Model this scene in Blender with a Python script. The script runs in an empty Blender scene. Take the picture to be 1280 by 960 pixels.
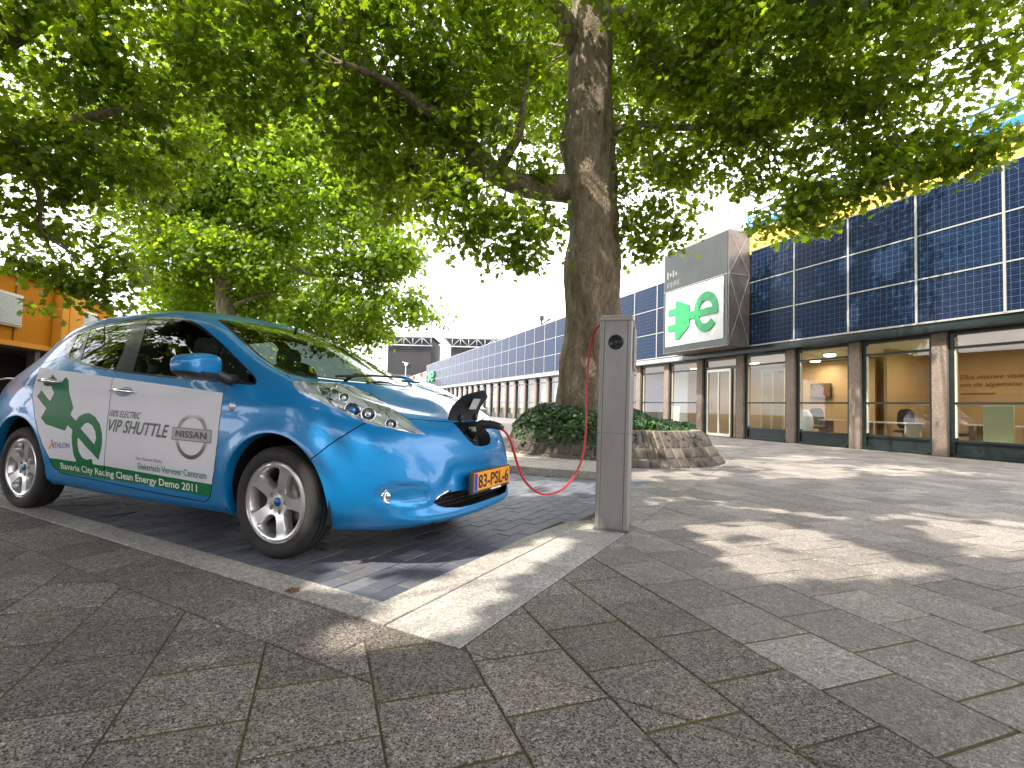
# Street scene: blue electric car charging under plane trees beside a low building clad in solar panels
import bpy, bmesh, math, random, time
import numpy as np
from mathutils import Vector, Matrix
from mathutils.geometry import delaunay_2d_cdt
from mathutils.bvhtree import BVHTree
random.seed(7); rng = np.random.default_rng(7)
PI = math.pi
SC = bpy.context.scene
COL = SC.collection
T0 = time.time()

# ---------------------------------------------------------------- object helpers
def tag(o, label=None, cat=None, group=None, kind=None):
    if label: o['label'] = label
    if cat: o['category'] = cat
    if group: o['group'] = group
    if kind: o['kind'] = kind
    return o
def empty(name, loc=(0, 0, 0), rz=0., parent=None):
    o = bpy.data.objects.new(name, None); COL.objects.link(o)
    o.location = loc; o.rotation_euler = (0, 0, rz); o.empty_display_size = .2
    if parent: o.parent = parent
    return o
def mesh_obj(name, V, F, mats, parent=None, midx=None, smooth=False, normals=None, loc=None):
    me = bpy.data.meshes.new(name)
    V = np.asarray(V, float).reshape(-1, 3)
    if isinstance(F, np.ndarray):
        n, k = F.shape
        me.vertices.add(len(V)); me.vertices.foreach_set('co', V.ravel())
        me.loops.add(n*k); me.loops.foreach_set('vertex_index', F.astype(np.int32).ravel())
        me.polygons.add(n); me.polygons.foreach_set('loop_start', np.arange(0, n*k, k, dtype=np.int32))
        me.update(calc_edges=True)
    else:
        me.from_pydata([tuple(v) for v in V], [], [tuple(int(i) for i in f) for f in F]); me.update()
    for m in (mats if isinstance(mats, (list, tuple)) else [mats]): me.materials.append(m)
    if midx is not None: me.polygons.foreach_set('material_index', np.asarray(midx, dtype=np.int32))
    if smooth: me.polygons.foreach_set('use_smooth', np.ones(len(me.polygons), dtype=bool))
    if normals is not None: me.normals_split_custom_set_from_vertices([tuple(n) for n in normals])
    o = bpy.data.objects.new(name, me); COL.objects.link(o)
    if parent: o.parent = parent
    if loc is not None: o.location = loc
    return o
def copy_tree(o, parent=None):
    c = o.copy(); COL.objects.link(c)
    if parent: c.parent = parent
    for ch in list(o.children): copy_tree(ch, c)
    return c
class MB:
    def __init__(s): s.V = []; s.F = []; s.M = []; s.S = []
    def add(s, V, F, m=0, sm=False):
        b = len(s.V); s.V += [tuple(v) for v in V]
        for f in F: s.F.append([b+i for i in f]); s.M.append(m); s.S.append(sm)
        return s
    def box(s, c, d, rz=0., m=0, bev=0., R=None):
        """box centred on c with full size d; optional chamfer of its edges"""
        bm = bmesh.new(); bmesh.ops.create_cube(bm, size=1)
        for v in bm.verts: v.co = Vector((v.co.x*d[0], v.co.y*d[1], v.co.z*d[2]))
        if bev: bmesh.ops.bevel(bm, geom=bm.edges[:], offset=min(bev, min(d)*.45), segments=2, affect='EDGES', profile=.6)
        Q = R if R is not None else Matrix.Rotation(rz, 3, 'Z')
        bm.verts.ensure_lookup_table()
        V = [Q@v.co+Vector(c) for v in bm.verts]; F = [[v.index for v in f.verts] for f in bm.faces]
        bm.free(); return s.add(V, F, m, bool(bev))
    def tube(s, P, r, n=8, m=0, cap=True, sq=None):
        P = [Vector(p) for p in P]; k = len(P); rs = r if isinstance(r, (list, tuple, np.ndarray)) else [r]*k
        V = []; F = []; up = None
        for i, p in enumerate(P):
            t = (P[min(i+1, k-1)]-P[max(i-1, 0)]).normalized()
            if up is None: up = t.orthogonal().normalized()
            else: up = (up-t*up.dot(t)).normalized()
            b = t.cross(up)
            for j in range(n):
                a = 2*PI*j/n; V.append(p+(up*math.cos(a)+b*math.sin(a))*rs[i])
        for i in range(k-1):
            for j in range(n): F.append([i*n+j, i*n+(j+1) % n, (i+1)*n+(j+1) % n, (i+1)*n+j])
        if cap: F.append(list(range(n))[::-1]); F.append([(k-1)*n+j for j in range(n)])
        return s.add(V, F, m, True)
    def lathe(s, prof, n=32, m=0, C=(0, 0, 0), R=None, close=False):
        """profile of (radius, height) turned about local z"""
        V = []; F = []; k = len(prof); C = Vector(C); R = R or Matrix.Identity(3)
        for r, h in prof:
            for j in range(n):
                a = 2*PI*j/n; V.append(R@Vector((r*math.cos(a), r*math.sin(a), h))+C)
        for i in range(k-1 if not close else k):
            for j in range(n): F.append([i*n+j, i*n+(j+1) % n, ((i+1) % k)*n+(j+1) % n, ((i+1) % k)*n+j])
        return s.add(V, F, m, True)
    def sell(s, c, d, e=.5, nu=20, nv=12, m=0, R=None, fn=None):
        """superellipsoid, half sizes d, squareness e (1 = ellipsoid)"""
        V = []; F = []; c = Vector(c); R = R or Matrix.Identity(3)
        sp = lambda x: math.copysign(abs(x)**e, x)
        for i in range(nv+1):
            ph = -PI/2+PI*i/nv
            for j in range(nu):
                th = 2*PI*j/nu
                p = Vector((d[0]*sp(math.cos(ph))*sp(math.cos(th)), d[1]*sp(math.cos(ph))*sp(math.sin(th)), d[2]*sp(math.sin(ph))))
                if fn: p = fn(p)
                V.append(R@p+c)
        for i in range(nv):
            for j in range(nu): F.append([i*nu+j, i*nu+(j+1) % nu, (i+1)*nu+(j+1) % nu, (i+1)*nu+j])
        return s.add(V, F, m, True)
    def prism(s, poly, a, b, m=0, sm=False, fr=None):
        """poly: 2-D ccw outline, extruded from height a to b; fr maps (x, y, h) to 3-D"""
        fr = fr or (lambda x, y, h: (x, y, h)); n = len(poly)
        V = [fr(x, y, a) for x, y in poly]+[fr(x, y, b) for x, y in poly]
        F = [list(range(n))[::-1], [n+i for i in range(n)]]+[[i, (i+1) % n, n+(i+1) % n, n+i] for i in range(n)]
        return s.add(V, F, m, sm)
    def build(s, name, mats, parent=None, loc=None, smooth=None):
        o = mesh_obj(name, s.V, s.F, mats, parent, s.M, loc=loc)
        o.data.polygons.foreach_set('use_smooth', [bool(x) if smooth is None else smooth for x in s.S])
        return o
def autosmooth(o, ang=35):
    """sharp edges above an angle, smooth elsewhere"""
    bm = bmesh.new(); bm.from_mesh(o.data)
    for e in bm.edges:
        if len(e.link_faces) == 2 and e.calc_face_angle(0) > math.radians(ang): e.smooth = False
    for f in bm.faces: f.smooth = True
    bm.to_mesh(o.data); bm.free(); return o
def bevel_mod(o, w=.005, seg=2):
    m = o.modifiers.new('bevel', 'BEVEL'); m.width = w; m.segments = seg; m.limit_method = 'ANGLE'; m.angle_limit = .6; return o

# ---------------------------------------------------------------- material helpers
class NT:
    def __init__(s, name):
        s.mat = bpy.data.materials.new(name); s.mat.use_nodes = True; s.t = s.mat.node_tree; s.n = s.t.nodes; s.l = s.t.links
        s.bsdf = s.n['Principled BSDF']; s.out = s.n['Material Output']; s._tc = None
    def node(s, ty, **kw):
        n = s.n.new(ty)
        for k, v in kw.items():
            if k.startswith('i_'):
                key = k[2:].replace('_', ' ')
                s.set(n, key, v)
            elif k.startswith('n_'): s.set(n, int(k[2:]), v)
            else: setattr(n, k, v)
        return n
    def set(s, n, key, v):
        sock = n.inputs[key]
        if isinstance(v, bpy.types.NodeSocket): s.l.new(v, sock)
        elif isinstance(v, bpy.types.Node): s.l.new(v.outputs[0], sock)
        else:
            if isinstance(v, (tuple, list)) and len(v) == 3 and sock.type == 'RGBA': v = (*v, 1)
            sock.default_value = v
    def P(s, **kw):
        for k, v in kw.items(): s.set(s.bsdf, k.replace('_', ' '), v)
        return s
    def tc(s, w='Object'):
        if s._tc is None: s._tc = s.n.new('ShaderNodeTexCoord')
        return s._tc.outputs[w]
    def math(s, op, a, b=0., c=None, clamp=False):
        n = s.n.new('ShaderNodeMath'); n.operation = op; n.use_clamp = clamp; s.set(n, 0, a); s.set(n, 1, b)
        if c is not None: s.set(n, 2, c)
        return n.outputs[0]
    def noise(s, scale, detail=4, rough=.6, vec=None, w='Object', dist=0., out=0):
        n = s.n.new('ShaderNodeTexNoise'); s.set(n, 'Vector', vec if vec is not None else s.tc(w)); s.set(n, 'Scale', scale); s.set(n, 'Detail', detail); s.set(n, 'Roughness', rough); s.set(n, 'Distortion', dist)
        return n.outputs[out]
    def voro(s, scale, feat='F1', vec=None, out=0, rnd=1., w='Object'):
        n = s.n.new('ShaderNodeTexVoronoi'); n.feature = feat; s.set(n, 'Vector', vec if vec is not None else s.tc(w)); s.set(n, 'Scale', scale); s.set(n, 'Randomness', rnd)
        return n.outputs[out]
    def ramp(s, f, stops, interp='LINEAR'):
        n = s.n.new('ShaderNodeValToRGB'); n.color_ramp.interpolation = interp; s.set(n, 0, f)
        e = n.color_ramp.elements
        while len(e) > 1: e.remove(e[0])
        for i, (p, c) in enumerate(stops):
            if not isinstance(c, (tuple, list)): c = (c, c, c)
            x = e[0] if i == 0 else e.new(p)
            x.position = p; x.color = (*c, 1)
        return n.outputs[0]
    def mix(s, f, a, b, mode='MIX'):
        n = s.n.new('ShaderNodeMix'); n.data_type = 'RGBA'; n.blend_type = mode
        for i, v in ((0, f), (6, a), (7, b)): s.set(n, i, v)
        return n.outputs[2]
    def attr(s, name, out='Color'):
        n = s.n.new('ShaderNodeAttribute'); n.attribute_name = name; return n.outputs[out]
    def bump(s, h, strength=.3, dist=.01, normal=None):
        n = s.n.new('ShaderNodeBump'); s.set(n, 'Height', h); s.set(n, 'Strength', strength); s.set(n, 'Distance', dist)
        if normal is not None: s.set(n, 'Normal', normal)
        s.set(s.bsdf, 'Normal', n.outputs[0]); return n.outputs[0]
    def mapping(s, scale=(1, 1, 1), rot=(0, 0, 0), loc=(0, 0, 0), vec=None):
        n = s.n.new('ShaderNodeMapping'); s.set(n, 'Vector', vec if vec is not None else s.tc()); n.inputs['Scale'].default_value = scale; n.inputs['Rotation'].default_value = rot; n.inputs['Location'].default_value = loc
        return n.outputs[0]
    def sep(s, vec):
        n = s.n.new('ShaderNodeSeparateXYZ'); s.set(n, 0, vec); return n.outputs
def simple(name, col, rough=.5, metal=0., spec=.5, coat=0., var=0., vscale=6., bump=0., bscale=80.):
    t = NT(name); c = (*col, 1)
    if var:
        f = t.noise(vscale, 5, .65)
        d = tuple(max(0, x*(1-var)) for x in col); l = tuple(x*(1+var) for x in col)
        c = t.ramp(f, [(.3, d), (.7, l)])
    t.P(Base_Color=c, Roughness=rough, Metallic=metal, Coat_Weight=coat); t.set(t.bsdf, 'Specular IOR Level', spec)
    if bump: t.bump(t.noise(bscale, 4, .6), bump, .004)
    return t.mat
def glass(name, tint=(.75, .82, .8), ior=1.5, refl_boost=0., rough=0.):
    """thin clear pane: light passes straight on, surface reflects by its angle"""
    t = NT(name); t.n.remove(t.bsdf)
    tr = t.node('ShaderNodeBsdfTransparent'); tr.inputs[0].default_value = (*tint, 1)
    gl = t.node('ShaderNodeBsdfGlossy'); gl.inputs['Roughness'].default_value = rough; gl.inputs['Color'].default_value = (1, 1, 1, 1)
    fr = t.node('ShaderNodeFresnel'); fr.inputs['IOR'].default_value = ior
    ge = t.node('ShaderNodeNewGeometry')
    f = t.math('MULTIPLY', t.math('ADD', fr.outputs[0], refl_boost, clamp=True), t.math('SUBTRACT', 1., ge.outputs['Backfacing']))
    mx = t.node('ShaderNodeMixShader'); t.l.new(f, mx.inputs[0]); t.l.new(tr.outputs[0], mx.inputs[1]); t.l.new(gl.outputs[0], mx.inputs[2]); t.l.new(mx.outputs[0], t.out.inputs[0])
    return t.mat
def text_mesh(body, bold=0., shear=0., space=1., res=3):
    """built-in font outline as flat triangles: (verts Nx2, faces, width, cap height)"""
    cu = bpy.data.curves.new('writing', 'FONT'); cu.body = body; cu.size = 1; cu.offset = bold; cu.shear = shear; cu.space_character = space; cu.resolution_u = res
    o = bpy.data.objects.new('writing', cu); COL.objects.link(o)
    bpy.context.view_layer.update()
    me = o.evaluated_get(bpy.context.evaluated_depsgraph_get()).to_mesh()
    V = np.array([v.co[:2] for v in me.vertices]); F = [list(p.vertices) for p in me.polygons]
    bpy.data.objects.remove(o); bpy.data.curves.remove(cu)
    return V, F, V[:, 0].min(), V[:, 0].max(), V[:, 1].max()
def pip(px, py, poly):
    """vectorised point in polygon"""
    inside = np.zeros(px.shape, bool); n = len(poly); j = n-1
    for i in range(n):
        xi, yi = poly[i]; xj, yj = poly[j]
        c = ((yi > py) != (yj > py)) & (px < (xj-xi)*(py-yi)/(yj-yi+1e-15)+xi)
        inside ^= c; j = i
    return inside
# ---------------------------------------------------------------- camera
cam = bpy.data.cameras.new('camera'); co = bpy.data.objects.new('camera', cam); COL.objects.link(co)
cam.sensor_fit = 'HORIZONTAL'; cam.sensor_width = 36; cam.lens = 637.8/1280*36; cam.clip_start = .05; cam.clip_end = 3000
_p, _r = math.radians(2.58), math.radians(1.61)
_M = Matrix(((math.cos(_r), -math.sin(_r), 0), (math.sin(_r), math.cos(_r), 0), (0, 0, 1)))@Matrix(((1, 0, 0), (0, math.cos(_p), math.sin(_p)), (0, -math.sin(_p), math.cos(_p))))@Matrix(((1, 0, 0), (0, 0, -1), (0, 1, 0)))
_R = Matrix((_M[0], -_M[1], -_M[2])).transposed()
co.matrix_world = Matrix.Translation((0, 0, .892))@_R.to_4x4()
SC.camera = co

def at(px, py, depth):
    """world point seen at (px, py) of the 1280 x 960 photograph, at a distance measured along the view axis"""
    d = Vector(((px-640)/637.8, (py-480)/637.8, 1.))
    q = Vector((0, 0, 0))
    for k in range(3): q += Vector(_M[k])*d[k]
    return Vector((0, 0, .892))+q*depth
# ---------------------------------------------------------------- car body surface: bicubic B-spline net, 17 stations x 12 waterlines
NET_X = np.array([
[-3.36,-3.34,-3.28,-3.12,-2.85,-2.5,-2.1,-1.6,-1.1,-.6,-.15,.22,.52,.73,.83,.885,.90],
[-3.42,-3.40,-3.33,-3.15,-2.86,-2.5,-2.1,-1.6,-1.1,-.6,-.15,.22,.54,.77,.88,.935,.95],
[-3.48,-3.46,-3.38,-3.18,-2.87,-2.5,-2.1,-1.6,-1.1,-.6,-.15,.22,.54,.775,.895,.955,.97],
[-3.50,-3.48,-3.40,-3.20,-2.87,-2.5,-2.1,-1.6,-1.1,-.6,-.15,.22,.53,.765,.875,.93,.945],
[-3.50,-3.47,-3.39,-3.20,-2.87,-2.5,-2.1,-1.6,-1.1,-.6,-.15,.22,.51,.735,.83,.89,.905],
[-3.47,-3.44,-3.37,-3.19,-2.87,-2.5,-2.1,-1.6,-1.1,-.6,-.15,.19,.46,.67,.785,.855,.87],
[-3.38,-3.36,-3.28,-3.10,-2.83,-2.5,-2.1,-1.6,-1.12,-.66,-.24,.10,.36,.56,.71,.79,.815],
[-3.25,-3.22,-3.12,-2.96,-2.75,-2.47,-2.1,-1.64,-1.19,-.76,-.36,.0,.26,.46,.64,.76,.81],
[-3.12,-3.09,-3.00,-2.86,-2.67,-2.42,-2.08,-1.67,-1.26,-.85,-.46,-.08,.17,.37,.55,.67,.72],
[-3.12,-3.08,-2.96,-2.76,-2.52,-2.30,-2.02,-1.68,-1.28,-.87,-.47,-.09,.12,.28,.44,.56,.60],
[-3.10,-3.00,-2.82,-2.60,-2.38,-2.2,-1.98,-1.68,-1.27,-.84,-.41,.01,.19,.29,.39,.47,.50],
[-3.09,-2.94,-2.75,-2.52,-2.32,-2.16,-1.95,-1.66,-1.26,-.82,-.37,.06,.23,.30,.35,.39,.41]])
NET_Y = np.array([
[0,.42,.66,.77,.80,.81,.81,.81,.81,.81,.81,.80,.73,.58,.39,.19,0],
[0,.45,.71,.825,.855,.86,.86,.855,.855,.86,.865,.86,.795,.635,.43,.21,0],
[0,.46,.74,.86,.885,.89,.885,.88,.88,.885,.895,.90,.845,.68,.46,.225,0],
[0,.46,.74,.86,.895,.90,.895,.89,.89,.895,.905,.905,.85,.685,.465,.23,0],
[0,.46,.73,.85,.89,.895,.89,.885,.885,.89,.90,.90,.845,.68,.46,.23,0],
[0,.44,.69,.81,.86,.875,.872,.868,.868,.87,.875,.87,.80,.66,.46,.23,0],
[0,.42,.64,.745,.80,.825,.82,.815,.815,.815,.82,.815,.74,.60,.42,.21,0],
[0,.37,.55,.655,.71,.735,.735,.735,.735,.735,.74,.745,.67,.54,.38,.19,0],
[0,.32,.50,.575,.61,.63,.64,.645,.65,.66,.685,.70,.61,.49,.345,.17,0],
[0,.26,.41,.465,.495,.51,.52,.53,.54,.56,.585,.59,.50,.40,.29,.14,0],
[0,.14,.22,.24,.255,.262,.27,.275,.28,.285,.29,.29,.25,.2,.14,.07,0],
[0]*17])
NET_Z = np.array([
[.29,.29,.27,.25,.235,.225,.215,.20,.20,.20,.20,.20,.19,.195,.215,.24,.25],
[.33,.33,.31,.28,.255,.25,.25,.25,.25,.25,.25,.25,.24,.235,.245,.265,.275],
[.42,.42,.42,.41,.40,.40,.40,.40,.40,.40,.40,.40,.38,.365,.36,.36,.36],
[.60,.60,.60,.60,.60,.60,.60,.60,.60,.60,.60,.60,.57,.54,.52,.51,.51],
[.78,.78,.79,.80,.80,.80,.80,.79,.78,.77,.77,.76,.72,.68,.655,.64,.64],
[.90,.91,.93,.95,.965,.965,.955,.935,.92,.905,.90,.88,.83,.78,.74,.715,.705],
[1.0,1.01,1.03,1.055,1.085,1.09,1.08,1.045,1.015,.995,.985,.975,.93,.855,.79,.76,.75],
[1.18,1.18,1.18,1.19,1.22,1.25,1.26,1.25,1.24,1.20,1.11,1.045,.97,.885,.83,.80,.79],
[1.36,1.36,1.36,1.375,1.415,1.44,1.455,1.465,1.455,1.375,1.195,1.03,.965,.895,.85,.83,.82],
[1.445,1.455,1.475,1.515,1.545,1.555,1.552,1.56,1.545,1.43,1.225,1.03,.975,.93,.90,.88,.87],
[1.47,1.50,1.53,1.565,1.585,1.59,1.585,1.59,1.572,1.46,1.255,1.06,1.0,.97,.945,.93,.925],
[1.48,1.51,1.545,1.575,1.59,1.598,1.593,1.598,1.58,1.47,1.265,1.065,1.01,.99,.965,.955,.95]])
def _pad():
    P = np.stack([NET_X, NET_Y, NET_Z], -1)          # [j, i, 3]
    m = np.array([1, -1, 1.])
    P = np.concatenate([P[:, 1:2]*m, P, P[:, -2:-1]*m], 1)
    P = np.concatenate([2*P[:1]-P[1:2], P, P[-2:-1]*m], 0)
    return P
NETP = _pad()
def _bs(t, d=0):
    if d == 0: return np.stack([(1-t)**3, 3*t**3-6*t**2+4, -3*t**3+3*t**2+3*t+1, t**3], -1)/6
    return np.stack([-3*(1-t)**2, 9*t**2-12*t, -9*t**2+6*t+3, 3*t**2], -1)/6
def surf0(u, v, du=0, dv=0):
    u = np.asarray(u, float); v = np.asarray(v, float)
    iu = np.clip(np.floor(u).astype(int), 0, 15); iv = np.clip(np.floor(v).astype(int), 0, 10)
    bu = _bs(u-iu, du); bv = _bs(v-iv, dv)
    out = np.zeros(u.shape+(3,))
    for a in range(4):
        for b in range(4):
            out += (bv[..., a]*bu[..., b])[..., None]*NETP[iv+a, iu+b]
    return out
def nrm0(u, v):
    u = np.clip(u, .002, 15.998); v = np.clip(v, 0, 10.998)
    n = np.cross(surf0(u, v, 0, 1), surf0(u, v, 1, 0))
    n /= np.linalg.norm(n, axis=-1)[..., None]+1e-12
    return n
def sstep(a, b, x):
    t = np.clip((x-a)/(b-a), 0, 1); return t*t*(3-2*t)
def disp(P):
    x, y, z = P[..., 0], np.abs(P[..., 1]), P[..., 2]
    d = np.zeros(x.shape)
    fr = sstep(.3, .5, x)
    # hollow round the number plate and the lower intake, lip below it
    w = .44+.10*(1-sstep(.36, .56, z))
    d -= .035*fr*(1-sstep(w-.13, w, y))*(1-sstep(.50, .60, z))*sstep(.29, .34, z)
    d += .028*fr*np.exp(-((z-.262)/.040)**2)*(1-sstep(.55, .75, y))
    # fog lamp scoop
    q = ((y-.645)/.13)**2+((z-.400)/.070)**2
    d -= .022*fr*(1-sstep(.05, 1.0, q))
    # side crease under the belt and the swage low on the doors
    sd = sstep(-3.0, -2.6, x)*(1-sstep(.1, .4, x))
    d += .006*sd*np.exp(-((z-(.90-.03*(x+1.3)))/.035)**2)
    d -= .010*sd*np.exp(-((z-.36)/.06)**2)*sstep(-2.4,-2.2,x)*(1-sstep(-.5,-.3,x))
    # bulged wheel arch lips
    for cx, cz, r in ((.02, .33, .385), (-2.68, .33, .395)):
        rr = np.hypot(x-cx, z-cz)
        d += .010*np.exp(-((rr-r)/.05)**2)*sstep(.6, .75, y)
    # headlamp pods standing proud of the bonnet
    t = np.clip((.95-x)/1.0, 0, 1)
    return d
def surf(u, v):
    P = surf0(u, v); return P+nrm0(u, v)*disp(P)[..., None]
def nrm(u, v, e=.01):
    u = np.clip(u, .002, 15.998); v = np.clip(v, .001, 10.998)
    u0, u1 = np.clip(u-e, 0, 16), np.clip(u+e, 0, 16); v0, v1 = np.clip(v-e, 0, 11), np.clip(v+e, 0, 11)
    n = np.cross(surf(u, v1)-surf(u, v0), surf(u1, v)-surf(u0, v))
    return n/(np.linalg.norm(n, axis=-1)[..., None]+1e-15)
_GU, _GV = np.meshgrid(np.linspace(0, 16, 321), np.linspace(0, 11, 221), indexing='ij')
_GP = surf(_GU, _GV); _GN = nrm0(_GU, _GV)
def inv(pt, d, us=(0, 16), vs=(0, 11)):
    """(u, v) of the surface point that the line pt + t d meets (d looks into the body)."""
    pt = np.asarray(pt, float); d = np.asarray(d, float)/np.linalg.norm(d)
    e1 = np.cross(d, [0.12, .31, .9]); e1 /= np.linalg.norm(e1); e2 = np.cross(d, e1)
    q = _GP-pt; D = (q@e1)**2+(q@e2)**2
    D = D+(_GN@d > .05)*9+((_GU < us[0])|(_GU > us[1])|(_GV < vs[0])|(_GV > vs[1]))*9
    k = np.unravel_index(np.argmin(D), D.shape); u, v = _GU[k], _GV[k]
    for _ in range(12):
        r = surf(u, v)-pt; r = np.array([r@e1, r@e2]); h = 1e-4
        a = (surf(min(u+h,16), v)-surf(min(u+h,16)-h, v))/h; b = (surf(u, min(v+h,11))-surf(u, min(v+h,11)-h))/h
        J = np.array([[a@e1, b@e1], [a@e2, b@e2]])
        s = -np.linalg.solve(J.T@J+1e-9*np.eye(2), J.T@r); s = np.clip(s, -.4, .4)
        u = float(np.clip(u+s[0], us[0], us[1])); v = float(np.clip(v+s[1], vs[0], vs[1]))
    return u, v
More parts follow.
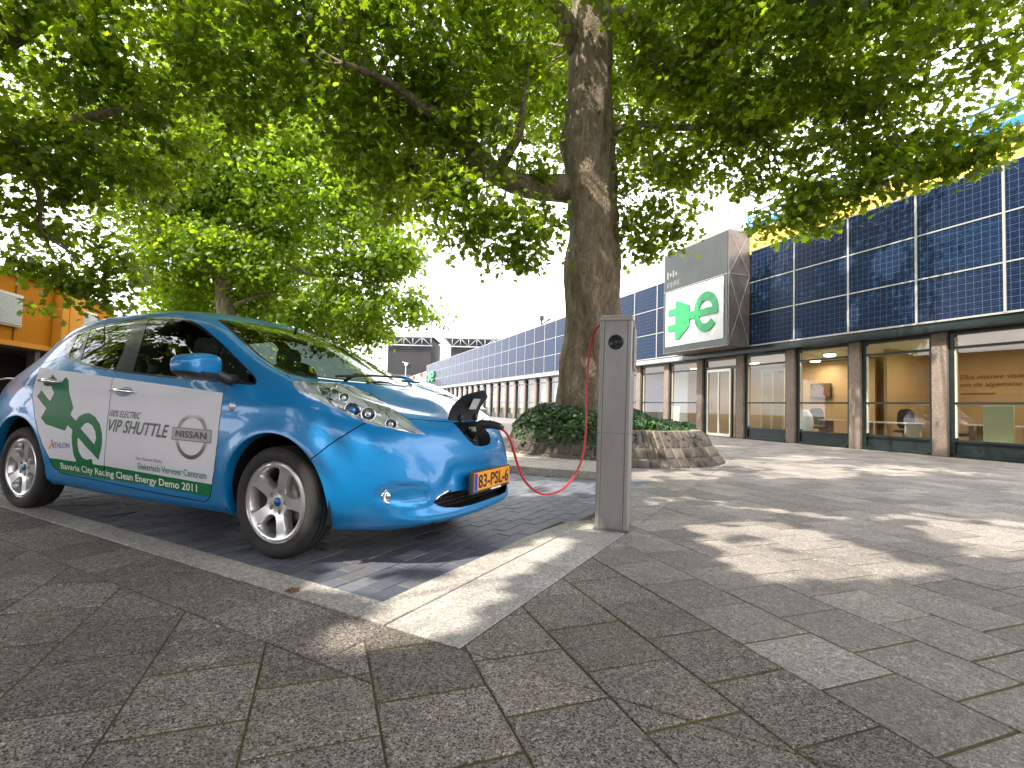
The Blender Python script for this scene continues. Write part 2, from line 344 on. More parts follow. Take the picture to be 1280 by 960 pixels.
FEAT = dict(F={
'dlo': [(5.24,6.68),(5.17,6.8),(5.06,7.0),(4.98,7.15),(4.86,7.35),(4.69,7.58),(4.48,7.81),(4.27,8.01),(4.21,8.13),(4.61,8.05),(4.76,8.06),(4.92,8.06),(5.09,8.08),(5.24,8.1),(5.39,8.12),(5.53,8.14),(5.66,8.16),(5.79,8.18),(5.91,8.2),(6.03,8.21),(6.15,8.23),(6.26,8.24),(6.38,8.25),(6.49,8.27),(6.6,8.27),(6.7,8.28),(6.81,8.29),(6.92,8.29),(7.03,8.3),(7.13,8.31),(7.24,8.31),(7.33,8.32),(7.44,8.32),(7.54,8.32),(7.64,8.32),(7.74,8.32),(7.82,8.33),(7.91,8.34),(7.99,8.34),(8.08,8.33),(8.17,8.32),(8.26,8.3),(8.36,8.28),(8.45,8.24),(8.54,8.19),(8.63,8.13),(8.71,8.07),(8.79,8.01),(8.88,7.95),(8.96,7.88),(9.04,7.82),(9.12,7.76),(9.19,7.7),(9.27,7.63),(9.34,7.56),(9.41,7.49),(9.48,7.42),(9.55,7.33),(9.61,7.24),(9.68,7.15),(9.74,7.05),(9.8,6.94),(9.86,6.83),(9.92,6.72),(9.99,6.58),(10.05,6.45),(10.09,6.33),(10.11,6.2),(10.11,6.09),(10.08,5.93),(10.02,5.9),(9.9,5.88),(9.84,5.88),(9.78,5.88),(9.7,5.88),(9.62,5.89),(9.54,5.89),(9.45,5.89),(9.37,5.9),(9.29,5.9),(9.22,5.9),(9.14,5.9),(9.06,5.91),(8.97,5.91),(8.89,5.91),(8.81,5.91),(8.73,5.91),(8.65,5.92),(8.57,5.92),(8.49,5.92),(8.41,5.92),(8.33,5.92),(8.25,5.92),(8.17,5.93),(8.09,5.93),(8.01,5.93),(7.94,5.94),(7.86,5.94),(7.78,5.95),(7.69,5.95),(7.62,5.96),(7.53,5.97),(7.44,5.97),(7.36,5.98),(7.27,5.99),(7.18,6.0),(7.1,6.01),(7.03,6.01),(6.92,6.02),(6.84,6.03),(6.75,6.04),(6.67,6.05),(6.59,6.06),(6.49,6.09),(6.38,6.11),(6.28,6.14),(6.17,6.18),(6.07,6.21),(5.95,6.26),(5.82,6.32),(5.71,6.38),(5.6,6.43),(5.46,6.5),(5.37,6.56)],
'glass_a': [(4.91,7.73),(4.87,7.87),(5.05,7.88),(5.22,7.89),(5.34,7.71),(5.44,7.55),(5.51,7.4),(5.57,7.26),(5.64,7.09),(5.7,6.93),(5.75,6.76),(5.8,6.6),(5.84,6.43),(5.69,6.48),(5.59,6.53),(5.49,6.58),(5.39,6.71),(5.34,6.88),(5.28,7.04),(5.22,7.2),(5.14,7.36),(5.04,7.54)],
'glass_b': [(5.32,7.91),(5.46,7.93),(5.59,7.96),(5.71,7.99),(5.83,8.03),(5.95,8.06),(6.08,8.07),(6.21,8.08),(6.34,8.09),(6.46,8.1),(6.56,8.11),(6.66,8.11),(6.76,8.12),(6.81,7.94),(6.84,7.79),(6.87,7.66),(6.89,7.54),(6.91,7.38),(6.92,7.24),(6.92,7.1),(6.93,6.96),(6.94,6.83),(6.94,6.69),(6.94,6.55),(6.94,6.41),(6.94,6.26),(6.94,6.1),(6.85,6.12),(6.75,6.13),(6.66,6.14),(6.56,6.16),(6.46,6.19),(6.35,6.22),(6.24,6.25),(6.12,6.28),(6.03,6.33),(5.94,6.38),(5.9,6.54),(5.86,6.7),(5.81,6.86),(5.76,7.01),(5.71,7.17),(5.64,7.34),(5.56,7.51),(5.46,7.7)],
'glass_c': [(7.16,8.16),(7.27,8.17),(7.38,8.17),(7.49,8.19),(7.58,8.19),(7.66,8.19),(7.75,8.2),(7.83,8.21),(7.93,8.2),(8.03,8.2),(8.12,8.21),(8.23,8.17),(8.33,8.15),(8.44,8.13),(8.53,8.06),(8.63,7.99),(8.72,7.94),(8.8,7.86),(8.88,7.8),(8.96,7.73),(9.04,7.67),(9.11,7.61),(9.18,7.55),(9.24,7.49),(9.23,7.32),(9.21,7.17),(9.2,7.03),(9.18,6.89),(9.17,6.76),(9.15,6.63),(9.15,6.48),(9.14,6.33),(9.14,6.17),(9.14,5.99),(9.05,6.0),(8.97,6.0),(8.89,6.0),(8.81,6.01),(8.72,6.01),(8.64,6.01),(8.56,6.01),(8.48,6.02),(8.4,6.02),(8.31,6.02),(8.23,6.02),(8.15,6.03),(8.08,6.03),(8.0,6.03),(7.92,6.04),(7.84,6.04),(7.76,6.04),(7.68,6.04),(7.6,6.05),(7.52,6.06),(7.45,6.07),(7.37,6.08),(7.36,6.22),(7.36,6.35),(7.35,6.48),(7.34,6.6),(7.34,6.72),(7.33,6.84),(7.33,6.97),(7.32,7.1),(7.31,7.24),(7.3,7.38),(7.28,7.52),(7.26,7.65),(7.24,7.8),(7.21,7.97)],
'glass_d': [(9.34,7.45),(9.4,7.37),(9.47,7.29),(9.53,7.21),(9.59,7.13),(9.66,7.04),(9.72,6.95),(9.78,6.85),(9.84,6.74),(9.89,6.66),(9.94,6.56),(9.98,6.46),(10.03,6.36),(10.05,6.25),(10.06,6.13),(10.03,6.02),(9.94,6.02),(9.85,6.02),(9.77,6.02),(9.68,6.01),(9.6,6.01),(9.53,6.01),(9.46,6.01),(9.39,6.01),(9.32,6.01),(9.25,6.0),(9.25,6.17),(9.25,6.33),(9.25,6.48),(9.25,6.63),(9.27,6.78),(9.29,6.93),(9.3,7.09),(9.32,7.26)],
'door_rear': [(6.97,6.43),(6.98,6.31),(6.99,6.17),(7.0,6.03),(7.0,5.89),(7.0,5.73),(6.99,5.56),(7.03,5.32),(7.07,5.07),(7.11,4.84),(7.11,4.62),(7.11,4.42),(7.12,4.22),(7.12,4.04),(7.12,3.86),(7.12,3.69),(7.12,3.52),(7.12,3.35),(7.12,3.19),(7.12,3.03),(7.12,2.87),(7.11,2.7),(7.1,2.54),(7.09,2.38),(7.08,2.2),(7.06,2.02),(7.04,1.84),(7.03,1.66),(7.04,1.46),(7.04,1.25),(6.94,1.27),(6.84,1.28),(6.75,1.3),(6.65,1.32),(6.56,1.33),(6.47,1.34),(6.38,1.35),(6.29,1.36),(6.17,1.38),(6.06,1.4),(5.93,1.42),(5.86,1.51),(5.78,1.6),(5.71,1.69),(5.68,1.89),(5.66,2.07),(5.61,2.24),(5.56,2.4),(5.5,2.55),(5.45,2.71),(5.4,2.86),(5.34,3.02),(5.29,3.18),(5.24,3.34),(5.18,3.5),(5.13,3.67),(5.08,3.84),(5.04,4.02),(4.99,4.2),(4.94,4.38),(4.92,4.57),(4.92,4.76),(4.88,4.96),(4.83,5.18),(4.79,5.4),(4.74,5.62),(4.68,5.84),(4.6,6.05),(4.49,6.27),(4.66,6.33),(4.83,6.4),(4.98,6.46),(5.12,6.53),(5.25,6.59),(5.38,6.6),(5.54,6.6),(5.69,6.59),(5.83,6.57),(5.96,6.55),(6.09,6.53),(6.23,6.51),(6.36,6.5),(6.49,6.48),(6.61,6.47),(6.73,6.46),(6.85,6.45)],
'door_front': [(6.97,6.43),(6.98,6.31),(6.99,6.17),(7.0,6.03),(7.0,5.89),(7.0,5.73),(6.99,5.56),(7.03,5.32),(7.07,5.07),(7.11,4.84),(7.11,4.62),(7.11,4.42),(7.12,4.22),(7.12,4.04),(7.12,3.86),(7.12,3.69),(7.12,3.52),(7.12,3.35),(7.12,3.19),(7.12,3.03),(7.12,2.87),(7.11,2.7),(7.1,2.54),(7.09,2.38),(7.08,2.2),(7.06,2.02),(7.04,1.84),(7.03,1.66),(7.04,1.46),(7.04,1.25),(7.13,1.23),(7.23,1.22),(7.33,1.2),(7.42,1.18),(7.51,1.16),(7.61,1.15),(7.7,1.13),(7.79,1.11),(7.88,1.09),(7.97,1.08),(8.06,1.06),(8.15,1.05),(8.24,1.04),(8.32,1.02),(8.41,1.01),(8.5,1.0),(8.59,0.99),(8.68,0.98),(8.76,0.97),(8.85,0.96),(8.93,0.94),(9.02,0.93),(9.1,0.92),(9.16,1.1),(9.22,1.25),(9.24,1.45),(9.25,1.63),(9.28,1.8),(9.3,1.97),(9.33,2.13),(9.35,2.28),(9.36,2.42),(9.37,2.57),(9.38,2.71),(9.39,2.85),(9.39,2.99),(9.4,3.13),(9.41,3.28),(9.41,3.45),(9.41,3.61),(9.41,3.79),(9.41,3.96),(9.41,4.15),(9.41,4.35),(9.41,4.56),(9.42,4.78),(9.41,5.03),(9.4,5.31),(9.41,5.54),(9.43,5.76),(9.44,5.96),(9.47,6.14),(9.49,6.31),(9.39,6.3),(9.29,6.3),(9.19,6.29),(9.09,6.29),(8.99,6.28),(8.9,6.28),(8.8,6.28),(8.7,6.28),(8.6,6.28),(8.5,6.28),(8.4,6.29),(8.29,6.29),(8.19,6.3),(8.08,6.31),(7.97,6.32),(7.87,6.33),(7.76,6.34),(7.65,6.36),(7.54,6.37),(7.43,6.38),(7.31,6.39),(7.2,6.41),(7.08,6.42)],
'white': [(4.64,6.03),(4.88,5.98),(5.08,5.94),(5.27,5.91),(5.43,5.89),(5.59,5.87),(5.74,5.84),(5.88,5.83),(6.01,5.82),(6.14,5.8),(6.27,5.79),(6.39,5.77),(6.51,5.76),(6.62,5.75),(6.74,5.74),(6.85,5.73),(6.96,5.71),(7.07,5.71),(7.17,5.7),(7.27,5.68),(7.38,5.67),(7.48,5.66),(7.58,5.65),(7.68,5.64),(7.78,5.62),(7.87,5.61),(7.97,5.6),(8.06,5.58),(8.16,5.57),(8.26,5.55),(8.36,5.54),(8.46,5.52),(8.55,5.5),(8.65,5.48),(8.74,5.46),(8.84,5.45),(8.93,5.42),(9.02,5.4),(9.12,5.38),(9.21,5.36),(9.3,5.34),(9.4,5.31),(9.4,5.04),(9.42,4.79),(9.41,4.58),(9.41,4.38),(9.41,4.19),(9.41,4.0),(9.41,3.83),(9.41,3.66),(9.41,3.5),(9.4,3.34),(9.4,3.18),(9.39,3.03),(9.39,2.88),(9.38,2.74),(9.37,2.59),(9.36,2.45),(9.35,2.3),(9.33,2.14),(9.31,1.98),(9.28,1.8),(9.25,1.63),(9.24,1.45),(9.22,1.25),(9.13,1.26),(9.04,1.27),(8.96,1.28),(8.87,1.29),(8.78,1.3),(8.7,1.31),(8.61,1.32),(8.52,1.33),(8.43,1.34),(8.34,1.35),(8.25,1.36),(8.16,1.38),(8.07,1.39),(7.97,1.39),(7.88,1.39),(7.78,1.39),(7.68,1.39),(7.58,1.39),(7.48,1.39),(7.38,1.39),(7.28,1.4),(7.18,1.4),(7.08,1.4),(6.97,1.4),(6.87,1.4),(6.76,1.41),(6.65,1.41),(6.54,1.41),(6.42,1.41),(6.31,1.41),(6.19,1.42),(6.06,1.42),(5.93,1.42),(5.86,1.51),(5.78,1.6),(5.71,1.69),(5.68,1.89),(5.66,2.07),(5.61,2.24),(5.56,2.4),(5.5,2.55),(5.45,2.71),(5.4,2.86),(5.34,3.02),(5.29,3.18),(5.24,3.34),(5.19,3.5),(5.14,3.67),(5.09,3.85),(5.04,4.02),(4.99,4.2),(4.94,4.38),(4.92,4.57),(4.92,4.76),(4.88,4.96),(4.84,5.22),(4.8,5.48),(4.74,5.75)],
'green': [(5.66,2.07),(5.78,2.06),(5.92,2.06),(6.05,2.05),(6.17,2.04),(6.29,2.04),(6.41,2.03),(6.53,2.02),(6.64,2.02),(6.75,2.01),(6.86,2.01),(6.97,2.0),(7.07,2.0),(7.18,1.99),(7.28,1.98),(7.38,1.97),(7.49,1.96),(7.59,1.95),(7.69,1.94),(7.79,1.93),(7.88,1.92),(7.98,1.91),(8.08,1.9),(8.17,1.89),(8.27,1.88),(8.36,1.87),(8.45,1.86),(8.54,1.86),(8.64,1.85),(8.73,1.84),(8.82,1.83),(8.91,1.82),(9.0,1.82),(9.09,1.81),(9.19,1.8),(9.28,1.8),(9.25,1.63),(9.24,1.45),(9.22,1.25),(9.13,1.26),(9.04,1.27),(8.96,1.28),(8.87,1.29),(8.78,1.3),(8.7,1.31),(8.61,1.32),(8.52,1.33),(8.43,1.34),(8.34,1.35),(8.25,1.36),(8.16,1.38),(8.07,1.39),(7.97,1.39),(7.88,1.39),(7.78,1.39),(7.68,1.39),(7.58,1.39),(7.48,1.39),(7.38,1.39),(7.28,1.4),(7.18,1.4),(7.08,1.4),(6.97,1.4),(6.87,1.4),(6.76,1.41),(6.65,1.41),(6.54,1.41),(6.42,1.41),(6.31,1.41),(6.19,1.42),(6.06,1.42),(5.93,1.42),(5.86,1.51),(5.78,1.6),(5.71,1.69),(5.68,1.89)],
'plug': [(5.8,5.53),(5.93,5.36),(6.0,5.12),(6.07,4.88),(6.11,4.67),(6.16,4.45),(6.22,4.24),(6.27,4.04),(6.22,3.81),(6.25,3.7),(6.21,3.55),(6.18,3.41),(6.15,3.28),(6.11,3.15),(5.98,3.19),(5.84,3.24),(5.7,3.29),(5.54,3.33),(5.45,3.45),(5.35,3.56),(5.41,3.71),(5.46,3.87),(5.49,3.96),(5.36,4.11),(5.24,4.27),(5.1,4.44),(5.16,4.6),(5.22,4.77),(5.33,4.6),(5.45,4.43),(5.57,4.27),(5.61,4.45),(5.66,4.65),(5.59,4.81),(5.5,4.99),(5.42,5.2),(5.34,5.41),(5.33,5.66),(5.46,5.48),(5.57,5.3),(5.74,5.2),(5.77,5.36)],
'plugcord': [(6.24,3.73),(6.32,3.62),(6.39,3.52),(6.36,3.35),(6.32,3.18),(6.23,3.29),(6.14,3.39),(6.19,3.56)],
'e': [(6.35,3.47),(6.39,3.6),(6.44,3.73),(6.57,3.86),(6.68,3.89),(6.76,3.82),(6.83,3.76),(6.89,3.63),(6.95,3.51),(6.99,3.33),(7.02,3.16),(7.03,2.97),(7.03,2.78),(7.01,2.59),(6.98,2.4),(6.95,2.2),(6.87,2.33),(6.79,2.46),(6.7,2.58),(6.62,2.7),(6.54,2.83),(6.45,2.95),(6.45,2.83),(6.45,2.7),(6.47,2.56),(6.49,2.43),(6.53,2.32),(6.57,2.22),(6.67,2.16),(6.79,2.23),(6.8,2.0),(6.7,1.96),(6.59,1.91),(6.5,1.91),(6.41,1.92),(6.39,2.11),(6.35,2.28),(6.33,2.48),(6.31,2.68),(6.3,2.84),(6.29,2.99),(6.3,3.11),(6.3,3.23),(6.33,3.35)],
'ehole': [(6.51,3.27),(6.59,3.46),(6.67,3.52),(6.78,3.42),(6.82,3.32),(6.86,3.22),(6.87,3.1),(6.89,2.99),(6.87,2.87),(6.85,2.76),(6.77,2.88),(6.69,3.01),(6.6,3.14)],
'headlight': [(10.95,6.53),(11.01,6.59),(11.07,6.66),(11.14,6.75),(11.21,6.84),(11.28,6.97),(11.6,7.72),(11.34,8.53),(11.35,8.67),(11.37,8.78),(11.39,8.86),(11.41,8.94),(11.43,9.01),(11.46,9.08),(11.48,9.15),(11.49,9.21),(11.52,9.27),(11.54,9.33),(11.56,9.39),(11.63,9.42),(11.7,9.44),(11.78,9.46),(11.86,9.47),(11.97,9.46),(12.08,9.45),(12.19,9.44),(12.31,9.42),(12.46,9.37),(12.6,9.32),(12.75,9.26),(12.88,9.19),(13.01,9.11),(13.13,8.98),(13.23,8.83),(13.31,8.66),(13.37,8.48),(13.41,8.26),(13.43,7.99),(13.4,7.54),(13.36,7.0),(13.35,6.67),(13.37,6.44),(13.39,6.25),(13.41,6.09),(13.44,5.95),(13.47,5.82),(13.51,5.7),(13.54,5.58),(13.57,5.46),(13.6,5.34),(13.63,5.22),(13.66,5.11),(13.7,4.99),(13.73,4.88),(13.78,4.77),(13.82,4.66),(13.73,4.66),(13.65,4.66),(13.57,4.66),(13.5,4.66),(13.42,4.66),(13.36,4.66),(13.29,4.67),(13.23,4.68),(13.16,4.69),(13.1,4.69),(13.04,4.7),(12.98,4.7),(12.92,4.7),(12.86,4.7),(12.8,4.7),(12.74,4.7),(12.69,4.7),(12.63,4.71),(12.58,4.73),(12.53,4.74),(12.47,4.75),(12.42,4.77),(12.37,4.79),(12.31,4.82),(12.26,4.84),(12.21,4.87),(12.15,4.89),(12.11,4.93),(12.06,4.96),(12.02,5.0),(11.97,5.04),(11.92,5.07),(11.87,5.11),(11.82,5.14),(11.77,5.17),(11.71,5.2),(11.66,5.23),(11.61,5.26),(11.56,5.3),(11.51,5.33),(11.46,5.37),(11.41,5.41),(11.36,5.45),(11.3,5.5),(11.24,5.55),(11.18,5.6),(11.12,5.66),(11.06,5.71),(11.03,5.81),(11.01,5.92),(10.98,6.03),(10.97,6.18),(10.96,6.35)],
'hl_div': [(11.56,9.21),(11.63,9.23),(12.0,8.42),(11.83,6.15),(11.75,5.64),(11.68,5.24),(11.62,5.26),(11.68,5.62),(11.76,6.08),(11.95,8.24)],
'bump_shut': [(11.3,2.98),(11.38,3.1),(11.46,3.23),(11.54,3.37),(11.63,3.52),(11.73,3.67),(11.83,3.83),(11.92,3.96),(12.0,4.11),(12.09,4.25),(12.2,4.43),(12.31,4.63),(12.4,4.77),(12.5,4.91)],
'bonnet_near': [(10.86,8.08),(10.89,7.08),(10.9,6.73),(10.96,6.55),(11.05,6.65),(11.14,6.79),(11.23,6.92),(11.34,7.33),(11.32,8.54),(11.33,8.71),(11.36,8.83),(11.38,8.93),(11.41,9.02),(11.44,9.1),(11.46,9.18),(11.49,9.26),(11.51,9.34),(11.54,9.41),(11.6,9.44),(11.68,9.46),(11.75,9.48),(11.84,9.5),(11.98,9.48),(12.13,9.47),(12.28,9.45),(12.47,9.38),(12.65,9.31),(12.83,9.24),(13.0,9.15),(13.15,8.98),(13.27,8.8),(13.35,8.6),(13.41,8.36),(13.44,8.07),(13.42,7.56),(13.37,6.93),(13.38,6.58),(13.4,6.32),(13.45,6.14),(13.5,5.98),(13.56,5.83),(13.64,5.9),(13.73,5.97),(13.82,6.04),(13.92,6.11),(14.03,6.18),(14.14,6.24),(14.25,6.29),(14.36,6.34),(14.47,6.39),(14.58,6.45),(14.69,6.51),(14.81,6.57),(14.93,6.62)],
'screen_base': [(10.65,8.06),(10.75,8.32),(10.83,8.52),(10.88,8.69),(10.93,8.82),(10.98,8.94),(11.02,9.06),(11.06,9.18),(11.11,9.28),(11.15,9.39),(11.2,9.49),(11.24,9.6),(11.28,9.69),(11.32,9.78),(11.37,9.87),(11.4,9.97),(11.44,10.06),(11.48,10.17),(11.53,10.31),(11.59,10.46),(11.63,10.65),(11.65,10.86),(11.65,11.0),(11.65,11.0)],
'apillar': [(8.68,9.09),(8.88,8.97),(9.05,8.88),(9.23,8.8),(9.38,8.72),(9.54,8.63),(9.69,8.55),(9.83,8.47),(9.95,8.4),(10.07,8.33),(10.19,8.26),(10.29,8.2),(10.42,8.14),(10.53,8.11),(10.65,8.06)],
'port': [(15.09,6.55),(15.13,6.33),(15.16,6.12),(15.19,5.91),(15.2,5.63),(15.21,5.38),(15.22,5.15),(15.24,4.94),(15.27,4.76),(15.31,4.59),(15.35,4.43),(15.43,4.28),(15.52,4.12),(15.66,4.08),(15.8,4.03)],
'grille': [(13.72,1.8),(13.79,1.86),(13.87,1.92),(13.96,1.98),(14.06,2.01),(14.15,2.05),(14.23,2.1),(14.35,2.1),(14.47,2.11),(14.59,2.11),(14.73,2.12),(14.87,2.1),(15.02,2.08),(15.17,2.06),(15.33,2.04),(15.5,2.03),(15.68,2.02)],
'fog': [],
'mods': [(12.2,5.56),(12.57,5.59),(13.05,5.24),(12.29,7.51)],
'strip': [(11.86,5.38),(12.22,5.07),(12.63,4.85),(13.07,4.8),(13.57,4.77)],
}, T={
'electric': [(-1.561,0.75),(-1.183,0.743),(-1.562,0.787)],
'vip': [(-1.545,0.65),(-0.881,0.635),(-1.552,0.73)],
'nissan': [(-0.807,0.646),(-0.517,0.645),(-0.811,0.687)],
'het': [(-1.208,0.477),(-0.935,0.472),(-1.206,0.492)],
'evc': [(-1.191,0.415),(-0.52,0.404),(-1.178,0.455)],
'ringc': [(-0.656,0.655),(-0.818,0.647),(-0.501,0.663),(-0.679,0.794),(-0.647,0.517)],
'bar': [(-0.85,0.704),(-0.486,0.7),(-0.482,0.625),(-0.846,0.634)],
'bavaria': [(-2.112,0.353),(-0.62,0.316),(-2.1,0.395)],
'athlon': [(-2.158,0.499),(-1.967,0.507),(-2.159,0.538)],
'athlonA': [(-2.216,0.496),(-2.154,0.499),(-2.19,0.561)],
'athlontop': [(-2.064,0.561),(-1.969,0.564),(-2.064,0.57)],
'h_front': [(-1.568,0.949),(-1.24,0.89)],
'h_rear': [(-2.493,0.991),(-2.198,0.968)],
'marker': [(-0.327,0.849)],
})
# ---------------------------------------------------------------- the blue car
def clip_rect(poly, x0, x1, y0, y1):
    def cl(P, f, inter):
        out = []
        for i in range(len(P)):
            a, b = P[i-1], P[i]
            if f(b):
                if not f(a): out.append(inter(a, b))
                out.append(b)
            elif f(a): out.append(inter(a, b))
        return out
    def ix(X): return lambda a, b: (X, a[1]+(b[1]-a[1])*(X-a[0])/(b[0]-a[0]))
    def iy(Y): return lambda a, b: (a[0]+(b[0]-a[0])*(Y-a[1])/(b[1]-a[1]), Y)
    for f, g in ((lambda p: p[0] >= x0, ix(x0)), (lambda p: p[0] <= x1, ix(x1)), (lambda p: p[1] >= y0, iy(y0)), (lambda p: p[1] <= y1, iy(y1))):
        poly = cl(poly, f, g)
        if not poly: return []
    return poly
def metric(u, v):
    a = np.linalg.norm(surf0(min(u+.05, 16), v)-surf0(max(u-.05, 0), v))/(min(u+.05, 16)-max(u-.05, 0))
    b = np.linalg.norm(surf0(u, min(v+.05, 11))-surf0(u, max(v-.05, 0)))/(min(v+.05, 11)-max(v-.05, 0))
    return max(a, .02), max(b, .02)
def ribbon(line, w, closed=False):
    """strip of real width w along a uv polyline"""
    L = [np.array(p, float) for p in line]; n = len(L); A = []; B = []
    for i in range(n):
        p, q = L[i-1] if (i > 0 or closed) else L[0], L[(i+1) % n] if (i < n-1 or closed) else L[-1]
        mu, mv = metric(*np.clip(L[i], (0, 0), (16, 11)))
        d = (q-p)*np.array([mu, mv]); d /= np.linalg.norm(d)+1e-9
        off = np.array([-d[1]/mu, d[0]/mv])*w/2
        A.append(tuple(L[i]+off)); B.append(tuple(L[i]-off))
    return A, B
def build_car():
    FE = FEAT['F']; TX = FEAT['T']; mir = np.array([1, -1, 1.])
    M = dict(
        blue=None, black=simple('gloss_black_trim', (.012, .012, .014), .18, coat=.3), rubber=simple('black_rubber', (.02, .02, .02), .7),
        dark=simple('dark_underbody', (.012, .012, .012), .85), white=simple('white_vinyl', (.82, .80, .85), .5, spec=.25, coat=.04, var=.03, vscale=2),
        green=simple('green_vinyl', (.0, .17, .045), .5, spec=.2, coat=.04), chrome=simple('chrome', (.82, .82, .84), .12, 1.), glassm=glass('tinted_side_glass', (.26, .30, .28), 1.66, .03),
        screen=glass('windscreen_glass', (.15, .19, .17), 1.85, .06), lens=glass('lamp_lens', (.93, .95, .96), 1.45), ink=simple('dark_print', (.03, .03, .035), .4),
        gtext=simple('green_print', (.01, .22, .13), .4), wtext=simple('white_print', (.85, .85, .85), .4), btext=simple('violet_print', (.07, .06, .45), .4), ytext=simple('yellow_print', (.85, .5, .05), .4),
        bucket=None, red=simple('tail_lamp_red', (.5, .05, .07), .1, coat=1), plastic=simple('grey_plastic', (.035, .036, .038), .45),
        seat=simple('seat_cloth', (.23, .22, .20), .9), beige=simple('headrest_cloth', (.42, .41, .37), .9), grey=simple('grey_print', (.16, .15, .14), .4))
    t = NT('lamp_reflector'); sp = t.sep(t.tc('Object')); fr_ = t.math('FRACT', t.math('MULTIPLY', t.math('ADD', sp[2], t.math('MULTIPLY', sp[0], .55)), 26.)); rib = t.math('LESS_THAN', fr_, .14)
    t.P(Base_Color=t.mix(rib, (.74, .75, .78), (.30, .31, .33)), Metallic=.55, Roughness=.24); t.bump(fr_, .35, .01)
    M['bucket'] = t.mat
    t = NT('blue_car_paint')
    geo = t.node('ShaderNodeNewGeometry')
    fl = t.voro(900, out=1); fleck = t.ramp(t.sep(fl)[0], [(0, (.0003, .185, .47)), (.8, (.0003, .218, .545)), (1, (.003, .32, .68))])
    dust = t.noise(3.5, 6, .7)
    c = t.mix(t.math('MULTIPLY', t.ramp(dust, [(.55, 0), (.8, 1)]), .06), fleck, (.35, .38, .4))
    t.P(Base_Color=c, Metallic=.15, Roughness=.36, Coat_Weight=.65, Coat_Roughness=.03); t.set(t.bsdf, 'Coat IOR', 1.5)
    ins = t.node('ShaderNodeBsdfDiffuse'); ins.inputs[0].default_value = (.03, .03, .03, 1)
    mx = t.node('ShaderNodeMixShader'); t.l.new(geo.outputs['Backfacing'], mx.inputs[0]); t.l.new(t.bsdf.outputs[0], mx.inputs[1]); t.l.new(ins.outputs[0], mx.inputs[2]); t.l.new(mx.outputs[0], t.out.inputs[0])
    M['blue'] = t.mat; M['bezel'] = simple('dark_lamp_bezel', (.035, .035, .04), .25); M['bulb'] = simple('lamp_bulb_blue', (.05, .22, .6), .06, .6, coat=1)
    # ---- regions of the body surface in (u, v)
    def arch(cx, cz, r, lo, hi):
        pts = []
        for k in range(49):
            a = math.radians(-22+224*k/48); x, z = cx+r*math.cos(a), cz+r*math.sin(a)
            if z < .2: continue
            u, v = inv((x, 2, z), (0, -1, 0), us=(lo, hi), vs=(0, 6)); pts.append((u, v))
        return pts
    af = arch(.02, .325, .385, 9, 12.6); ar = arch(-2.68, .325, .395, 2.2, 6.2)
    ends = lambda p: [(p[0][0], -.6)]+p+[(p[-1][0], -.6)]
    R = {}
    R['hole_front_arch'] = ends(af); R['hole_rear_arch'] = ends(ar)
    R['hole_port'] = FE['port']+[(16.5, 4.0), (16.5, 6.95), (15.6, 6.75)]
    R['hole_grille'] = FE['grille']+[(16.5, 2.0), (16.5, 1.25), (15.2, 1.27), (14.5, 1.34), (14.05, 1.48)]
    sb = FE['screen_base']; ap = FE['apillar']; bn = FE['bonnet_near']
    top = [(8.80, 9.7), (8.93, 10.4), (8.97, 11.5)]
    screen = ap+sb[1:]+[(sb[-1][0], 11.5)]+top[::-1]
    cowl_edge = [(a+.20, b) for a, b in sb]
    R['glass_a'] = FE['glass_a']; R['glass_b'] = FE['glass_b']; R['glass_c'] = FE['glass_c']; R['glass_d'] = FE['glass_d']
    R['trim'] = FE['dlo']
    R['headlight'] = FE['headlight']
    R['screen_edge'] = None
    R['screen'] = screen
    R['cowl'] = sb+[(sb[-1][0], 11.6), (cowl_edge[-1][0], 11.6)]+cowl_edge[::-1]
    R['tail'] = [(1.5, 5.4), (2.5, 5.2), (2.6, 6.0), (2.1, 7.2), (1.9, 8.6), (1.35, 8.6), (1.4, 7.2)]
    R['rear_screen'] = [(-.5, 6.9), (1.1, 6.9), (1.15, 8.5), (-.5, 8.6)]
    bonnet = bn+[FE['port'][0], (15.6, 6.75), (16.5, 6.97), (16.5, 11.6), (cowl_edge[-1][0], 11.6)]+cowl_edge[::-1]
    bumper = FE['bump_shut']+[(12.7, 5.0), (13.2, 5.6)]+bn[-16:]+[FE['port'][0], (15.6, 6.75), (16.5, 6.97), (16.5, -.6), (FE['bump_shut'][0][0]+.35, -.6), (FE['bump_shut'][0][0]+.1, 1.5)]
    gaps = []
    def gapline(line, w=.006, closed=False, key='gap'):
        A, B = ribbon(line, w, closed); segs = []
        n = len(line)
        for i in range(n if closed else n-1): segs.append([A[i], A[(i+1) % n], B[(i+1) % n], B[i]])
        gaps.append((key, segs, A, B, closed))
    gapline(FE['door_rear'], closed=True); gapline(FE['door_front'], closed=True)
    gapline(bn+[FE['port'][0], (15.6, 6.75), (15.99, 6.97)], .007); gapline(FE['bump_shut'])
    gapline(ap+sb[1:], .022, key='seal')
    front_fender_seam = [FE['door_front'][-12]]
    # ---- constrained triangulation of the whole (u, v) sheet
    pts = []; edges = []
    def addline(L, closed):
        b = len(pts); pts.extend([tuple(map(float, p)) for p in L]); n = len(L)
        for i in range(n if closed else n-1): edges.append((b+i, b+(i+1) % n))
    decal = dict(white=FE['white'], green=FE['green'], plug=FE['plug'], plugcord=FE['plugcord'], e=FE['e'], ehole=FE['ehole'])
    cons = []
    for k, P in list(R.items())+list(decal.items()):
        if P is None: continue
        Q = clip_rect([tuple(p) for p in P], 0, 16, 0, 11)
        if len(Q) > 2: addline(Q, True); cons += Q
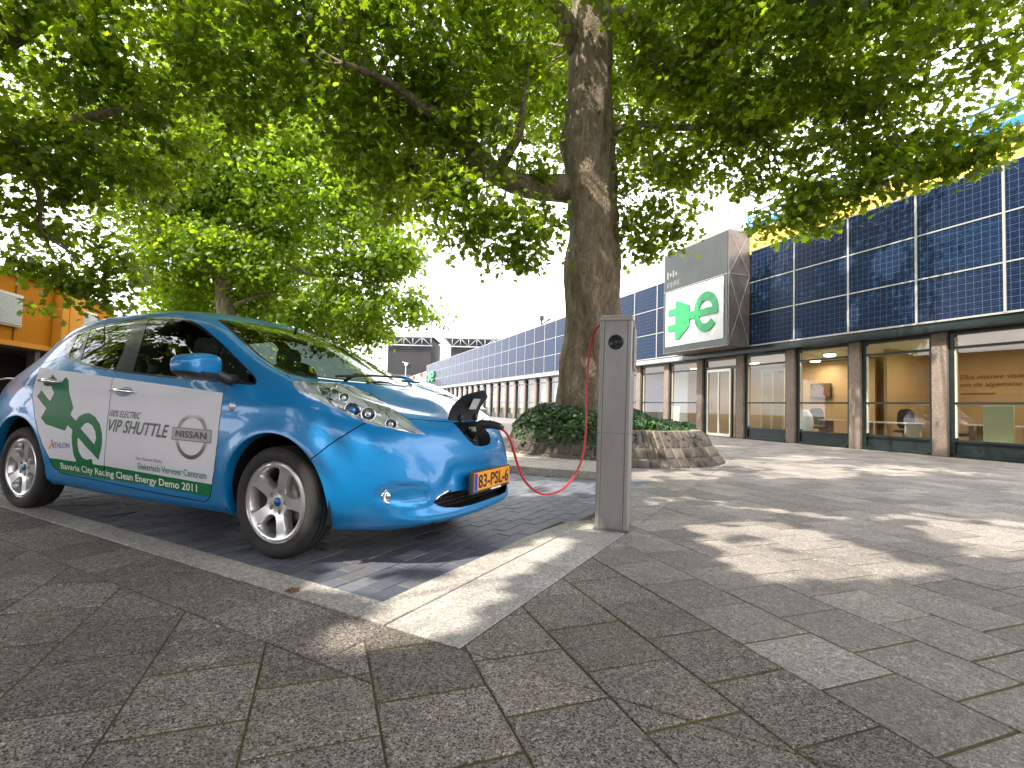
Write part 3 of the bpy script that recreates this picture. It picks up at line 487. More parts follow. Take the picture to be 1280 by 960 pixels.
    for key, segs, A, B, cl in gaps:
        cA = [tuple(np.clip(p, (0, 0), (16, 11))) for p in A]; cB = [tuple(np.clip(p, (0, 0), (16, 11))) for p in B]
        addline(cA, cl); addline(cB, cl); cons += cA+cB
    gu, gv = np.meshgrid(np.linspace(0, 16, 161), np.linspace(0, 11, 89), indexing='ij')
    G = np.stack([gu.ravel(), gv.ravel()], 1); Cn = np.array(cons)
    keep = np.ones(len(G), bool)
    for s in range(0, len(G), 2000):
        d = ((G[s:s+2000, None, :]-Cn[None])**2).sum(-1).min(1); keep[s:s+2000] = d > .03**2
    bd = (G[:, 0] < 1e-6)|(G[:, 0] > 16-1e-6)|(G[:, 1] < 1e-6)|(G[:, 1] > 11-1e-6)
    pts += [tuple(p) for p in G[keep|bd]]
    res = delaunay_2d_cdt([Vector(p) for p in pts], edges, [], 0, 1e-5)
    UV = np.array([tuple(p) for p in res[0]]); TR = np.array([tuple(f) for f in res[2]])
    UV = np.clip(UV, (0, 0), (16, 11))
    a = UV[TR]; area = (a[:, 1, 0]-a[:, 0, 0])*(a[:, 2, 1]-a[:, 0, 1])-(a[:, 1, 1]-a[:, 0, 1])*(a[:, 2, 0]-a[:, 0, 0])
    TR = TR[np.abs(area) > 1e-9]; area = area[np.abs(area) > 1e-9]
    TR[area < 0] = TR[area < 0][:, ::-1]
    PP = surf(UV[:, 0], UV[:, 1]); NN = nrm(UV[:, 0], UV[:, 1])
    edge0 = (UV[:, 0] > 15.999)|(UV[:, 0] < .001)|(UV[:, 1] > 10.999)
    NN[edge0, 1] = 0; NN /= np.linalg.norm(NN, axis=1)[:, None]+1e-9
    PP[edge0, 1] = 0
    cen = UV[TR].mean(1); cx_, cy_ = cen[:, 0], cen[:, 1]
    lab = np.full(len(TR), '', dtype=object)
    def assign(name, mask): lab[(lab == '') & mask] = name
    for k in ('hole_front_arch', 'hole_rear_arch', 'hole_port', 'hole_grille'): assign('hole', pip(cx_, cy_, R[k]))
    dloin = pip(cx_, cy_, FE['dlo'])
    for k in ('glass_a', 'glass_b', 'glass_c', 'glass_d'): assign(k, pip(cx_, cy_, R[k]))
    assign('trim', dloin); assign('headlight', pip(cx_, cy_, R['headlight']))
    for key, segs, A, B, cl in gaps:
        for q in segs:
            q = np.array(q); lo, hi = q.min(0)-1e-6, q.max(0)+1e-6
            m = np.where((cx_ >= lo[0])&(cx_ <= hi[0])&(cy_ >= lo[1])&(cy_ <= hi[1])&(lab == ''))[0]
            if len(m): lab[m[pip(cx_[m], cy_[m], q)]] = key
    assign('screen', pip(cx_, cy_, screen)); assign('cowl', pip(cx_, cy_, R['cowl'])); assign('tail', pip(cx_, cy_, R['tail'])); assign('rear_screen', pip(cx_, cy_, R['rear_screen']))
    assign('door_rear', pip(cx_, cy_, FE['door_rear'])); assign('door_front', pip(cx_, cy_, FE['door_front']))
    assign('bonnet', pip(cx_, cy_, bonnet)); assign('bumper', pip(cx_, cy_, bumper)); assign('body', cx_ > -1)
    # decal colour inside the doors
    inw = pip(cx_, cy_, decal['white']); ing = pip(cx_, cy_, decal['green'])
    inl = (pip(cx_, cy_, decal['plug'])|pip(cx_, cy_, decal['plugcord'])|pip(cx_, cy_, decal['e'])) & ~pip(cx_, cy_, decal['ehole'])
    dm = np.where(inw, 1, 0); dm[(ing|inl)&inw] = 2
    # triangles are counter-clockwise in (u, v); outward on the +y side needs reversing
    Tout = TR[:, ::-1]
    root = empty('electric_car', (-1.00111, 3.70942, 0), math.atan2(-.39986917, .91657223))
    tag(root, 'blue five door electric hatchback with white and green door lettering, plugged into the grey post', 'car')
    def part(name, sel, mats, mi=None, push=0., parent=None, sides=(1, -1), both=False, vfun=None):
        out = []
        if both:   # one mesh over the centreline
            idx = np.unique(Tout[sel]); mp = {int(k): i for i, k in enumerate(idx)}
            f = np.vectorize(mp.get)(Tout[sel]) if len(idx) else Tout[sel]
            P = PP[idx]+NN[idx]*push; N = NN[idx]; cm = edge0[idx]
            P2 = P*mir; N2 = N*mir; m2 = np.arange(len(idx))+len(idx); m2[cm] = np.arange(len(idx))[cm]
            f2 = m2[f][:, ::-1]
            V = np.concatenate([P, P2]); N = np.concatenate([N, N2])
            return mesh_obj(name, V, np.concatenate([f, f2]), mats, parent or root, None if mi is None else np.concatenate([mi[sel]]*2), True, N)
        for s in sides:
            idx = np.unique(Tout[sel]); mp = np.zeros(len(UV), int); mp[idx] = np.arange(len(idx)); f = mp[Tout[sel]]
            P = PP[idx]+NN[idx]*push; N = NN[idx]
            if vfun is not None: P = vfun(P, N)
            if s < 0: P = P*mir; N = N*mir; f = f[:, ::-1]
            out.append(mesh_obj(name, P, f, mats, parent or root, None if mi is None else mi[sel], True, N))
        return out
    body = part('body', np.isin(lab, ['body']), [M['blue']], both=True)
    # recessed shut lines, trims and seals belong to the body
    part('shut_lines', lab == 'gap', [M['dark']], both=True, push=-.007, parent=body)
    part('screen_seal', lab == 'seal', [M['black']], both=True, push=.001)
    part('cowl', lab == 'cowl', [M['plastic']], both=True, push=-.006)
    part('bonnet', lab == 'bonnet', [M['blue']], both=True)
    part('front_bumper', lab == 'bumper', [M['blue']], both=True)
    part('windscreen', lab == 'screen', [M['screen']], both=True)
    part('rear_window', lab == 'rear_screen', [M['black']], both=True)
    part('window_trim', lab == 'trim', [M['black']], push=.0005)
    part('tail_light', lab == 'tail', [M['red']])
    doorsf = part('front_door', lab == 'door_front', [M['blue'], M['white'], M['green']], dm)
    doorsr = part('rear_door', lab == 'door_rear', [M['blue'], M['white'], M['green']], dm)
    for d in doorsf+doorsr: d['label'] = 'blue door covered by white film with a green band'
    for k in ('glass_a', 'glass_b', 'glass_c', 'glass_d'): part('side_window', lab == k, [M['glassm']], push=-.002)
    # headlamp: dished bright reflector under a clear lens
    hb = np.array(FE['headlight']); HB = surf(hb[:, 0], hb[:, 1])
    def dish(P, N):
        d = np.sqrt(((P[:, None]-HB[None])**2).sum(-1)).min(1); return P-N*np.minimum(.05, d*.9)[:, None]
    bs = part('headlight_reflector', lab == 'headlight', [M['bucket']], vfun=dish)
    ls = part('headlight', lab == 'headlight', [M['lens']], vfun=lambda P, N: P+N*np.minimum(.012, np.sqrt(((P[:, None]-HB[None])**2).sum(-1)).min(1)*.35)[:, None])
    def on(u, v, h=0., s=-1):
        P = surf(u, v)+nrm(u, v)*h; return Vector((P[0], P[1]*(1 if s > 0 else -1), P[2]))
    for s, b, l in ((1, bs[0], ls[0]), (-1, bs[1], ls[1])):
        b.parent = l
        A, B = [Vector((p[0], p[1]*s, p[2])) for p in (surf(*FE['hl_div'][0]), surf(*FE['hl_div'][5]))], None
        m = MB()
        # dark divider between marker and main lamp
        p0 = surf(*FE['hl_div'][1]); p1 = surf(*FE['hl_div'][4]); q = [(p0+(p1-p0)*k/6) for k in range(7)]
        qq = []
        for k, pt in enumerate(q):
            uv = inv(pt+np.array([.3, 1.0, .5])*.5, -np.array([.3, 1.0, .5]), us=(10.3, 13), vs=(3.5, 10)); P = surf(*uv)+nrm(*uv)*.004; qq.append((P[0], P[1]*s, P[2]))
        m.tube(qq, .009, 6); m.build('lamp_divider', [M['black']], l)
        ax = Vector((.72, .62*s, .28)).normalized(); Rm = ax.to_track_quat('Z', 'Y').to_matrix()
        for (u_, v_), r, nm in zip(FE['mods'], (.040, .036, .030, .026), ('projector_lamp', 'main_lamp', 'turn_lamp', 'side_lamp')):
            c = on(u_, v_, -.030, s)
            e = empty(nm, parent=l); m = MB(); m.lathe([(r, .012), (r*1.02, .020), (r*1.16, .020), (r*1.22, .0), (r*1.25, -.02)], 28, 0, c, Rm); m.build('ring', [M['chrome']], e)
            m = MB(); m.lathe([(0, .002), (r*.35, .004), (r*.8, .010), (r, .014)], 24, 0, c, Rm); m.build('bowl', [M['bezel']], e)
            m = MB(); m.lathe([(0, .026), (r*.3, .024), (r*.55, .014), (r*.62, .002)], 20, 0, c, Rm); m.build('bulb', [M['bulb'] if nm == 'projector_lamp' else M['chrome']], e)
        P = [on(a_, b_, -.010, s) for a_, b_ in FE['strip']]
        m = MB(); m.tube(P, .0075, 6); m.build('lamp_strip', [M['chrome']], l)
    # ---- turned-in wheel arch lips and wheel housings
    for cx, r, L in ((.02, .385, af), (-2.68, .395, ar)):
        for s in (1, -1):
            A = [surf(*p) for p in L]; V = []; F = []
            n = len(A)
            for dep in (0, .015, .06):
                for k, p in enumerate(A):
                    q = np.array([cx, p[1], .325]); d = (p-q); d /= np.linalg.norm(d)
                    V.append(((p-d*.006*(dep > 0))[0], (p[1]-dep)*s, (p-d*.006*(dep > 0))[2]))
            for j in range(2):
                for k in range(n-1): F.append([j*n+k, j*n+k+1, (j+1)*n+k+1, (j+1)*n+k])
            mesh_obj('wheel_arch', V, F, [M['blue']], body, smooth=True)
            m = MB(); V = []; F = []
            for k in range(25):
                a = math.radians(-14+208*k/24)
                for y in (.86, .50): V.append((cx+(r+.012)*math.cos(a), y*s, .325+(r+.012)*math.sin(a)))
            for k in range(24): F.append([2*k, 2*k+1, 2*k+3, 2*k+2])
            F.append([2*k+1 for k in range(25)])
            m.add(V, F, 0, False); m.build('wheel_housing', [M['dark']], root)
    m = MB(); m.box((-1.33, 0, .24), (1.90, 1.60, .05)); m.box((.40, 0, .235), (.90, .96, .04)); m.box((-2.85, 0, .27), (1.1, .9, .05)); m.box((-1.33, 0, .21), (1.5, 1.1, .03)); m.build('underbody', [M['dark']], root)
    # ---- lower intake with mesh, fog lamps, chrome strips, charge port
    m = MB()
    m.box((.80, 0, .34), (.015, .95, .13), m=0)
    for k in range(-11, 12):
        for q in range(4): m.box((.815+.02*(1-(k/11)**2), k*.042+(q % 2)*.021, .295+q*.024), (.012, .034, .006), m=1)
    for k in range(-22, 23): m.box((.812+.02*(1-(k/22)**2), k*.021, .33), (.008, .004, .085), m=1)
    m.build('lower_grille', [M['dark'], M['plastic']], root)
    for s in (1, -1):
        uv = inv((2, .70, .392), (-1, 0, 0), us=(11.5, 14.5), vs=(.5, 4)); c = on(*uv, -.004, s)
        m = MB(); Rm = Vector((.86, .42*s, .06)).to_track_quat('Z', 'Y').to_matrix()
        m.lathe([(.0, .006), (.024, .005), (.033, .0), (.036, .009), (.043, .008), (.046, -.03)], 28, 0, c, Rm); m.build('fog_lamp', [M['chrome']], root); m = MB(); m.lathe([(0, .009), (.02, .008), (.032, .003)], 20, 0, c, Rm); m.build('fog_lens', [M['lens']], root)
        m = MB(); L_ = [on(a, b+.06, .004, s) for a, b in FE['grille'][1:8]]; m.tube(L_, .008, 6); m.build('chrome_strip', [M['chrome']], root)
    pl = FE['port']; rim = [surf(*p) for p in pl]; rim = [(p[0], p[1], p[2]) for p in rim]
    full = [(x, -y, z) for x, y, z in rim]+[(x, y, z) for x, y, z in rim[::-1]]
    full = [p for p in full]
    n = len(full); inward = Vector((-.72, 0, -.62))
    V = [Vector(p) for p in full]+[Vector(p)*1+inward*.085+Vector((0, -p[1]*.22, 0)) for p in full]
    F = [[i, (i+1) % n, n+(i+1) % n, n+i] for i in range(n)]+[[n+i for i in range(n)]]
    port = mesh_obj('charge_port', V, F, [simple('charge_well_black', (.018, .02, .022), .5)], root)
    m = MB(); ax = Vector((.80, 0, .60)).normalized(); Rm = ax.to_track_quat('Z', 'Y').to_matrix()
    for y, r in ((.065, .034), (-.055, .045)):
        m.lathe([(0, .02), (r*.7, .02), (r*.75, .03), (r, .03), (r*1.05, 0)], 22, 0, Vector((.775, y, .665)), Rm)
    m.build('charge_socket', [M['plastic']], port)
    # lid, hinged at its top edge and standing open
    V = []; F = []; nu_, nv_ = 13, 9
    for j in range(nv_):
        t_ = j/(nv_-1); w = .190*(1-max(0, t_-.30)**2*.60)
        if t_ > .85: w *= math.sqrt(max(0., 1-((t_-.85)/.16)**2))*.86+.14
        for i in range(nu_):
            s_ = -1+2*i/(nu_-1)
            base = Vector((.765+.125*t_-.035*math.sin(t_*PI), 0, .800+.215*t_-.018*t_*t_))
            V.append(base+Vector((-.025*(s_*s_)*1.0+.0, s_*w, -.012*s_*s_)))
    for j in range(nv_-1):
        for i in range(nu_-1): F.append([j*nu_+i, j*nu_+i+1, (j+1)*nu_+i+1, (j+1)*nu_+i])
    nn = len(V); nrmv = Vector((-.88, 0, .47))
    V2 = [v-nrmv*.014 for v in V]; F2 = [[nn+i for i in f[::-1]] for f in F]
    rimq = []
    bd = [i for i in range(nu_)]+[j*nu_+nu_-1 for j in range(1, nv_)]+[(nv_-1)*nu_+i for i in range(nu_-2, -1, -1)]+[j*nu_ for j in range(nv_-2, 0, -1)]
    for k in range(len(bd)): a_, b_ = bd[k], bd[(k+1) % len(bd)]; rimq.append([b_, a_, nn+a_, nn+b_])
    allF = F[:]+F2+rimq
    lid = mesh_obj('charge_lid', V+V2, allF, [M['blue'], simple('lid_lining', (.014, .014, .016), .5)], root, [0]*len(F)+[1]*(len(F2)+len(rimq)), smooth=False)
    autosmooth(lid, 50)
    m = MB(); c = Vector((.812, -.005, .915))-nrmv*.022; e1 = Vector((0, 1, 0)); e2 = Vector((.42, 0, .90)).normalized()
    m.add([c+e1*a_*.05+e2*b_*.038 for a_, b_ in ((-1, -1), (1, -1), (1, 1), (-1, 1))], [[3, 2, 1, 0]]); m.build('warning_label', [simple('label_paper', (.5, .5, .5), .5, var=.2, vscale=60)], lid)
    m = MB(); m.tube([(.77, -.10, .79), (.79, -.10, .83)], .012); m.build('hinge', [M['plastic']], lid); m = MB(); m.tube([(.77, .10, .79), (.79, .10, .83)], .012); m.build('hinge', [M['plastic']], lid)
    # ---- number plate
    np_ = empty('number_plate', (0, 0, 0), parent=root)
    m = MB(); m.box((.958, 0, .428), (.028, .545, .140), bev=.006); m.build('plate_frame', [M['plastic']], np_)
    m = MB(); m.box((.975, .0, .432), (.004, .52, .112), bev=.001); m.build('plate_panel', [simple('orange_plate', (.90, .36, .02), .35)], np_)
    m = MB(); m.box((.9785, -.238, .432), (.003, .036, .104)); m.build('plate_strip', [simple('plate_blue', (.01, .07, .5), .35)], np_)
    V, F, x0, x1, h = text_mesh('83-PSL-6', bold=.022, space=1.0)
    V = [(.9785, -.205+(x-x0)/(x1-x0)*.445, .392+y/h*.082) for x, y in V]; mesh_obj('plate_writing', V, F, [M['ink']], np_)
    m = MB(); m.box((.976, .05, .366), (.006, .15, .010)); m.build('plate_tag', [M['wtext']], np_)
    # ---- mirrors, handles, side markers, wipers
    for s in (-1, 1):
        mr = empty('wing_mirror', parent=root)
        def sh(p):
            k = (p.x+.08)/.16; return Vector((p.x-.03*(p.y*s > 0)*0, p.y*(1-.12*max(0, p.x/.075)), p.z*(1-.30*max(0, p.y*s/.135))))
        m = MB(); m.sell((-.485, s*1.0, 1.078), (.085, .138, .080), .52, 28, 16, R=Matrix.Rotation(-s*.16, 3, 'Z'), fn=sh)
        V = m.V; m.M = [0 if sum(V[i][2] for i in f)/len(f) > 1.040 else 1 for f in m.F]
        m.build('mirror_cap', [M['blue'], M['plastic']], mr)
        m = MB(); m.tube([(-.43, s*.80, 1.005), (-.43, s*.86, 1.015), (-.45, s*.91, 1.045), (-.47, s*.95, 1.06)], [.038, .032, .03, .035], 10); m.build('mirror_arm', [M['plastic']], mr)
        m = MB(); m.sell((-.565, s*1.0, 1.08), (.008, .11, .058), .6, 20, 8); m.build('mirror_glass', [M['chrome']], mr)
    BV = BVHTree.FromPolygons([Vector(p) for p in PP], [list(map(int, f)) for f in Tout])
    def side(x, z, off=.002):
        h = BV.ray_cast(Vector((x, 2, z)), Vector((0, -1, 0)))
        if h[0] is None: return Vector((x, -.87, z))
        i = h[0]+h[1]*off; return Vector((i.x, -i.y, i.z))
    for s in (-1, 1):
        for (x0, x1, z0), d in (((-1.545, -1.265, .925), doorsf), ((-2.475, -2.20, .988), doorsr)):
            dd = d[1] if s < 0 else d[0]
            P = []
            for k in range(9):
                t_ = k/8; x = x0+(x1-x0)*t_; p = side(x, z0-.01*t_, .012+.02*math.sin(PI*min(1, max(0, t_*1.1-.05)))); P.append((p.x, p.y*(1 if s < 0 else -1), p.z))
            m = MB(); m.tube(P, [.010, .014, .015, .016, .016, .016, .015, .014, .010], 10); h_ = m.build('door_handle', [M['chrome']], dd)
            c = side((x0+x1)/2, z0, .0015); V = []
            for k in range(24):
                a = 2*PI*k/24; p = side((x0+x1)/2+.085*math.cos(a), z0-.004+.034*math.sin(a), .0016); V.append((p.x, p.y*(1 if s < 0 else -1), p.z))
            mesh_obj('handle_recess', V, [list(range(24))], [M['plastic'] if d is doorsr else simple('pale_blue_recess', (.25, .38, .55), .3)], dd)
        p = side(-.327, .849, .004); m = MB(); Rm = Vector((0, s, .1)).to_track_quat('Z', 'Y').to_matrix()
        m.lathe([(0, .012), (.014, .010), (.022, .004), (.026, 0), (.028, -.01)], 20, 0, (p.x, p.y*(1 if s < 0 else -1), p.z), Rm); m.build('side_marker', [M['bucket']], root)
    for P, r in (([(.10, -.50, 1.055), (.07, -.1, 1.085), (.03, .33, 1.098)], .008), ([(.17, .1, 1.06), (.05, .5, 1.07)], .008)):
        m = MB(); m.tube(P, r, 6); m.build('wiper', [M['rubber']], root)
    # ---- printing on the near side doors
    def write(txt, a, b, capz, mat, bold=0., shear=0., parent=None, wlim=None, space=1.):
        V, F, x0, x1, h = text_mesh(txt, bold, shear, space)
        off_ = .0050 if txt == 'NISSAN' else .0022; a = np.array(a); b = np.array(b); L = np.linalg.norm(b-a); ex = (b-a)/L; ez = np.array([-ex[1], ex[0]])
        capw = h if not any(c in txt for c in 'gyj') else h
        out = []
        for x, y in V:
            q = a+ex*(x-x0)/(x1-x0)*L+ez*y/h*capz; out.append(side(q[0], q[1], off_))
        return mesh_obj('door_writing', out, F, [mat], parent)
    fd, rd = doorsf[1], doorsr[1]
    cap = lambda k: abs(TX[k][2][1]-TX[k][0][1])
    write('100% ELECTRIC', (-1.528, .752), TX['electric'][1], .044, M['ink'], .006, .3, fd)
    write('VIP SHUTTLE', (-1.522, .652), TX['vip'][1], .083, M['ink'], .018, .3, fd)
    write('Het Nieuwe Rijden', TX['het'][0], TX['het'][1], .022, M['grey'], .0, .2, fd)
    write('Elektrisch Vervoer Centrum', TX['evc'][0], TX['evc'][1], .044, M['gtext'], .004, 0, fd)
    # the band's line of writing runs over both doors
    a, b = np.array((-2.10, .352)), np.array((-.62, .316))
    t_ = (-1.575-a[0])/(b[0]-a[0]); mid = a+(b-a)*t_
    write('Bavaria City Rac', a, mid-(.0, 0), .046, M['wtext'], .014, 0, rd); write('ing Clean Energy Demo 2011', mid+(b-a)*.008, b, .046, M['wtext'], .014, 0, fd)
    write('THLON', TX['athlon'][0], TX['athlon'][1], .040, M['btext'], .006, 0, rd); write('A', TX['athlonA'][0], TX['athlonA'][1], .062, M['btext'], .01, 0, rd)
    V = [side(x, z, .0026) for x, z in ((-2.235, .488), (-2.21, .488), (-2.165, .545), (-2.185, .548))]; mesh_obj('yellow_stroke', V, [[0, 1, 2, 3]], [M['ytext']], rd)
    # round badge print: ring with a name bar
    em = []; ems = []
    cxr, czr, ro, ri = -.662, .655, .145, .119
    tb = NT('silver_badge_print'); zc = tb.sep(tb.tc('Object'))
    tb.P(Base_Color=tb.ramp(tb.math('MULTIPLY', tb.math('SUBTRACT', zc[2], .50), 3.3), [(0, (.07, .06, .055)), (.3, (.22, .2, .2)), (.5, (.6, .6, .6)), (.6, (.25, .24, .24)), (.85, (.10, .10, .10)), (1, (.55, .55, .55))]), Roughness=.35, Metallic=.3)
    n = 64; V = []; F = []
    for k in range(n):
        a = 2*PI*k/n
        for r in (ro, ri): V.append(side(cxr+r*math.cos(a)*1.04, czr+r*math.sin(a)*.97, .002))
    F = [[2*k, 2*((k+1) % n), 2*((k+1) % n)+1, 2*k+1] for k in range(n)]
    mesh_obj('badge_ring', V, F, [tb.mat], fd)
    V = []; F = []; K = 10
    for k in range(K+1):
        x = -.843+.362*k/K
        for z in (.632, .702): V.append(side(x, z-.004*k/K, .003))
    F = [[2*k, 2*k+2, 2*k+3, 2*k+1] for k in range(K)]; mesh_obj('badge_bar', V, F, [simple('badge_bar_grey', (.42, .40, .40), .4)], fd)
    V = []; F = []
    for k in range(K+1):
        x = -.848+.372*k/K
        for z in (.627, .707): V.append(side(x, z-.004*k/K, .0026))
    F = [[2*k, 2*k+2, 2*k+3, 2*k+1] for k in range(K)]; mesh_obj('badge_edge', V, F, [simple('badge_edge_dark', (.12, .11, .11), .4)], fd)
    write('NISSAN', (-.808, .649), (-.517, .645), .040, M['ink'], .022, 0, fd, space=1.05)
    # ---- cabin
    m = MB(); m.box((-1.45, 0, .45), (2.6, 1.45, .06)); m.box((-2.75, 0, .75), (.9, 1.3, .5)); m.build('cabin_floor', [M['dark']], root)
    m = MB(); m.box((-.12, 0, .88), (.42, 1.42, .20), bev=.06); m.box((-.22, .36, 1.0), (.22, .40, .08), bev=.03); m.build('dashboard', [M['plastic']], root)
    m = MB(); Rm = Matrix.Rotation(-1.15, 3, 'Y'); 
    ring = [Vector((0, .18*math.cos(2*PI*k/28), .18*math.sin(2*PI*k/28))) for k in range(29)]; Rt = Matrix.Rotation(.42, 3, 'Y')
    m.tube([Rt@p+Vector((-.52, .37, .96)) for p in ring], .014, 6, cap=False); m.box((-.50, .37, .95), (.03, .30, .04)); m.build('steering_wheel', [M['dark']], root)
    def seat(x, y, w):
        st = empty('seat', parent=root)
        m = MB(); m.sell((x+.22, y, .60), (.28, w, .11), .5); m.sell((x-.08, y, .90), (.10, w, .34), .5, R=Matrix.Rotation(-.25, 3, 'Y')); m.build('seat_cushion', [M['seat']], st)
        for yy in ([y] if w < .3 else [y-.3, y+.3]):
            m = MB(); m.sell((x-.20, yy, 1.27), (.05, .12, .085), .6); m.tube([(x-.17, yy-.05, 1.1), (x-.19, yy-.05, 1.25)], .008, 6); m.tube([(x-.17, yy+.05, 1.1), (x-.19, yy+.05, 1.25)], .008, 6); m.build('headrest', [M['beige']], st)
    seat(-1.05, -.37, .24); seat(-1.05, .37, .24); seat(-2.0, 0, .58)
    m = MB(); m.box((-.80, 0, 1.39), (.03, .24, .07), bev=.02); m.tube([(-.80, 0, 1.43), (-.78, 0, 1.47)], .01); m.build('rear_view_mirror', [M['dark']], root)
    # ---- wheels
    tt = NT('tyre_rubber'); o = tt.sep(tt.tc('Object')); ang = tt.math('ARCTAN2', o[2], o[0]); rr = tt.math('SQRT', tt.math('ADD', tt.math('MULTIPLY', o[0], o[0]), tt.math('MULTIPLY', o[2], o[2])))
    st = tt.math('GREATER_THAN', tt.math('SINE', tt.math('ADD', tt.math('MULTIPLY', ang, 72.), tt.math('MULTIPLY', o[1], 45.))), -.55); tread = tt.math('GREATER_THAN', rr, .2985)
    hgt = tt.math('MULTIPLY', st, tread); ringh = tt.math('MULTIPLY', tt.math('SINE', tt.math('MULTIPLY', rr, 900.)), .08)
    tt.P(Base_Color=tt.ramp(tt.noise(9, 5, .7), [(.3, (.020, .018, .017)), (.75, (.045, .040, .037))]), Roughness=.72)
    tt.bump(tt.math('ADD', hgt, ringh), 1., .006)
    alloy = simple('silver_alloy', (.66, .65, .64), .28, .75, coat=.3, var=.04, vscale=20)
    well = simple('brake_dark', (.05, .045, .04), .6, .4); discm = simple('brake_disc', (.30, .27, .25), .35, .9)
    def make_wheel(x, s):
        w = empty('wheel', (x, .775*s, .314), parent=root)
        # local: y outward * s
        fl = lambda v: (v[0], v[1]*s, v[2])
        prof = [(.222, .055), (.232, .078), (.246, .092), (.262, .0975), (.280, .096), (.297, .088), (.308, .076), (.3135, .066), (.3155, .054), (.316, .046), (.309, .045), (.309, .037), (.316, .036), (.3165, .014), (.309, .013), (.309, .005), (.3165, .004), (.3165, -.022), (.309, -.023), (.309, -.031), (.316, -.032), (.315, -.055), (.310, -.075), (.297, -.09), (.262, -.098), (.232, -.08), (.222, -.055)]
        n = 72; V = []; F = []
        for r, y in prof:
            for k in range(n): a = 2*PI*k/n; V.append(fl((r*math.cos(a), y, r*math.sin(a))))
        for i in range(len(prof)-1):
            for k in range(n):
                f = [i*n+k, i*n+(k+1) % n, (i+1)*n+(k+1) % n, (i+1)*n+k]; F.append(f if s < 0 else f[::-1])
        ty = mesh_obj('tyre', V, F, [tt.mat], w); autosmooth(ty, 50)
        # rim face: disc with five rounded windows and five bolt holes
        win = []
        for k in range(5):
            ac = math.radians(36+72*k)
            pl_ = []
            for r, h in ((.082, .20), (.078, 0), (.082, -.20), (.100, -.34), (.150, -.42), (.184, -.435), (.196, -.38), (.199, -.25), (.200, 0), (.199, .25), (.196, .38), (.184, .435), (.150, .42), (.100, .34)):
                pl_.append((r*math.cos(ac+h), r*math.sin(ac+h)))
            sm = []
            for i in range(len(pl_)):   # rounded by Catmull-Rom
                p0, p1, p2, p3 = [np.array(pl_[(i+q) % len(pl_)]) for q in (-1, 0, 1, 2)]
                for q in (0, 1/3, 2/3): sm.append(tuple(.5*(2*p1+(p2-p0)*q+(2*p0-5*p1+4*p2-p3)*q*q+(3*p1-p0-3*p2+p3)*q**3)))
            win.append(sm)
        holes = [[(.057*math.cos(math.radians(72*k))+.0150*math.cos(2*PI*q/14), .057*math.sin(math.radians(72*k))+.0150*math.sin(2*PI*q/14)) for q in range(14)] for k in range(5)]
        P = []; E = []
        def al(L):
            b = len(P); P.extend(L); E.extend([(b+i, b+(i+1) % len(L)) for i in range(len(L))])
        ring = lambda r, n: [(r*math.cos(2*PI*k/n), r*math.sin(2*PI*k/n)) for k in range(n)]
        al(ring(.222, 72)); al(ring(.212, 72)); al(ring(.027, 24))
        for q in win+holes: al(q)
        for r, n_ in ((.04, 20), (.073, 30), (.206, 72)): P += ring(r, n_)
        rs = delaunay_2d_cdt([Vector(p) for p in P], E, [], 0, 1e-6)
        W = np.array([tuple(p) for p in rs[0]]); T = np.array([tuple(f) for f in rs[2]]); ce = W[T].mean(1)
        cut = np.zeros(len(T), bool)
        for q in win+holes: cut |= pip(ce[:, 0], ce[:, 1], q)
        T = T[~cut]; rad = np.hypot(W[:, 0], W[:, 1])
        Y = np.interp(rad, [0, .03, .05, .07, .12, .19, .206, .214, .222], [.060, .060, .058, .061, .070, .078, .079, .083, .078])
        V = np.stack([W[:, 0], Y*s, W[:, 1]], 1)
        F = [tuple(f) if s < 0 else tuple(f[::-1]) for f in T]
        V = [tuple(v) for v in V]
        yv = lambda r: float(np.interp(r, [0, .03, .05, .07, .12, .19, .206, .214, .222], [.060, .060, .058, .061, .070, .078, .079, .083, .078]))
        for q, dp, tp in [(q, .055, .86) for q in win]+[(q, .02, .9) for q in holes]:
            c = np.mean(q, 0); b = len(V); n = len(q)
            for lay, (dd, sc_) in enumerate(((0, 1), (.004, .955 if dp > .03 else .95), (dp, tp))):
                for p in q:
                    z = c+(np.array(p)-c)*sc_; V.append((z[0], (yv(np.hypot(*p))-dd)*s, z[1]))
            for l in range(2):
                for i in range(n):
                    f = [b+l*n+i, b+l*n+(i+1) % n, b+(l+1)*n+(i+1) % n, b+(l+1)*n+i]; F.append(f if s > 0 else f[::-1])
            if dp < .03: F.append([b+2*n+i for i in range(n)])
        n = 72; b = len(V)
        for r, y in ((.222, .078), (.226, .083), (.231, .080), (.230, .06), (.215, .045), (.205, .02), (.203, -.08)):
            for k in range(n): a = 2*PI*k/n; V.append((r*math.cos(a), y*s, r*math.sin(a)))
        for i in range(6):
            for k in range(n):
                f = [b+i*n+k, b+i*n+(k+1) % n, b+(i+1)*n+(k+1) % n, b+(i+1)*n+k]; F.append(f if s < 0 else f[::-1])
        rm = mesh_obj('rim', V, F, [alloy], w); autosmooth(rm, 38)
        Rm = Vector((0, s, 0)).to_track_quat('Z', 'Y').to_matrix()
        m = MB(); m.lathe([(0, .067), (.018, .067), (.025, .063), (.026, .055)], 24, 0, (0, 0, 0), Rm); m.build('hub_cap', [simple('hub_blue', (.02, .12, .33), .3, .3)], w)
        m = MB(); V_, F_, x0, x1, h = text_mesh('-o-', bold=.02)
        m = MB(); m.lathe([(.04, .0), (.14, .0), (.14, -.022), (.04, -.022)], 40, 0, (0, 0, 0), Rm, close=True)
        m.lathe([(0, .03), (.05, .03), (.065, .0)], 24, 0, (0, 0, 0), Rm); m.build('brake_disc', [discm], w)
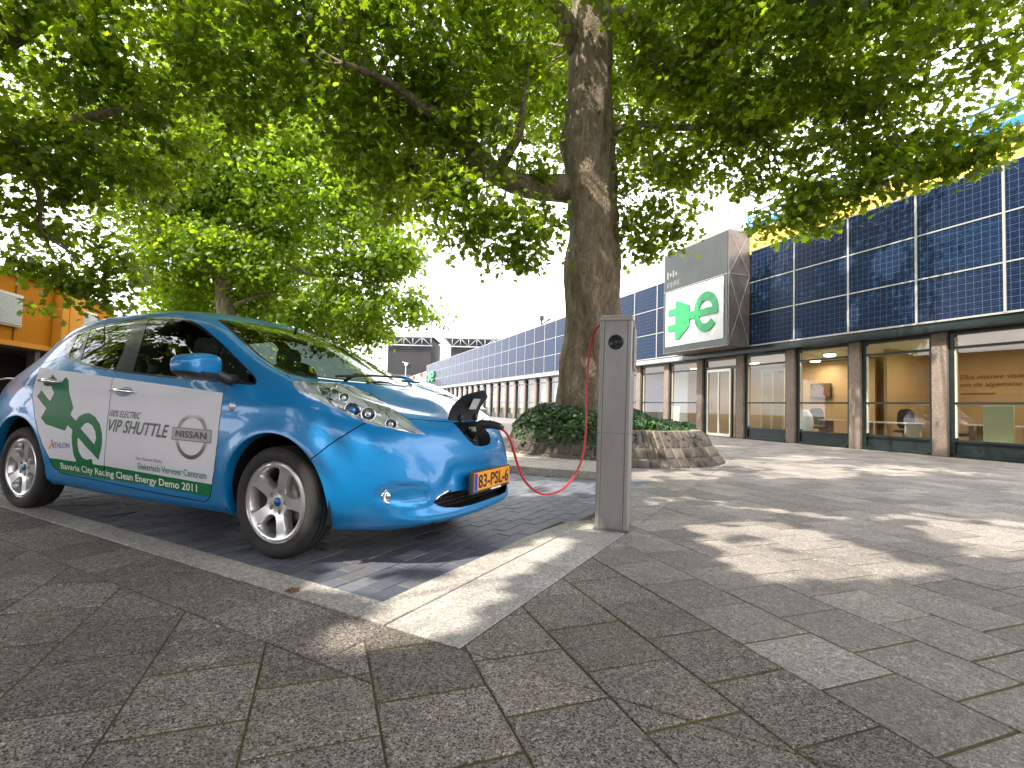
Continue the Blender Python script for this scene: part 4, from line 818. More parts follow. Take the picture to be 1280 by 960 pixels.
        m = MB(); m.box((.10, .005*s, .06), (.06, .05, .13), bev=.01, R=Matrix.Rotation(-.5, 3, 'Y')); m.tube([(.09, .03*s, .10), (.12, .035*s, .05), (.115, .03*s, -.02)], .014); m.build('brake_caliper', [simple('caliper_metal', (.32, .28, .25), .5, .6)], w)
        m = MB(); m.lathe([(0, -.05), (.2, -.05), (.2, -.052)], 36, 0, (0, 0, 0), Rm); m.build('wheel_back', [well], w)
    for x in (.02-.0, -2.68): 
        for s in (-1, 1): make_wheel(x, s)
    return root
CAR = build_car()
print('car built', round(time.time()-T0, 1))
# ---------------------------------------------------------------- ground: slabs, granite kerbs, brick parking bay
UB = np.array([-.34432, .93885]); TB = np.array([.93885, .34432])      # along the building / away from the street
Q0 = np.array([-.557, 2.332]); KA = np.array([.8731, -.4875]); KB = np.array([.4875, .8731])   # bay corner and the two kerb directions
def clip_half(poly, p, n):
    """keep the side of the line through p where (x-p).n >= 0"""
    out = []
    for i in range(len(poly)):
        a, b = poly[i-1], poly[i]; da, db = (a-p)@n, (b-p)@n
        if db >= 0:
            if da < 0: out.append(a+(b-a)*da/(da-db))
            out.append(b)
        elif da >= 0: out.append(a+(b-a)*da/(da-db))
    return out
def poly_area(P):
    return .5*sum(P[i-1][0]*P[i][1]-P[i][0]*P[i-1][1] for i in range(len(P)))
def inset(P, d):
    """inset a convex ccw polygon"""
    out = [np.array(p) for p in P]
    for i in range(len(P)):
        a, b = np.array(P[i-1]), np.array(P[i]); e = b-a; L = np.hypot(*e)
        if L < 1e-6: continue
        n = np.array([-e[1], e[0]])/L; out = clip_half(out, a+n*d, n)
        if len(out) < 3: return []
    o2 = []
    for p in out:
        if not o2 or np.hypot(*(p-o2[-1])) > 1e-4: o2.append(p)
    if len(o2) > 2 and np.hypot(*(o2[0]-o2[-1])) < 1e-4: o2.pop()
    return o2 if len(o2) > 2 else []
class Tiles:
    def __init__(s): s.V = []; s.F = []; s.T = []
    def add(s, poly, z=0., joint=.003, cham=.003, drop=.012, tone=None, dz=.0012, tilt=.003):
        if len(poly) < 3: return
        if poly_area(poly) < 0: poly = poly[::-1]
        if abs(poly_area(poly)) < .0006: return
        q = []
        for p_ in poly:
            if not q or np.hypot(*(np.array(p_)-q[-1])) > .006: q.append(np.array(p_))
        if len(q) > 2 and np.hypot(*(q[0]-q[-1])) < .006: q.pop()
        if len(q) < 3: return
        a = inset(q, joint)
        if len(a) < 3: return
        b = inset(a, cham)
        if len(a) != len(b):
            c_ = np.mean(a, 0); b = [x+(c_-x)*min(.3, 1.5*cham/max(np.hypot(*(c_-x)), 1e-3)) for x in a]
        z = z+random.uniform(-dz, dz); c = np.mean(a, 0); tx, ty = random.uniform(-tilt, tilt), random.uniform(-tilt, tilt)
        zz = lambda p: z+(p[0]-c[0])*tx+(p[1]-c[1])*ty
        n = len(a); k = len(s.V); t = random.random() if tone is None else tone
        s.V += [(p[0], p[1], z-drop) for p in a]+[(p[0], p[1], zz(p)-cham*.8) for p in a]+[(p[0], p[1], zz(p)) for p in b]
        s.T += [t]*(3*n)
        s.F.append([k+2*n+i for i in range(n)])
        for r in (0, n): s.F += [[k+r+i, k+r+(i+1) % n, k+r+n+(i+1) % n, k+r+n+i] for i in range(n)]
    def build(s, name, mat, **kw):
        o = mesh_obj(name, s.V, s.F, [mat])
        at_ = o.data.attributes.new('tone', 'FLOAT', 'POINT'); at_.data.foreach_set('value', np.array(s.T, dtype=np.float32))
        return tag(o, kind='structure', **kw)
def slab_mat(name, base, soft=0.):
    t = NT(name); tone = t.attr('tone', 'Fac')
    pos = t.tc('Object')
    v = t.voro(215, out=1, vec=pos); g = t.sep(v)[0]
    v2 = t.sep(t.voro(75, out=1, vec=pos))[1]
    grain = t.ramp(g, [(.0, .12), (.20, .30), (.34, .85), (.60, 1.08), (.82, 1.35), (1, 2.1)]); grain = t.mix(soft, grain, (1, 1, 1))
    peb = t.ramp(v2, [(0, .78), (.5, 1.), (.92, 1.1), (1, 1.5)])
    wear = t.ramp(t.noise(1.1, 7, .72, pos), [(.3, .72), (.7, 1.22)]); fine = t.ramp(t.noise(14, 5, .7, pos), [(.3, .85), (.7, 1.12)])
    tn = t.ramp(tone, [(0, .74), (.5, 1.), (1, 1.24)])
    c = t.mix(1., base, grain, 'MULTIPLY'); c = t.mix(1., c, peb, 'MULTIPLY'); c = t.mix(1., c, wear, 'MULTIPLY'); c = t.mix(1., c, fine, 'MULTIPLY'); c = t.mix(1., c, tn, 'MULTIPLY')
    warm = t.ramp(t.noise(.8, 4, .6, t.mapping(loc=(3, 7, 0), vec=pos)), [(.4, 0), (.75, 1)])
    c = t.mix(t.math('MULTIPLY', warm, .25), c, (.20, .155, .11))
    spots = t.ramp(t.noise(7, 3, .5, t.mapping(loc=(9, 2, 0), vec=pos)), [(.70, 0), (.76, 1)])
    c = t.mix(t.math('MULTIPLY', spots, .22), c, (.40, .39, .37))
    t.P(Base_Color=c, Roughness=.82); t.set(t.bsdf, 'Specular IOR Level', .35)
    h = t.math('ADD', t.math('MULTIPLY', g, .6), t.math('MULTIPLY', t.noise(60, 4, .7, pos), .8))
    t.bump(h, .55, .004)
    return t.mat
def rect(o, ex, ey, x0, x1, y0, y1): return [o+ex*x0+ey*y0, o+ex*x1+ey*y0, o+ex*x1+ey*y1, o+ex*x0+ey*y1]
# base sheet that shows in the joints and runs to the horizon
t = NT('joint_sand_and_moss'); pos = t.tc('Object')
ms = t.ramp(t.noise(2.3, 6, .7, pos), [(.40, (.070, .055, .038)), (.47, (.10, .105, .022)), (.72, (.14, .145, .028))])
ms = t.mix(t.ramp(t.noise(90, 3, .6, pos), [(.4, 0), (.7, .7)]), ms, (.03, .026, .02))
t.P(Base_Color=ms, Roughness=.95); t.bump(t.noise(220, 3, .7, pos), .8, .006)
o = mesh_obj('ground', [(-400, -400, -.0042), (400, -400, -.0042), (400, 400, -.0042), (-400, 400, -.0042)], [[0, 1, 2, 3]], [t.mat]); tag(o, kind='structure')
mat_dark = slab_mat('exposed_aggregate_slab', (.205, .176, .154)); mat_light = slab_mat('pale_aggregate_slab', (.262, .236, .212), soft=.45); mat_strip = slab_mat('light_granite_slab', (.42, .395, .365), soft=.6)
b0, tb_ = -.512, 1.556                           # edge of the band along the kerb; tone change line
O2 = np.zeros(2)
def slabs():
    D = Tiles(); Lt = Tiles()
    W, H_ = .3455, .337
    for k in range(-34, 38):
        t0 = .182+W*k if k < 4 else 1.556+.3615*(k-4); t1 = t0+(W if k < 4 else .3615)
        if k == 3: t1 = 1.556
        s0 = 1.60-.183*k+ (0 if k < 4 else .04)
        s0 = s0 % H_
        smax = 22 if t0 > 3 else 9
        for j in range(-9, int(smax/H_)+1):
            s = s0+j*H_+random.uniform(-.002, .002)
            P = rect(O2, TB, UB, t0, t1, s+.003, s+H_-.003)
            c = np.mean(P, 0); 
            if np.hypot(*c) > 24 or c[1] < -2.5: continue
            dC = c-Q0; a, b = dC@KA, dC@KB
            T = D if t0 < 1.55 else Lt
            # remove what lies under the bay, kerbs, the band and the light strip (all convex cuts)
            pieces = []
            if b < b0-.3 or (min((x-Q0)@KA for x in P) > .20 and max((x-Q0)@KB for x in P) < -.172): pieces = [P]
            else:
                # piece in front of the band line
                right = min((x-Q0)@KA for x in P) > .20
                q = [] if right else clip_half(P, Q0+KB*b0, -KB)
                if len(q) > 2: pieces.append(q)
                r = P if right else clip_half(P, Q0+KB*b0, KB)
                if len(r) > 2:
                    # right of band end (a > .20) and in front of strip end (b < -.172)
                    q = clip_half(clip_half(r, Q0+KA*.20, KA), Q0+KB*-.172, -KB)
                    if len(q) > 2: pieces.append(q)
                    r2 = clip_half(r, Q0+KB*-.172, KB)
                    r2 = clip_half(r2, Q0+KA*.545, KA) if len(r2) > 2 else []
                    if len(r2) > 2:
                        q = clip_half(r2, Q0+KB*1.98, -KB)
                        if len(q) > 2: pieces.append(q)
                        q = clip_half(r2, Q0+KB*1.98, KB)
                        if len(q) > 2: q = clip_half(q, np.array([.62, 3.98]), np.array([.964, -.2665]))
                        if len(q) > 2: pieces.append(q)
                    # behind the strip end, left of a = .545
                    r3 = clip_half(clip_half(r, Q0+KB*1.98, KB), Q0+KA*.545, -KA)
                    if len(r3) > 2: r3 = clip_half(r3, np.array([.62, 3.98]), np.array([.964, -.2665]))
                    if len(r3) > 2: pieces.append(r3)
            for q in pieces:
                q = [np.array(x) for x in q]
                m_ = np.mean(q, 0)
                if np.hypot(*(m_-np.array([1.9, 10.1]))) < 1.95: continue
                near = np.hypot(*m_) < 7
                T.add(q, 0, .0035 if T is D else .0025, .0035 if near else .002)
    # band of slabs square to the front kerb
    for j in range(-34, 1):
        a1 = .205+.335*j; P = rect(Q0, KA, KB, a1-.335, a1, b0, -.176); D.add(P, 0, .0035, .0035)
    return D, Lt
Dt, Lt = slabs()
Dt.build('pavement', mat_dark, label='dark speckled paving slabs with mossy joints in the foreground')
Lt.build('plaza_pavement', mat_light, label='paler paving slabs running up to the shop windows')
# light granite strip and kerbs
S_ = Tiles()
for j in range(4): S_.add(rect(Q0, KA, KB, .180, .542, -.170+.54*j, -.170+.54*(j+1)), .002, .0018, .003, tone=.35+.2*random.random(), tilt=.001)
S_.build('granite_strip', mat_strip)
K_ = Tiles(); kt = .006
for j in range(-13, 0):
    K_.add(rect(Q0, KA, KB, j*.93+.17, (j+1)*.93+.17 if j < -1 else -.0, -.173, 0), kt, .0012, .004, tone=.2+.3*random.random(), tilt=.0008)
K_.add([Q0+KA*0+KB*-.173, Q0+KA*.176+KB*-.173, Q0+KA*.176+KB*.0, Q0], kt, .0008, .003, tone=.5)
K_.add([Q0, Q0+KA*.176, Q0+KA*.176+KB*.62, Q0+KB*.62], kt, .0012, .004, tone=.6)
K_.add([Q0+KB*.62, Q0+KA*.176+KB*.62, Q0+KA*.176+KB*1.40, Q0+KB*1.40], kt, .0012, .004, tone=.45)
K_.add([Q0+KB*1.40, Q0+KA*.176+KB*1.40, Q0+KA*.19+KB*2.0, Q0+KA*.06+KB*2.0], kt, .0012, .004, tone=.4)
K_.add([Q0+KA*.06+KB*2.0, Q0+KA*.19+KB*2.0, Q0+KA*.30+KB*2.0, Q0+KA*.30+KB*2.16, Q0+KA*.16+KB*2.16], kt-.002, .0012, .003, tone=.45)
mat_kerb = slab_mat('granite_kerb', (.43, .395, .345), soft=.6)
K_.build('kerb', mat_kerb)
# brick bay
t = NT('grey_blue_paving_brick'); pos = t.tc('Object'); tone = t.attr('tone', 'Fac')
c = t.ramp(tone, [(0, (.075, .082, .105)), (.3, (.10, .108, .135)), (.6, (.13, .135, .155)), (.85, (.11, .108, .115)), (1, (.165, .17, .19))])
c = t.mix(1., c, t.ramp(t.noise(35, 5, .75, pos), [(.3, .75), (.75, 1.25)]), 'MULTIPLY'); c = t.mix(1., c, t.ramp(t.noise(.9, 5, .6, pos), [(.3, .8), (.7, 1.2)]), 'MULTIPLY')
t.P(Base_Color=c, Roughness=.62); t.bump(t.noise(120, 4, .7, pos), .4, .003)
Bk = Tiles()
for i in range(-130, 2):
    a1 = -.105*i*-1
    a0 = a1-.105
    if a0 < -13: continue
    for j in range(-1, 42):
        b_ = j*.21+(.105 if i % 2 else 0)
        P = rect(Q0, KA, KB, a0, a1, max(b_, 0), b_+.21)
        c_ = np.mean(P, 0); d = c_-Q0
        if b_+.21 <= 0: continue
        if d@KB > 1.98 and d@KA > .0: P = clip_half([np.array(p) for p in P], np.array([.62, 3.98]), np.array([-.964, .2665]))
        elif a0 >= -.001: continue
        if len(P) < 3 or (c_[1]-6.7)*1 > 0 and np.hypot(*(c_-np.array([1.9, 10.1]))) < 3.6: continue
        Bk.add(P, .000, .0022, .003, dz=.002, tilt=.008)
Bk.build('parking_bay', t.mat, label='grey blue brick paving of the parking bay')
# asphalt road beyond the bay, and planter island
asph = slab_mat('asphalt', (.055, .055, .056))
o = mesh_obj('road', [tuple(Q0+KA*a+KB*b)+(-.0020,) for a, b in ((-70, 8.8), (-2.5, 8.8), (-12, 30), (-50, 70))]+[], [[0, 1, 2, 3]], [asph]); tag(o, kind='structure')
o = mesh_obj('far_pavement', [tuple(TB*a+UB*b)+(-.0012,) for a, b in ((2.2, 11.5), (13.8, 21.8), (13.8, 75), (2.2, 75))], [[0, 1, 2, 3]], [mat_light]); tag(o, kind='structure')
PC = np.array([1.9, 10.1])
isl = Tiles(); a0_, a1_ = math.radians(-208), math.radians(-98.5)
for k in range(14):
    p, q = a0_+(a1_-a0_)*k/14, a0_+(a1_-a0_)*(k+1)/14
    f = lambda r, x: PC+r*np.array([math.cos(x), math.sin(x)])
    isl.add([f(3.60, p), f(3.60, q), f(3.47, q), f(3.47, p)], .095, .001, .006, drop=.12, tone=.4)
    isl.add([f(3.465, p), f(3.465, q), f(2.0, q), f(2.0, p)], .085, .003, .002, drop=.10, tone=.5)
isl.build('island_kerb', mat_kerb, label='low stone kerb curving round the raised planter')
# ---------------------------------------------------------------- raised round planter with ivy
def planter():
    root = empty('planter', (1.9, 10.1, 0)); tag(root, 'round raised planter of sloping dark stone blocks around the big tree', 'planter')
    t = NT('rough_stone_block'); tone = t.attr('tone', 'Fac'); pos = t.tc('Object')
    c = t.ramp(tone, [(0, (.060, .048, .044)), (.35, (.090, .070, .060)), (.6, (.115, .092, .078)), (.85, (.085, .074, .072)), (1, (.16, .135, .115))])
    c = t.mix(1., c, t.ramp(t.noise(22, 6, .75, pos), [(.3, .6), (.7, 1.35)]), 'MULTIPLY')
    c = t.mix(t.ramp(t.noise(5, 4, .6, pos), [(.62, 0), (.72, .6)]), c, (.30, .27, .23))
    t.P(Base_Color=c, Roughness=.8); t.bump(t.noise(45, 6, .75, pos), .8, .02)
    V = []; F = []; T = []
    hs = [(-.04, .14), (.14, .30), (.30, .565)]
    for ci, (z0, z1) in enumerate(hs):
        n = (70, 74, 104)[ci]
        a = random.random()
        for k in range(n):
            w = 2*PI/n; p0, p1 = (k+a)*w+random.uniform(-.006, .006), (k+1+a)*w+random.uniform(-.006, .006)
            g = .010/2
            R0 = lambda z: 2.16-.40*max(0, z)/.565
            bulge = random.uniform(.0, .012); b = len(V)
            zz0, zz1 = z0+.006, z1-.006
            m0, m1 = (p0+p1)/2, (zz0+zz1)/2
            for u in (0, .16, .5, .84, 1):
                for v in (0, .2, .5, .8, 1):
                    ang = p0+g+(p1-p0-2*g)*u; z = zz0+(zz1-zz0)*v
                    ed = min(u, 1-u, v, 1-v)
                    r = R0(z)+(-.014 if ed == 0 else (.008 if ed < .3 else .010+bulge))+random.uniform(-.004, .004)
                    V.append((r*math.cos(ang), r*math.sin(ang), z))
            for i in range(4):
                for j in range(4): F.append([b+i*5+j, b+(i+1)*5+j, b+(i+1)*5+j+1, b+i*5+j+1])
            T += [random.random()]*25
    o = mesh_obj('stone_wall', V, F, [t.mat], root, smooth=True); at_ = o.data.attributes.new('tone', 'FLOAT', 'POINT'); at_.data.foreach_set('value', np.array(T, dtype=np.float32))
    m = MB(); m.lathe([(2.153, -.05), (1.748, .56), (1.60, .575), (1.50, .50)], 96); m.build('mortar', [simple('sandy_mortar', (.27, .23, .15), .95, var=.3, vscale=9)], root)
    m = MB(); m.lathe([(1.62, .52), (1.2, .60), (.6, .68), (0, .70)], 48); m.build('soil', [simple('soil', (.03, .022, .015), .95)], root)
    return root
planter()
def leaf_cloud(name, C, Nrm, size, mats, parent=None, tmpl='maple', tone=None, seed=1):
    """one mesh of many leaf blades; C centres, Nrm blade normals"""
    rg = np.random.default_rng(seed); n = len(C)
    if tmpl == 'maple':
        L = [(0, -.42)]; 
        for a, r in ((-128, .30), (-108, .50), (-78, .24), (-45, .26), (-24, .56), (-8, .30)): L.append((r*math.sin(math.radians(a+180))*-1*1., -r*math.cos(math.radians(a+180))))
        R_ = [(-60, .30), (-78, .50), (-50, .25)]
        out = [(.06, -.40), (.30, -.38), (.24, -.20), (.52, -.08), (.30, .04), (.40, .30), (.16, .22), (0, .58)]
        out = out+[(-x, y) for x, y in out[-2::-1]]
        T = np.array([(0, 0, .0)]+[(x, y, -.16*(x*x+y*y)-.05*abs(x)) for x, y in out]); k = len(out)
        Ft = np.array([(0, 1+i, 1+(i+1) % k) for i in range(k)])
    elif tmpl == 'ivy':
        out = [(0, -.35), (.38, -.30), (.30, .0), (.42, .15), (0, .55), (-.42, .15), (-.30, 0), (-.38, -.30)]
        T = np.array([(0, 0, .04)]+[(x, y, -.1*abs(x)) for x, y in out]); k = len(out)
        Ft = np.array([(0, 1+i, 1+(i+1) % k) for i in range(k)])
    else:
        T = np.array([(0, -.5, 0), (.42, -.1, -.05), (.3, .3, -.05), (0, .55, 0), (-.3, .3, -.05), (-.42, -.1, -.05)]); Ft = np.array([(0, 1, 2), (0, 2, 3), (0, 3, 4), (0, 4, 5)])
    Nn = Nrm/np.linalg.norm(Nrm, axis=1)[:, None]
    ref = rg.normal(size=(n, 3)); e1 = np.cross(Nn, ref); e1 /= np.linalg.norm(e1, axis=1)[:, None]+1e-9; e2 = np.cross(Nn, e1)
    s = size*rg.uniform(.6, 1.25, n)
    P = C[:, None]+s[:, None, None]*(T[None, :, 0, None]*e1[:, None]+T[None, :, 1, None]*e2[:, None]+T[None, :, 2, None]*Nn[:, None]*1.6)
    k = len(T); F = (np.arange(n)[:, None, None]*k+Ft[None]).reshape(-1, 3)
    o = mesh_obj(name, P.reshape(-1, 3), F, mats, parent)
    tn = rg.random(n) if tone is None else tone
    a = o.data.attributes.new('tone', 'FLOAT', 'POINT'); a.data.foreach_set('value', np.repeat(tn, k).astype(np.float32))
    return o
def leaf_mat(name, stops, trans, tw=.4, rough=.42):
    t = NT(name); tone = t.attr('tone', 'Fac'); c = t.ramp(tone, stops)
    t.P(Base_Color=c, Roughness=rough); t.set(t.bsdf, 'Specular IOR Level', .45)
    tl = t.node('ShaderNodeBsdfTranslucent'); tcol = t.mix(1., t.ramp(tone, [(0, tuple(.6*x for x in trans)), (.6, trans), (1, tuple(min(1, 1.5*x) for x in trans))]), (1, 1, 1), 'MULTIPLY'); t.l.new(tcol, tl.inputs[0])
    mx = t.node('ShaderNodeMixShader'); mx.inputs[0].default_value = tw; t.l.new(t.bsdf.outputs[0], mx.inputs[1]); t.l.new(tl.outputs[0], mx.inputs[2]); t.l.new(mx.outputs[0], t.out.inputs[0])
    return t.mat
def ivy():
    n = 17000; rg = np.random.default_rng(5)
    a = rg.uniform(0, 2*PI, n); r = 1.78*np.sqrt(rg.uniform(0, 1, n))
    r = np.where(rg.random(n) < .25, rg.uniform(1.6, 1.86, n), r)
    x, y = 1.9+r*np.cos(a), 10.1+r*np.sin(a)
    lump = .5+.5*np.sin(x*3.1+1)*np.cos(y*2.7)+.35*np.sin(x*7.3)*np.sin(y*6.1+2)
    th = np.hypot(x-1.52, y-9.9)
    h = .60+.10*lump+.22*np.exp(-(th-.75)**2/.25)+.10*np.clip(1.9-x, 0, 1)
    h = np.where(r > 1.6, h-.20*(r-1.6)/.25, h)
    z = h-rg.exponential(.05, n)
    C = np.stack([x, y, z], 1); N = rg.normal(size=(n, 3))*.55+np.array([-.1, -.35, .8])
    # trailing strands over the wall on the car side
    m = 420; a = rg.normal(math.radians(-128), .33, m); q = rg.uniform(0, 1, m)**1.5; zz = .60-.36*q*(.5+.5*np.sin(a*19)**2)
    rr = 2.17-.40*zz/.565+.03+rg.uniform(0, .04, m)
    C2 = np.stack([1.9+rr*np.cos(a), 10.1+rr*np.sin(a), zz], 1); N2 = rg.normal(size=(m, 3))*.4+np.stack([np.cos(a), np.sin(a), np.full(m, .5)], 1)
    mt = leaf_mat('ivy_leaf', [(0, (.010, .030, .008)), (.5, (.022, .065, .014)), (.85, (.045, .12, .02)), (1, (.10, .20, .04))], (.06, .16, .02), .2, .5)
    o = leaf_cloud('ivy', np.concatenate([C, C2]), np.concatenate([N, N2]), .070, [mt], tmpl='ivy', seed=3)
    tag(o, 'dark glossy ivy filling the round planter at the foot of the tree', 'ivy', kind='stuff')
ivy()
# ---------------------------------------------------------------- plane trees
SUNV = np.array((-.60, -.42, .95)); SUNV = SUNV/np.linalg.norm(SUNV)
# openings in the canopy, given by the sunlit patches they leave on the paving
PATCH = [[(1.42, 4.0), (2.3, 4.25), (2.45, 3.10), (1.38, 2.85)], [(3.5, 4.7), (4.6, 4.5), (3.8, 3.5), (3.1, 3.45)],
         [(-.62, 2.0), (-.5, 2.55), (-.1, 3.15), (.5, 3.75), (.62, 3.6), (.26, 3.04), (-.02, 2.3), (-.2, 2.0)], [(-.2, 5.2), (-.1, 6.2), (1.0, 6.2), (.87, 5.4)],
         [(3.9, 8.0), (5.45, 8.6), (4.9, 7.5), (3.6, 7.2)], [(6.2, 9.2), (6.8, 8.3), (5.7, 7.7)], [(2.0, 5.0), (2.6, 4.85), (3.2, 4.45), (2.6, 4.5)],
         [(1.8, 7.4), (3.3, 7.9), (2.8, 7.0), (1.6, 6.5)], [(-.98, 2.98), (-.3, 3.15), (-.5, 2.5), (-.92, 2.45)], [(5.2, 10.6), (6.6, 11.4), (7.0, 10.9), (5.6, 10.1)]]
def open_sky(C, keep=.01, seed=3):
    rg = np.random.default_rng(seed); g = C[:, :2]-SUNV[:2]/SUNV[2]*C[:, 2:3]
    hit = np.zeros(len(C), bool)
    for P in PATCH: Q = [(c_[0]+(x-c_[0])*1.32, c_[1]+(y-c_[1])*1.32) for c_ in [np.mean(P, 0)] for x, y in P]; hit |= pip(g[:, 0]+rg.normal(0, .04, len(C)), g[:, 1]+rg.normal(0, .04, len(C)), Q)
    # gaps that let the sun reach the trunk and the leaning limb
    for px, py, d, r in ((742, 222, 9.45, .22), (750, 45, 9.6, .16), (765, 330, 9.45, .10), (728, 440, 9.4, .12), (752, 130, 9.6, .10), (1186, 275, 12.1, .30), (1112, 318, 13.2, .30), (1092, 305, 13.4, .22), (1050, 300, 14.2, .22), (1268, 245, 11, .3), (1058, 372, 14, .22), (985, 395, 15.6, .22), (1172, 520, 12, .16), (985, 530, 15.6, .2)):
        q = C-np.array(at(px, py, d)); k = q@SUNV; hit |= (k > .3) & (np.linalg.norm(q-k[:, None]*SUNV, axis=1) < r)
    return ~hit | (rg.random(len(C)) < keep)
import mathutils.noise as mnoise
bk = NT('plane_tree_bark'); pos = bk.tc('Object')
st = bk.mapping(scale=(1, 1, .35), vec=pos)
n1 = bk.noise(4.5, 8, .75, st, dist=.8); n2 = bk.noise(18, 6, .75, st); flake = bk.voro(7, 'F1', st)
c = bk.ramp(n1, [(.30, (.10, .068, .043)), (.42, (.19, .14, .092)), (.55, (.29, .225, .16)), (.66, (.42, .345, .25)), (.8, (.56, .49, .39))])
c = bk.mix(1., c, bk.ramp(n2, [(.3, .6), (.7, 1.35)]), 'MULTIPLY')
c = bk.mix(bk.ramp(bk.noise(6, 5, .7, bk.mapping(scale=(1, 1, .5), loc=(4, 2, 9), vec=pos)), [(.66, 0), (.74, .5)]), c, (.34, .30, .22))
bk.P(Base_Color=c, Roughness=.88); bk.bump(bk.math('ADD', bk.math('MULTIPLY', n2, 1.), bk.math('MULTIPLY', bk.voro(26, 'DISTANCE_TO_EDGE', st), .8)), .95, .05)
BARK = bk.mat
def limb(m, pts, rad, n=12, lump=.08, seed=0, big=False):
    """smooth tapered branch through pts with an uneven surface"""
    rg = np.random.default_rng(seed); P = [np.array(p, float) for p in pts]; out = []; R = []
    for i in range(len(P)-1):
        p0, p1, p2, p3 = P[max(i-1, 0)], P[i], P[i+1], P[min(i+2, len(P)-1)]
        L = np.linalg.norm(p2-p1); k = max(3, int(L/.12))
        for q in np.arange(k)/k:
            out.append(.5*(2*p1+(p2-p0)*q+(2*p0-5*p1+4*p2-p3)*q*q+(3*p1-p0-3*p2+p3)*q**3)); R.append(rad[i]+(rad[i+1]-rad[i])*q)
    out.append(P[-1]); R.append(rad[-1])
    b = len(m.V); m.tube(out, R, n)
    c = np.array(out); k = len(out); ph = rg.uniform(0, 6, 6)
    for i in range(k):
        for j in range(n):
            v = np.array(m.V[b+i*n+j]); a = 2*PI*j/n; d = v-c[i]
            s = 1+lump*(math.sin(3*a+ph[0]+i*.10)*.35+math.sin(2*a+ph[1]-i*.06)*.5+math.sin(5*a+ph[2]+i*.21)*.25+math.sin(i*.33+ph[3])*.4+math.sin(i*.11+a+ph[4])*.6)
            if big:
                q = c[i]+d; z = q[2]
                s += .10*(mnoise.fractal(Vector((q[0]*2.2, q[1]*2.2, q[2]*.8)), 1., 2., 4)) + .045*mnoise.fractal(Vector((q[0]*9, q[1]*9, q[2]*3)), 1., 2., 3)
                s += .10*math.exp(-((z-4.1)/.16)**2)+.05*math.exp(-((z-3.2)/.7)**2)+.22*math.exp(-((z-5.5)/.35)**2)*max(0, -d[0]/max(np.hypot(d[0], d[1]), .01))**3+.20*math.exp(-((z-1.2)/.35)**2)*max(0, -d[0]/max(np.hypot(d[0], d[1]), .01))**2
            m.V[b+i*n+j] = tuple(c[i]+d*s)
    return out
def crown_points(blobs, per, rg, clump=.34, leaves=34, flat=.55):
    """leaf centres: clumps spread through a union of blobs"""
    CC = []; 
    for c, r, k in blobs:
        c = np.array(c); n = int(per*k*(r**2))
        d = rg.normal(size=(n, 3)); d /= np.linalg.norm(d, axis=1)[:, None]; q = rg.uniform(.15, 1, n)**(.5)
        CC.append(c+d*(q*r)[:, None]*np.array([1, 1, .8]))
    CC = np.concatenate(CC)
    n = len(CC); L = []
    sz = rg.uniform(.6, 1.35, n)
    off = rg.normal(size=(n, leaves, 3))*np.array([1, 1, flat])*clump*sz[:, None, None]*.6
    P = (CC[:, None]+off)
    tone = np.clip(rg.normal(.48, .24, n)[:, None]+rg.normal(0, .16, (n, leaves)), 0, 1)
    N = off*.6+np.array([0, 0, .35])+rg.normal(size=(n, leaves, 3))*.35
    return CC, P.reshape(-1, 3), N.reshape(-1, 3), tone.ravel()
LEAF = leaf_mat('plane_leaf', [(0, (.018, .042, .006)), (.35, (.050, .095, .009)), (.65, (.10, .165, .014)), (1, (.21, .27, .028))], (.42, .58, .016), .52, .38)
LEAFY = leaf_mat('plane_leaf_far', [(0, (.060, .11, .010)), (.5, (.11, .19, .016)), (1, (.22, .30, .03))], (.42, .60, .018), .52, .45)
LEAFD = leaf_mat('plane_leaf_dark', [(0, (.020, .040, .008)), (.5, (.040, .070, .012)), (1, (.08, .11, .02))], (.10, .14, .02), .3, .5)
def tree(name, label, base, trunk, trad, limbs, blobs, per, leafsize, seed, leafmat=LEAF, leaves=34, twigs=140, tn=20, tmpl='maple', group='plane trees', clump=.34):
    rg = np.random.default_rng(seed)
    root = empty(name, base); tag(root, label, 'tree', group)
    inv_ = np.array(base)
    m = MB(); tp = limb(m, [np.array(p)-inv_ for p in trunk], trad, tn, .10, seed, big=name+str(seed) == 'plane_tree11'); tr = m.build('trunk', [BARK], root)
    m = MB(); nodes = [np.array(p)+inv_ for p in tp[len(tp)//2:]]
    for pts, rad in limbs: nodes += [np.array(p)+inv_ for p in limb(m, [np.array(p)-inv_ for p in pts], rad, 10, .10, seed+len(pts))]
    CC, P, N, tone = crown_points(blobs, per, rg, leaves=leaves, clump=clump)
    nd = np.array(nodes)
    idx = rg.choice(len(CC), min(twigs, len(CC)), replace=False)
    for i in idx:
        c = CC[i]; k = np.argmin(((nd-c)**2).sum(1)); s = nd[k]; L = np.linalg.norm(c-s)
        if L < .3 or L > 5: continue
        mid = (s+c)/2+rg.normal(size=3)*L*.12+np.array([0, 0, L*.06]); r0 = .009+.006*L
        limb(m, [s-inv_, mid-inv_, c-inv_], [r0, r0*.6, .006], 6, .05, i)
    m.build('limbs', [BARK], root)
    k = open_sky(P, seed=seed); P, N, tone = P[k], N[k], tone[k]
    cr = leaf_cloud('crown', P-inv_, N, leafsize, [leafmat], root, tmpl, tone, seed)
    print(name, 'leaves', len(P)); return root
def A(l, dd=0): return [at(x, y, d+dd) for x, y, d in l]
def B_(l): return [(at(x, y, d), r*d/637.8, k) for x, y, d, r, k in l]
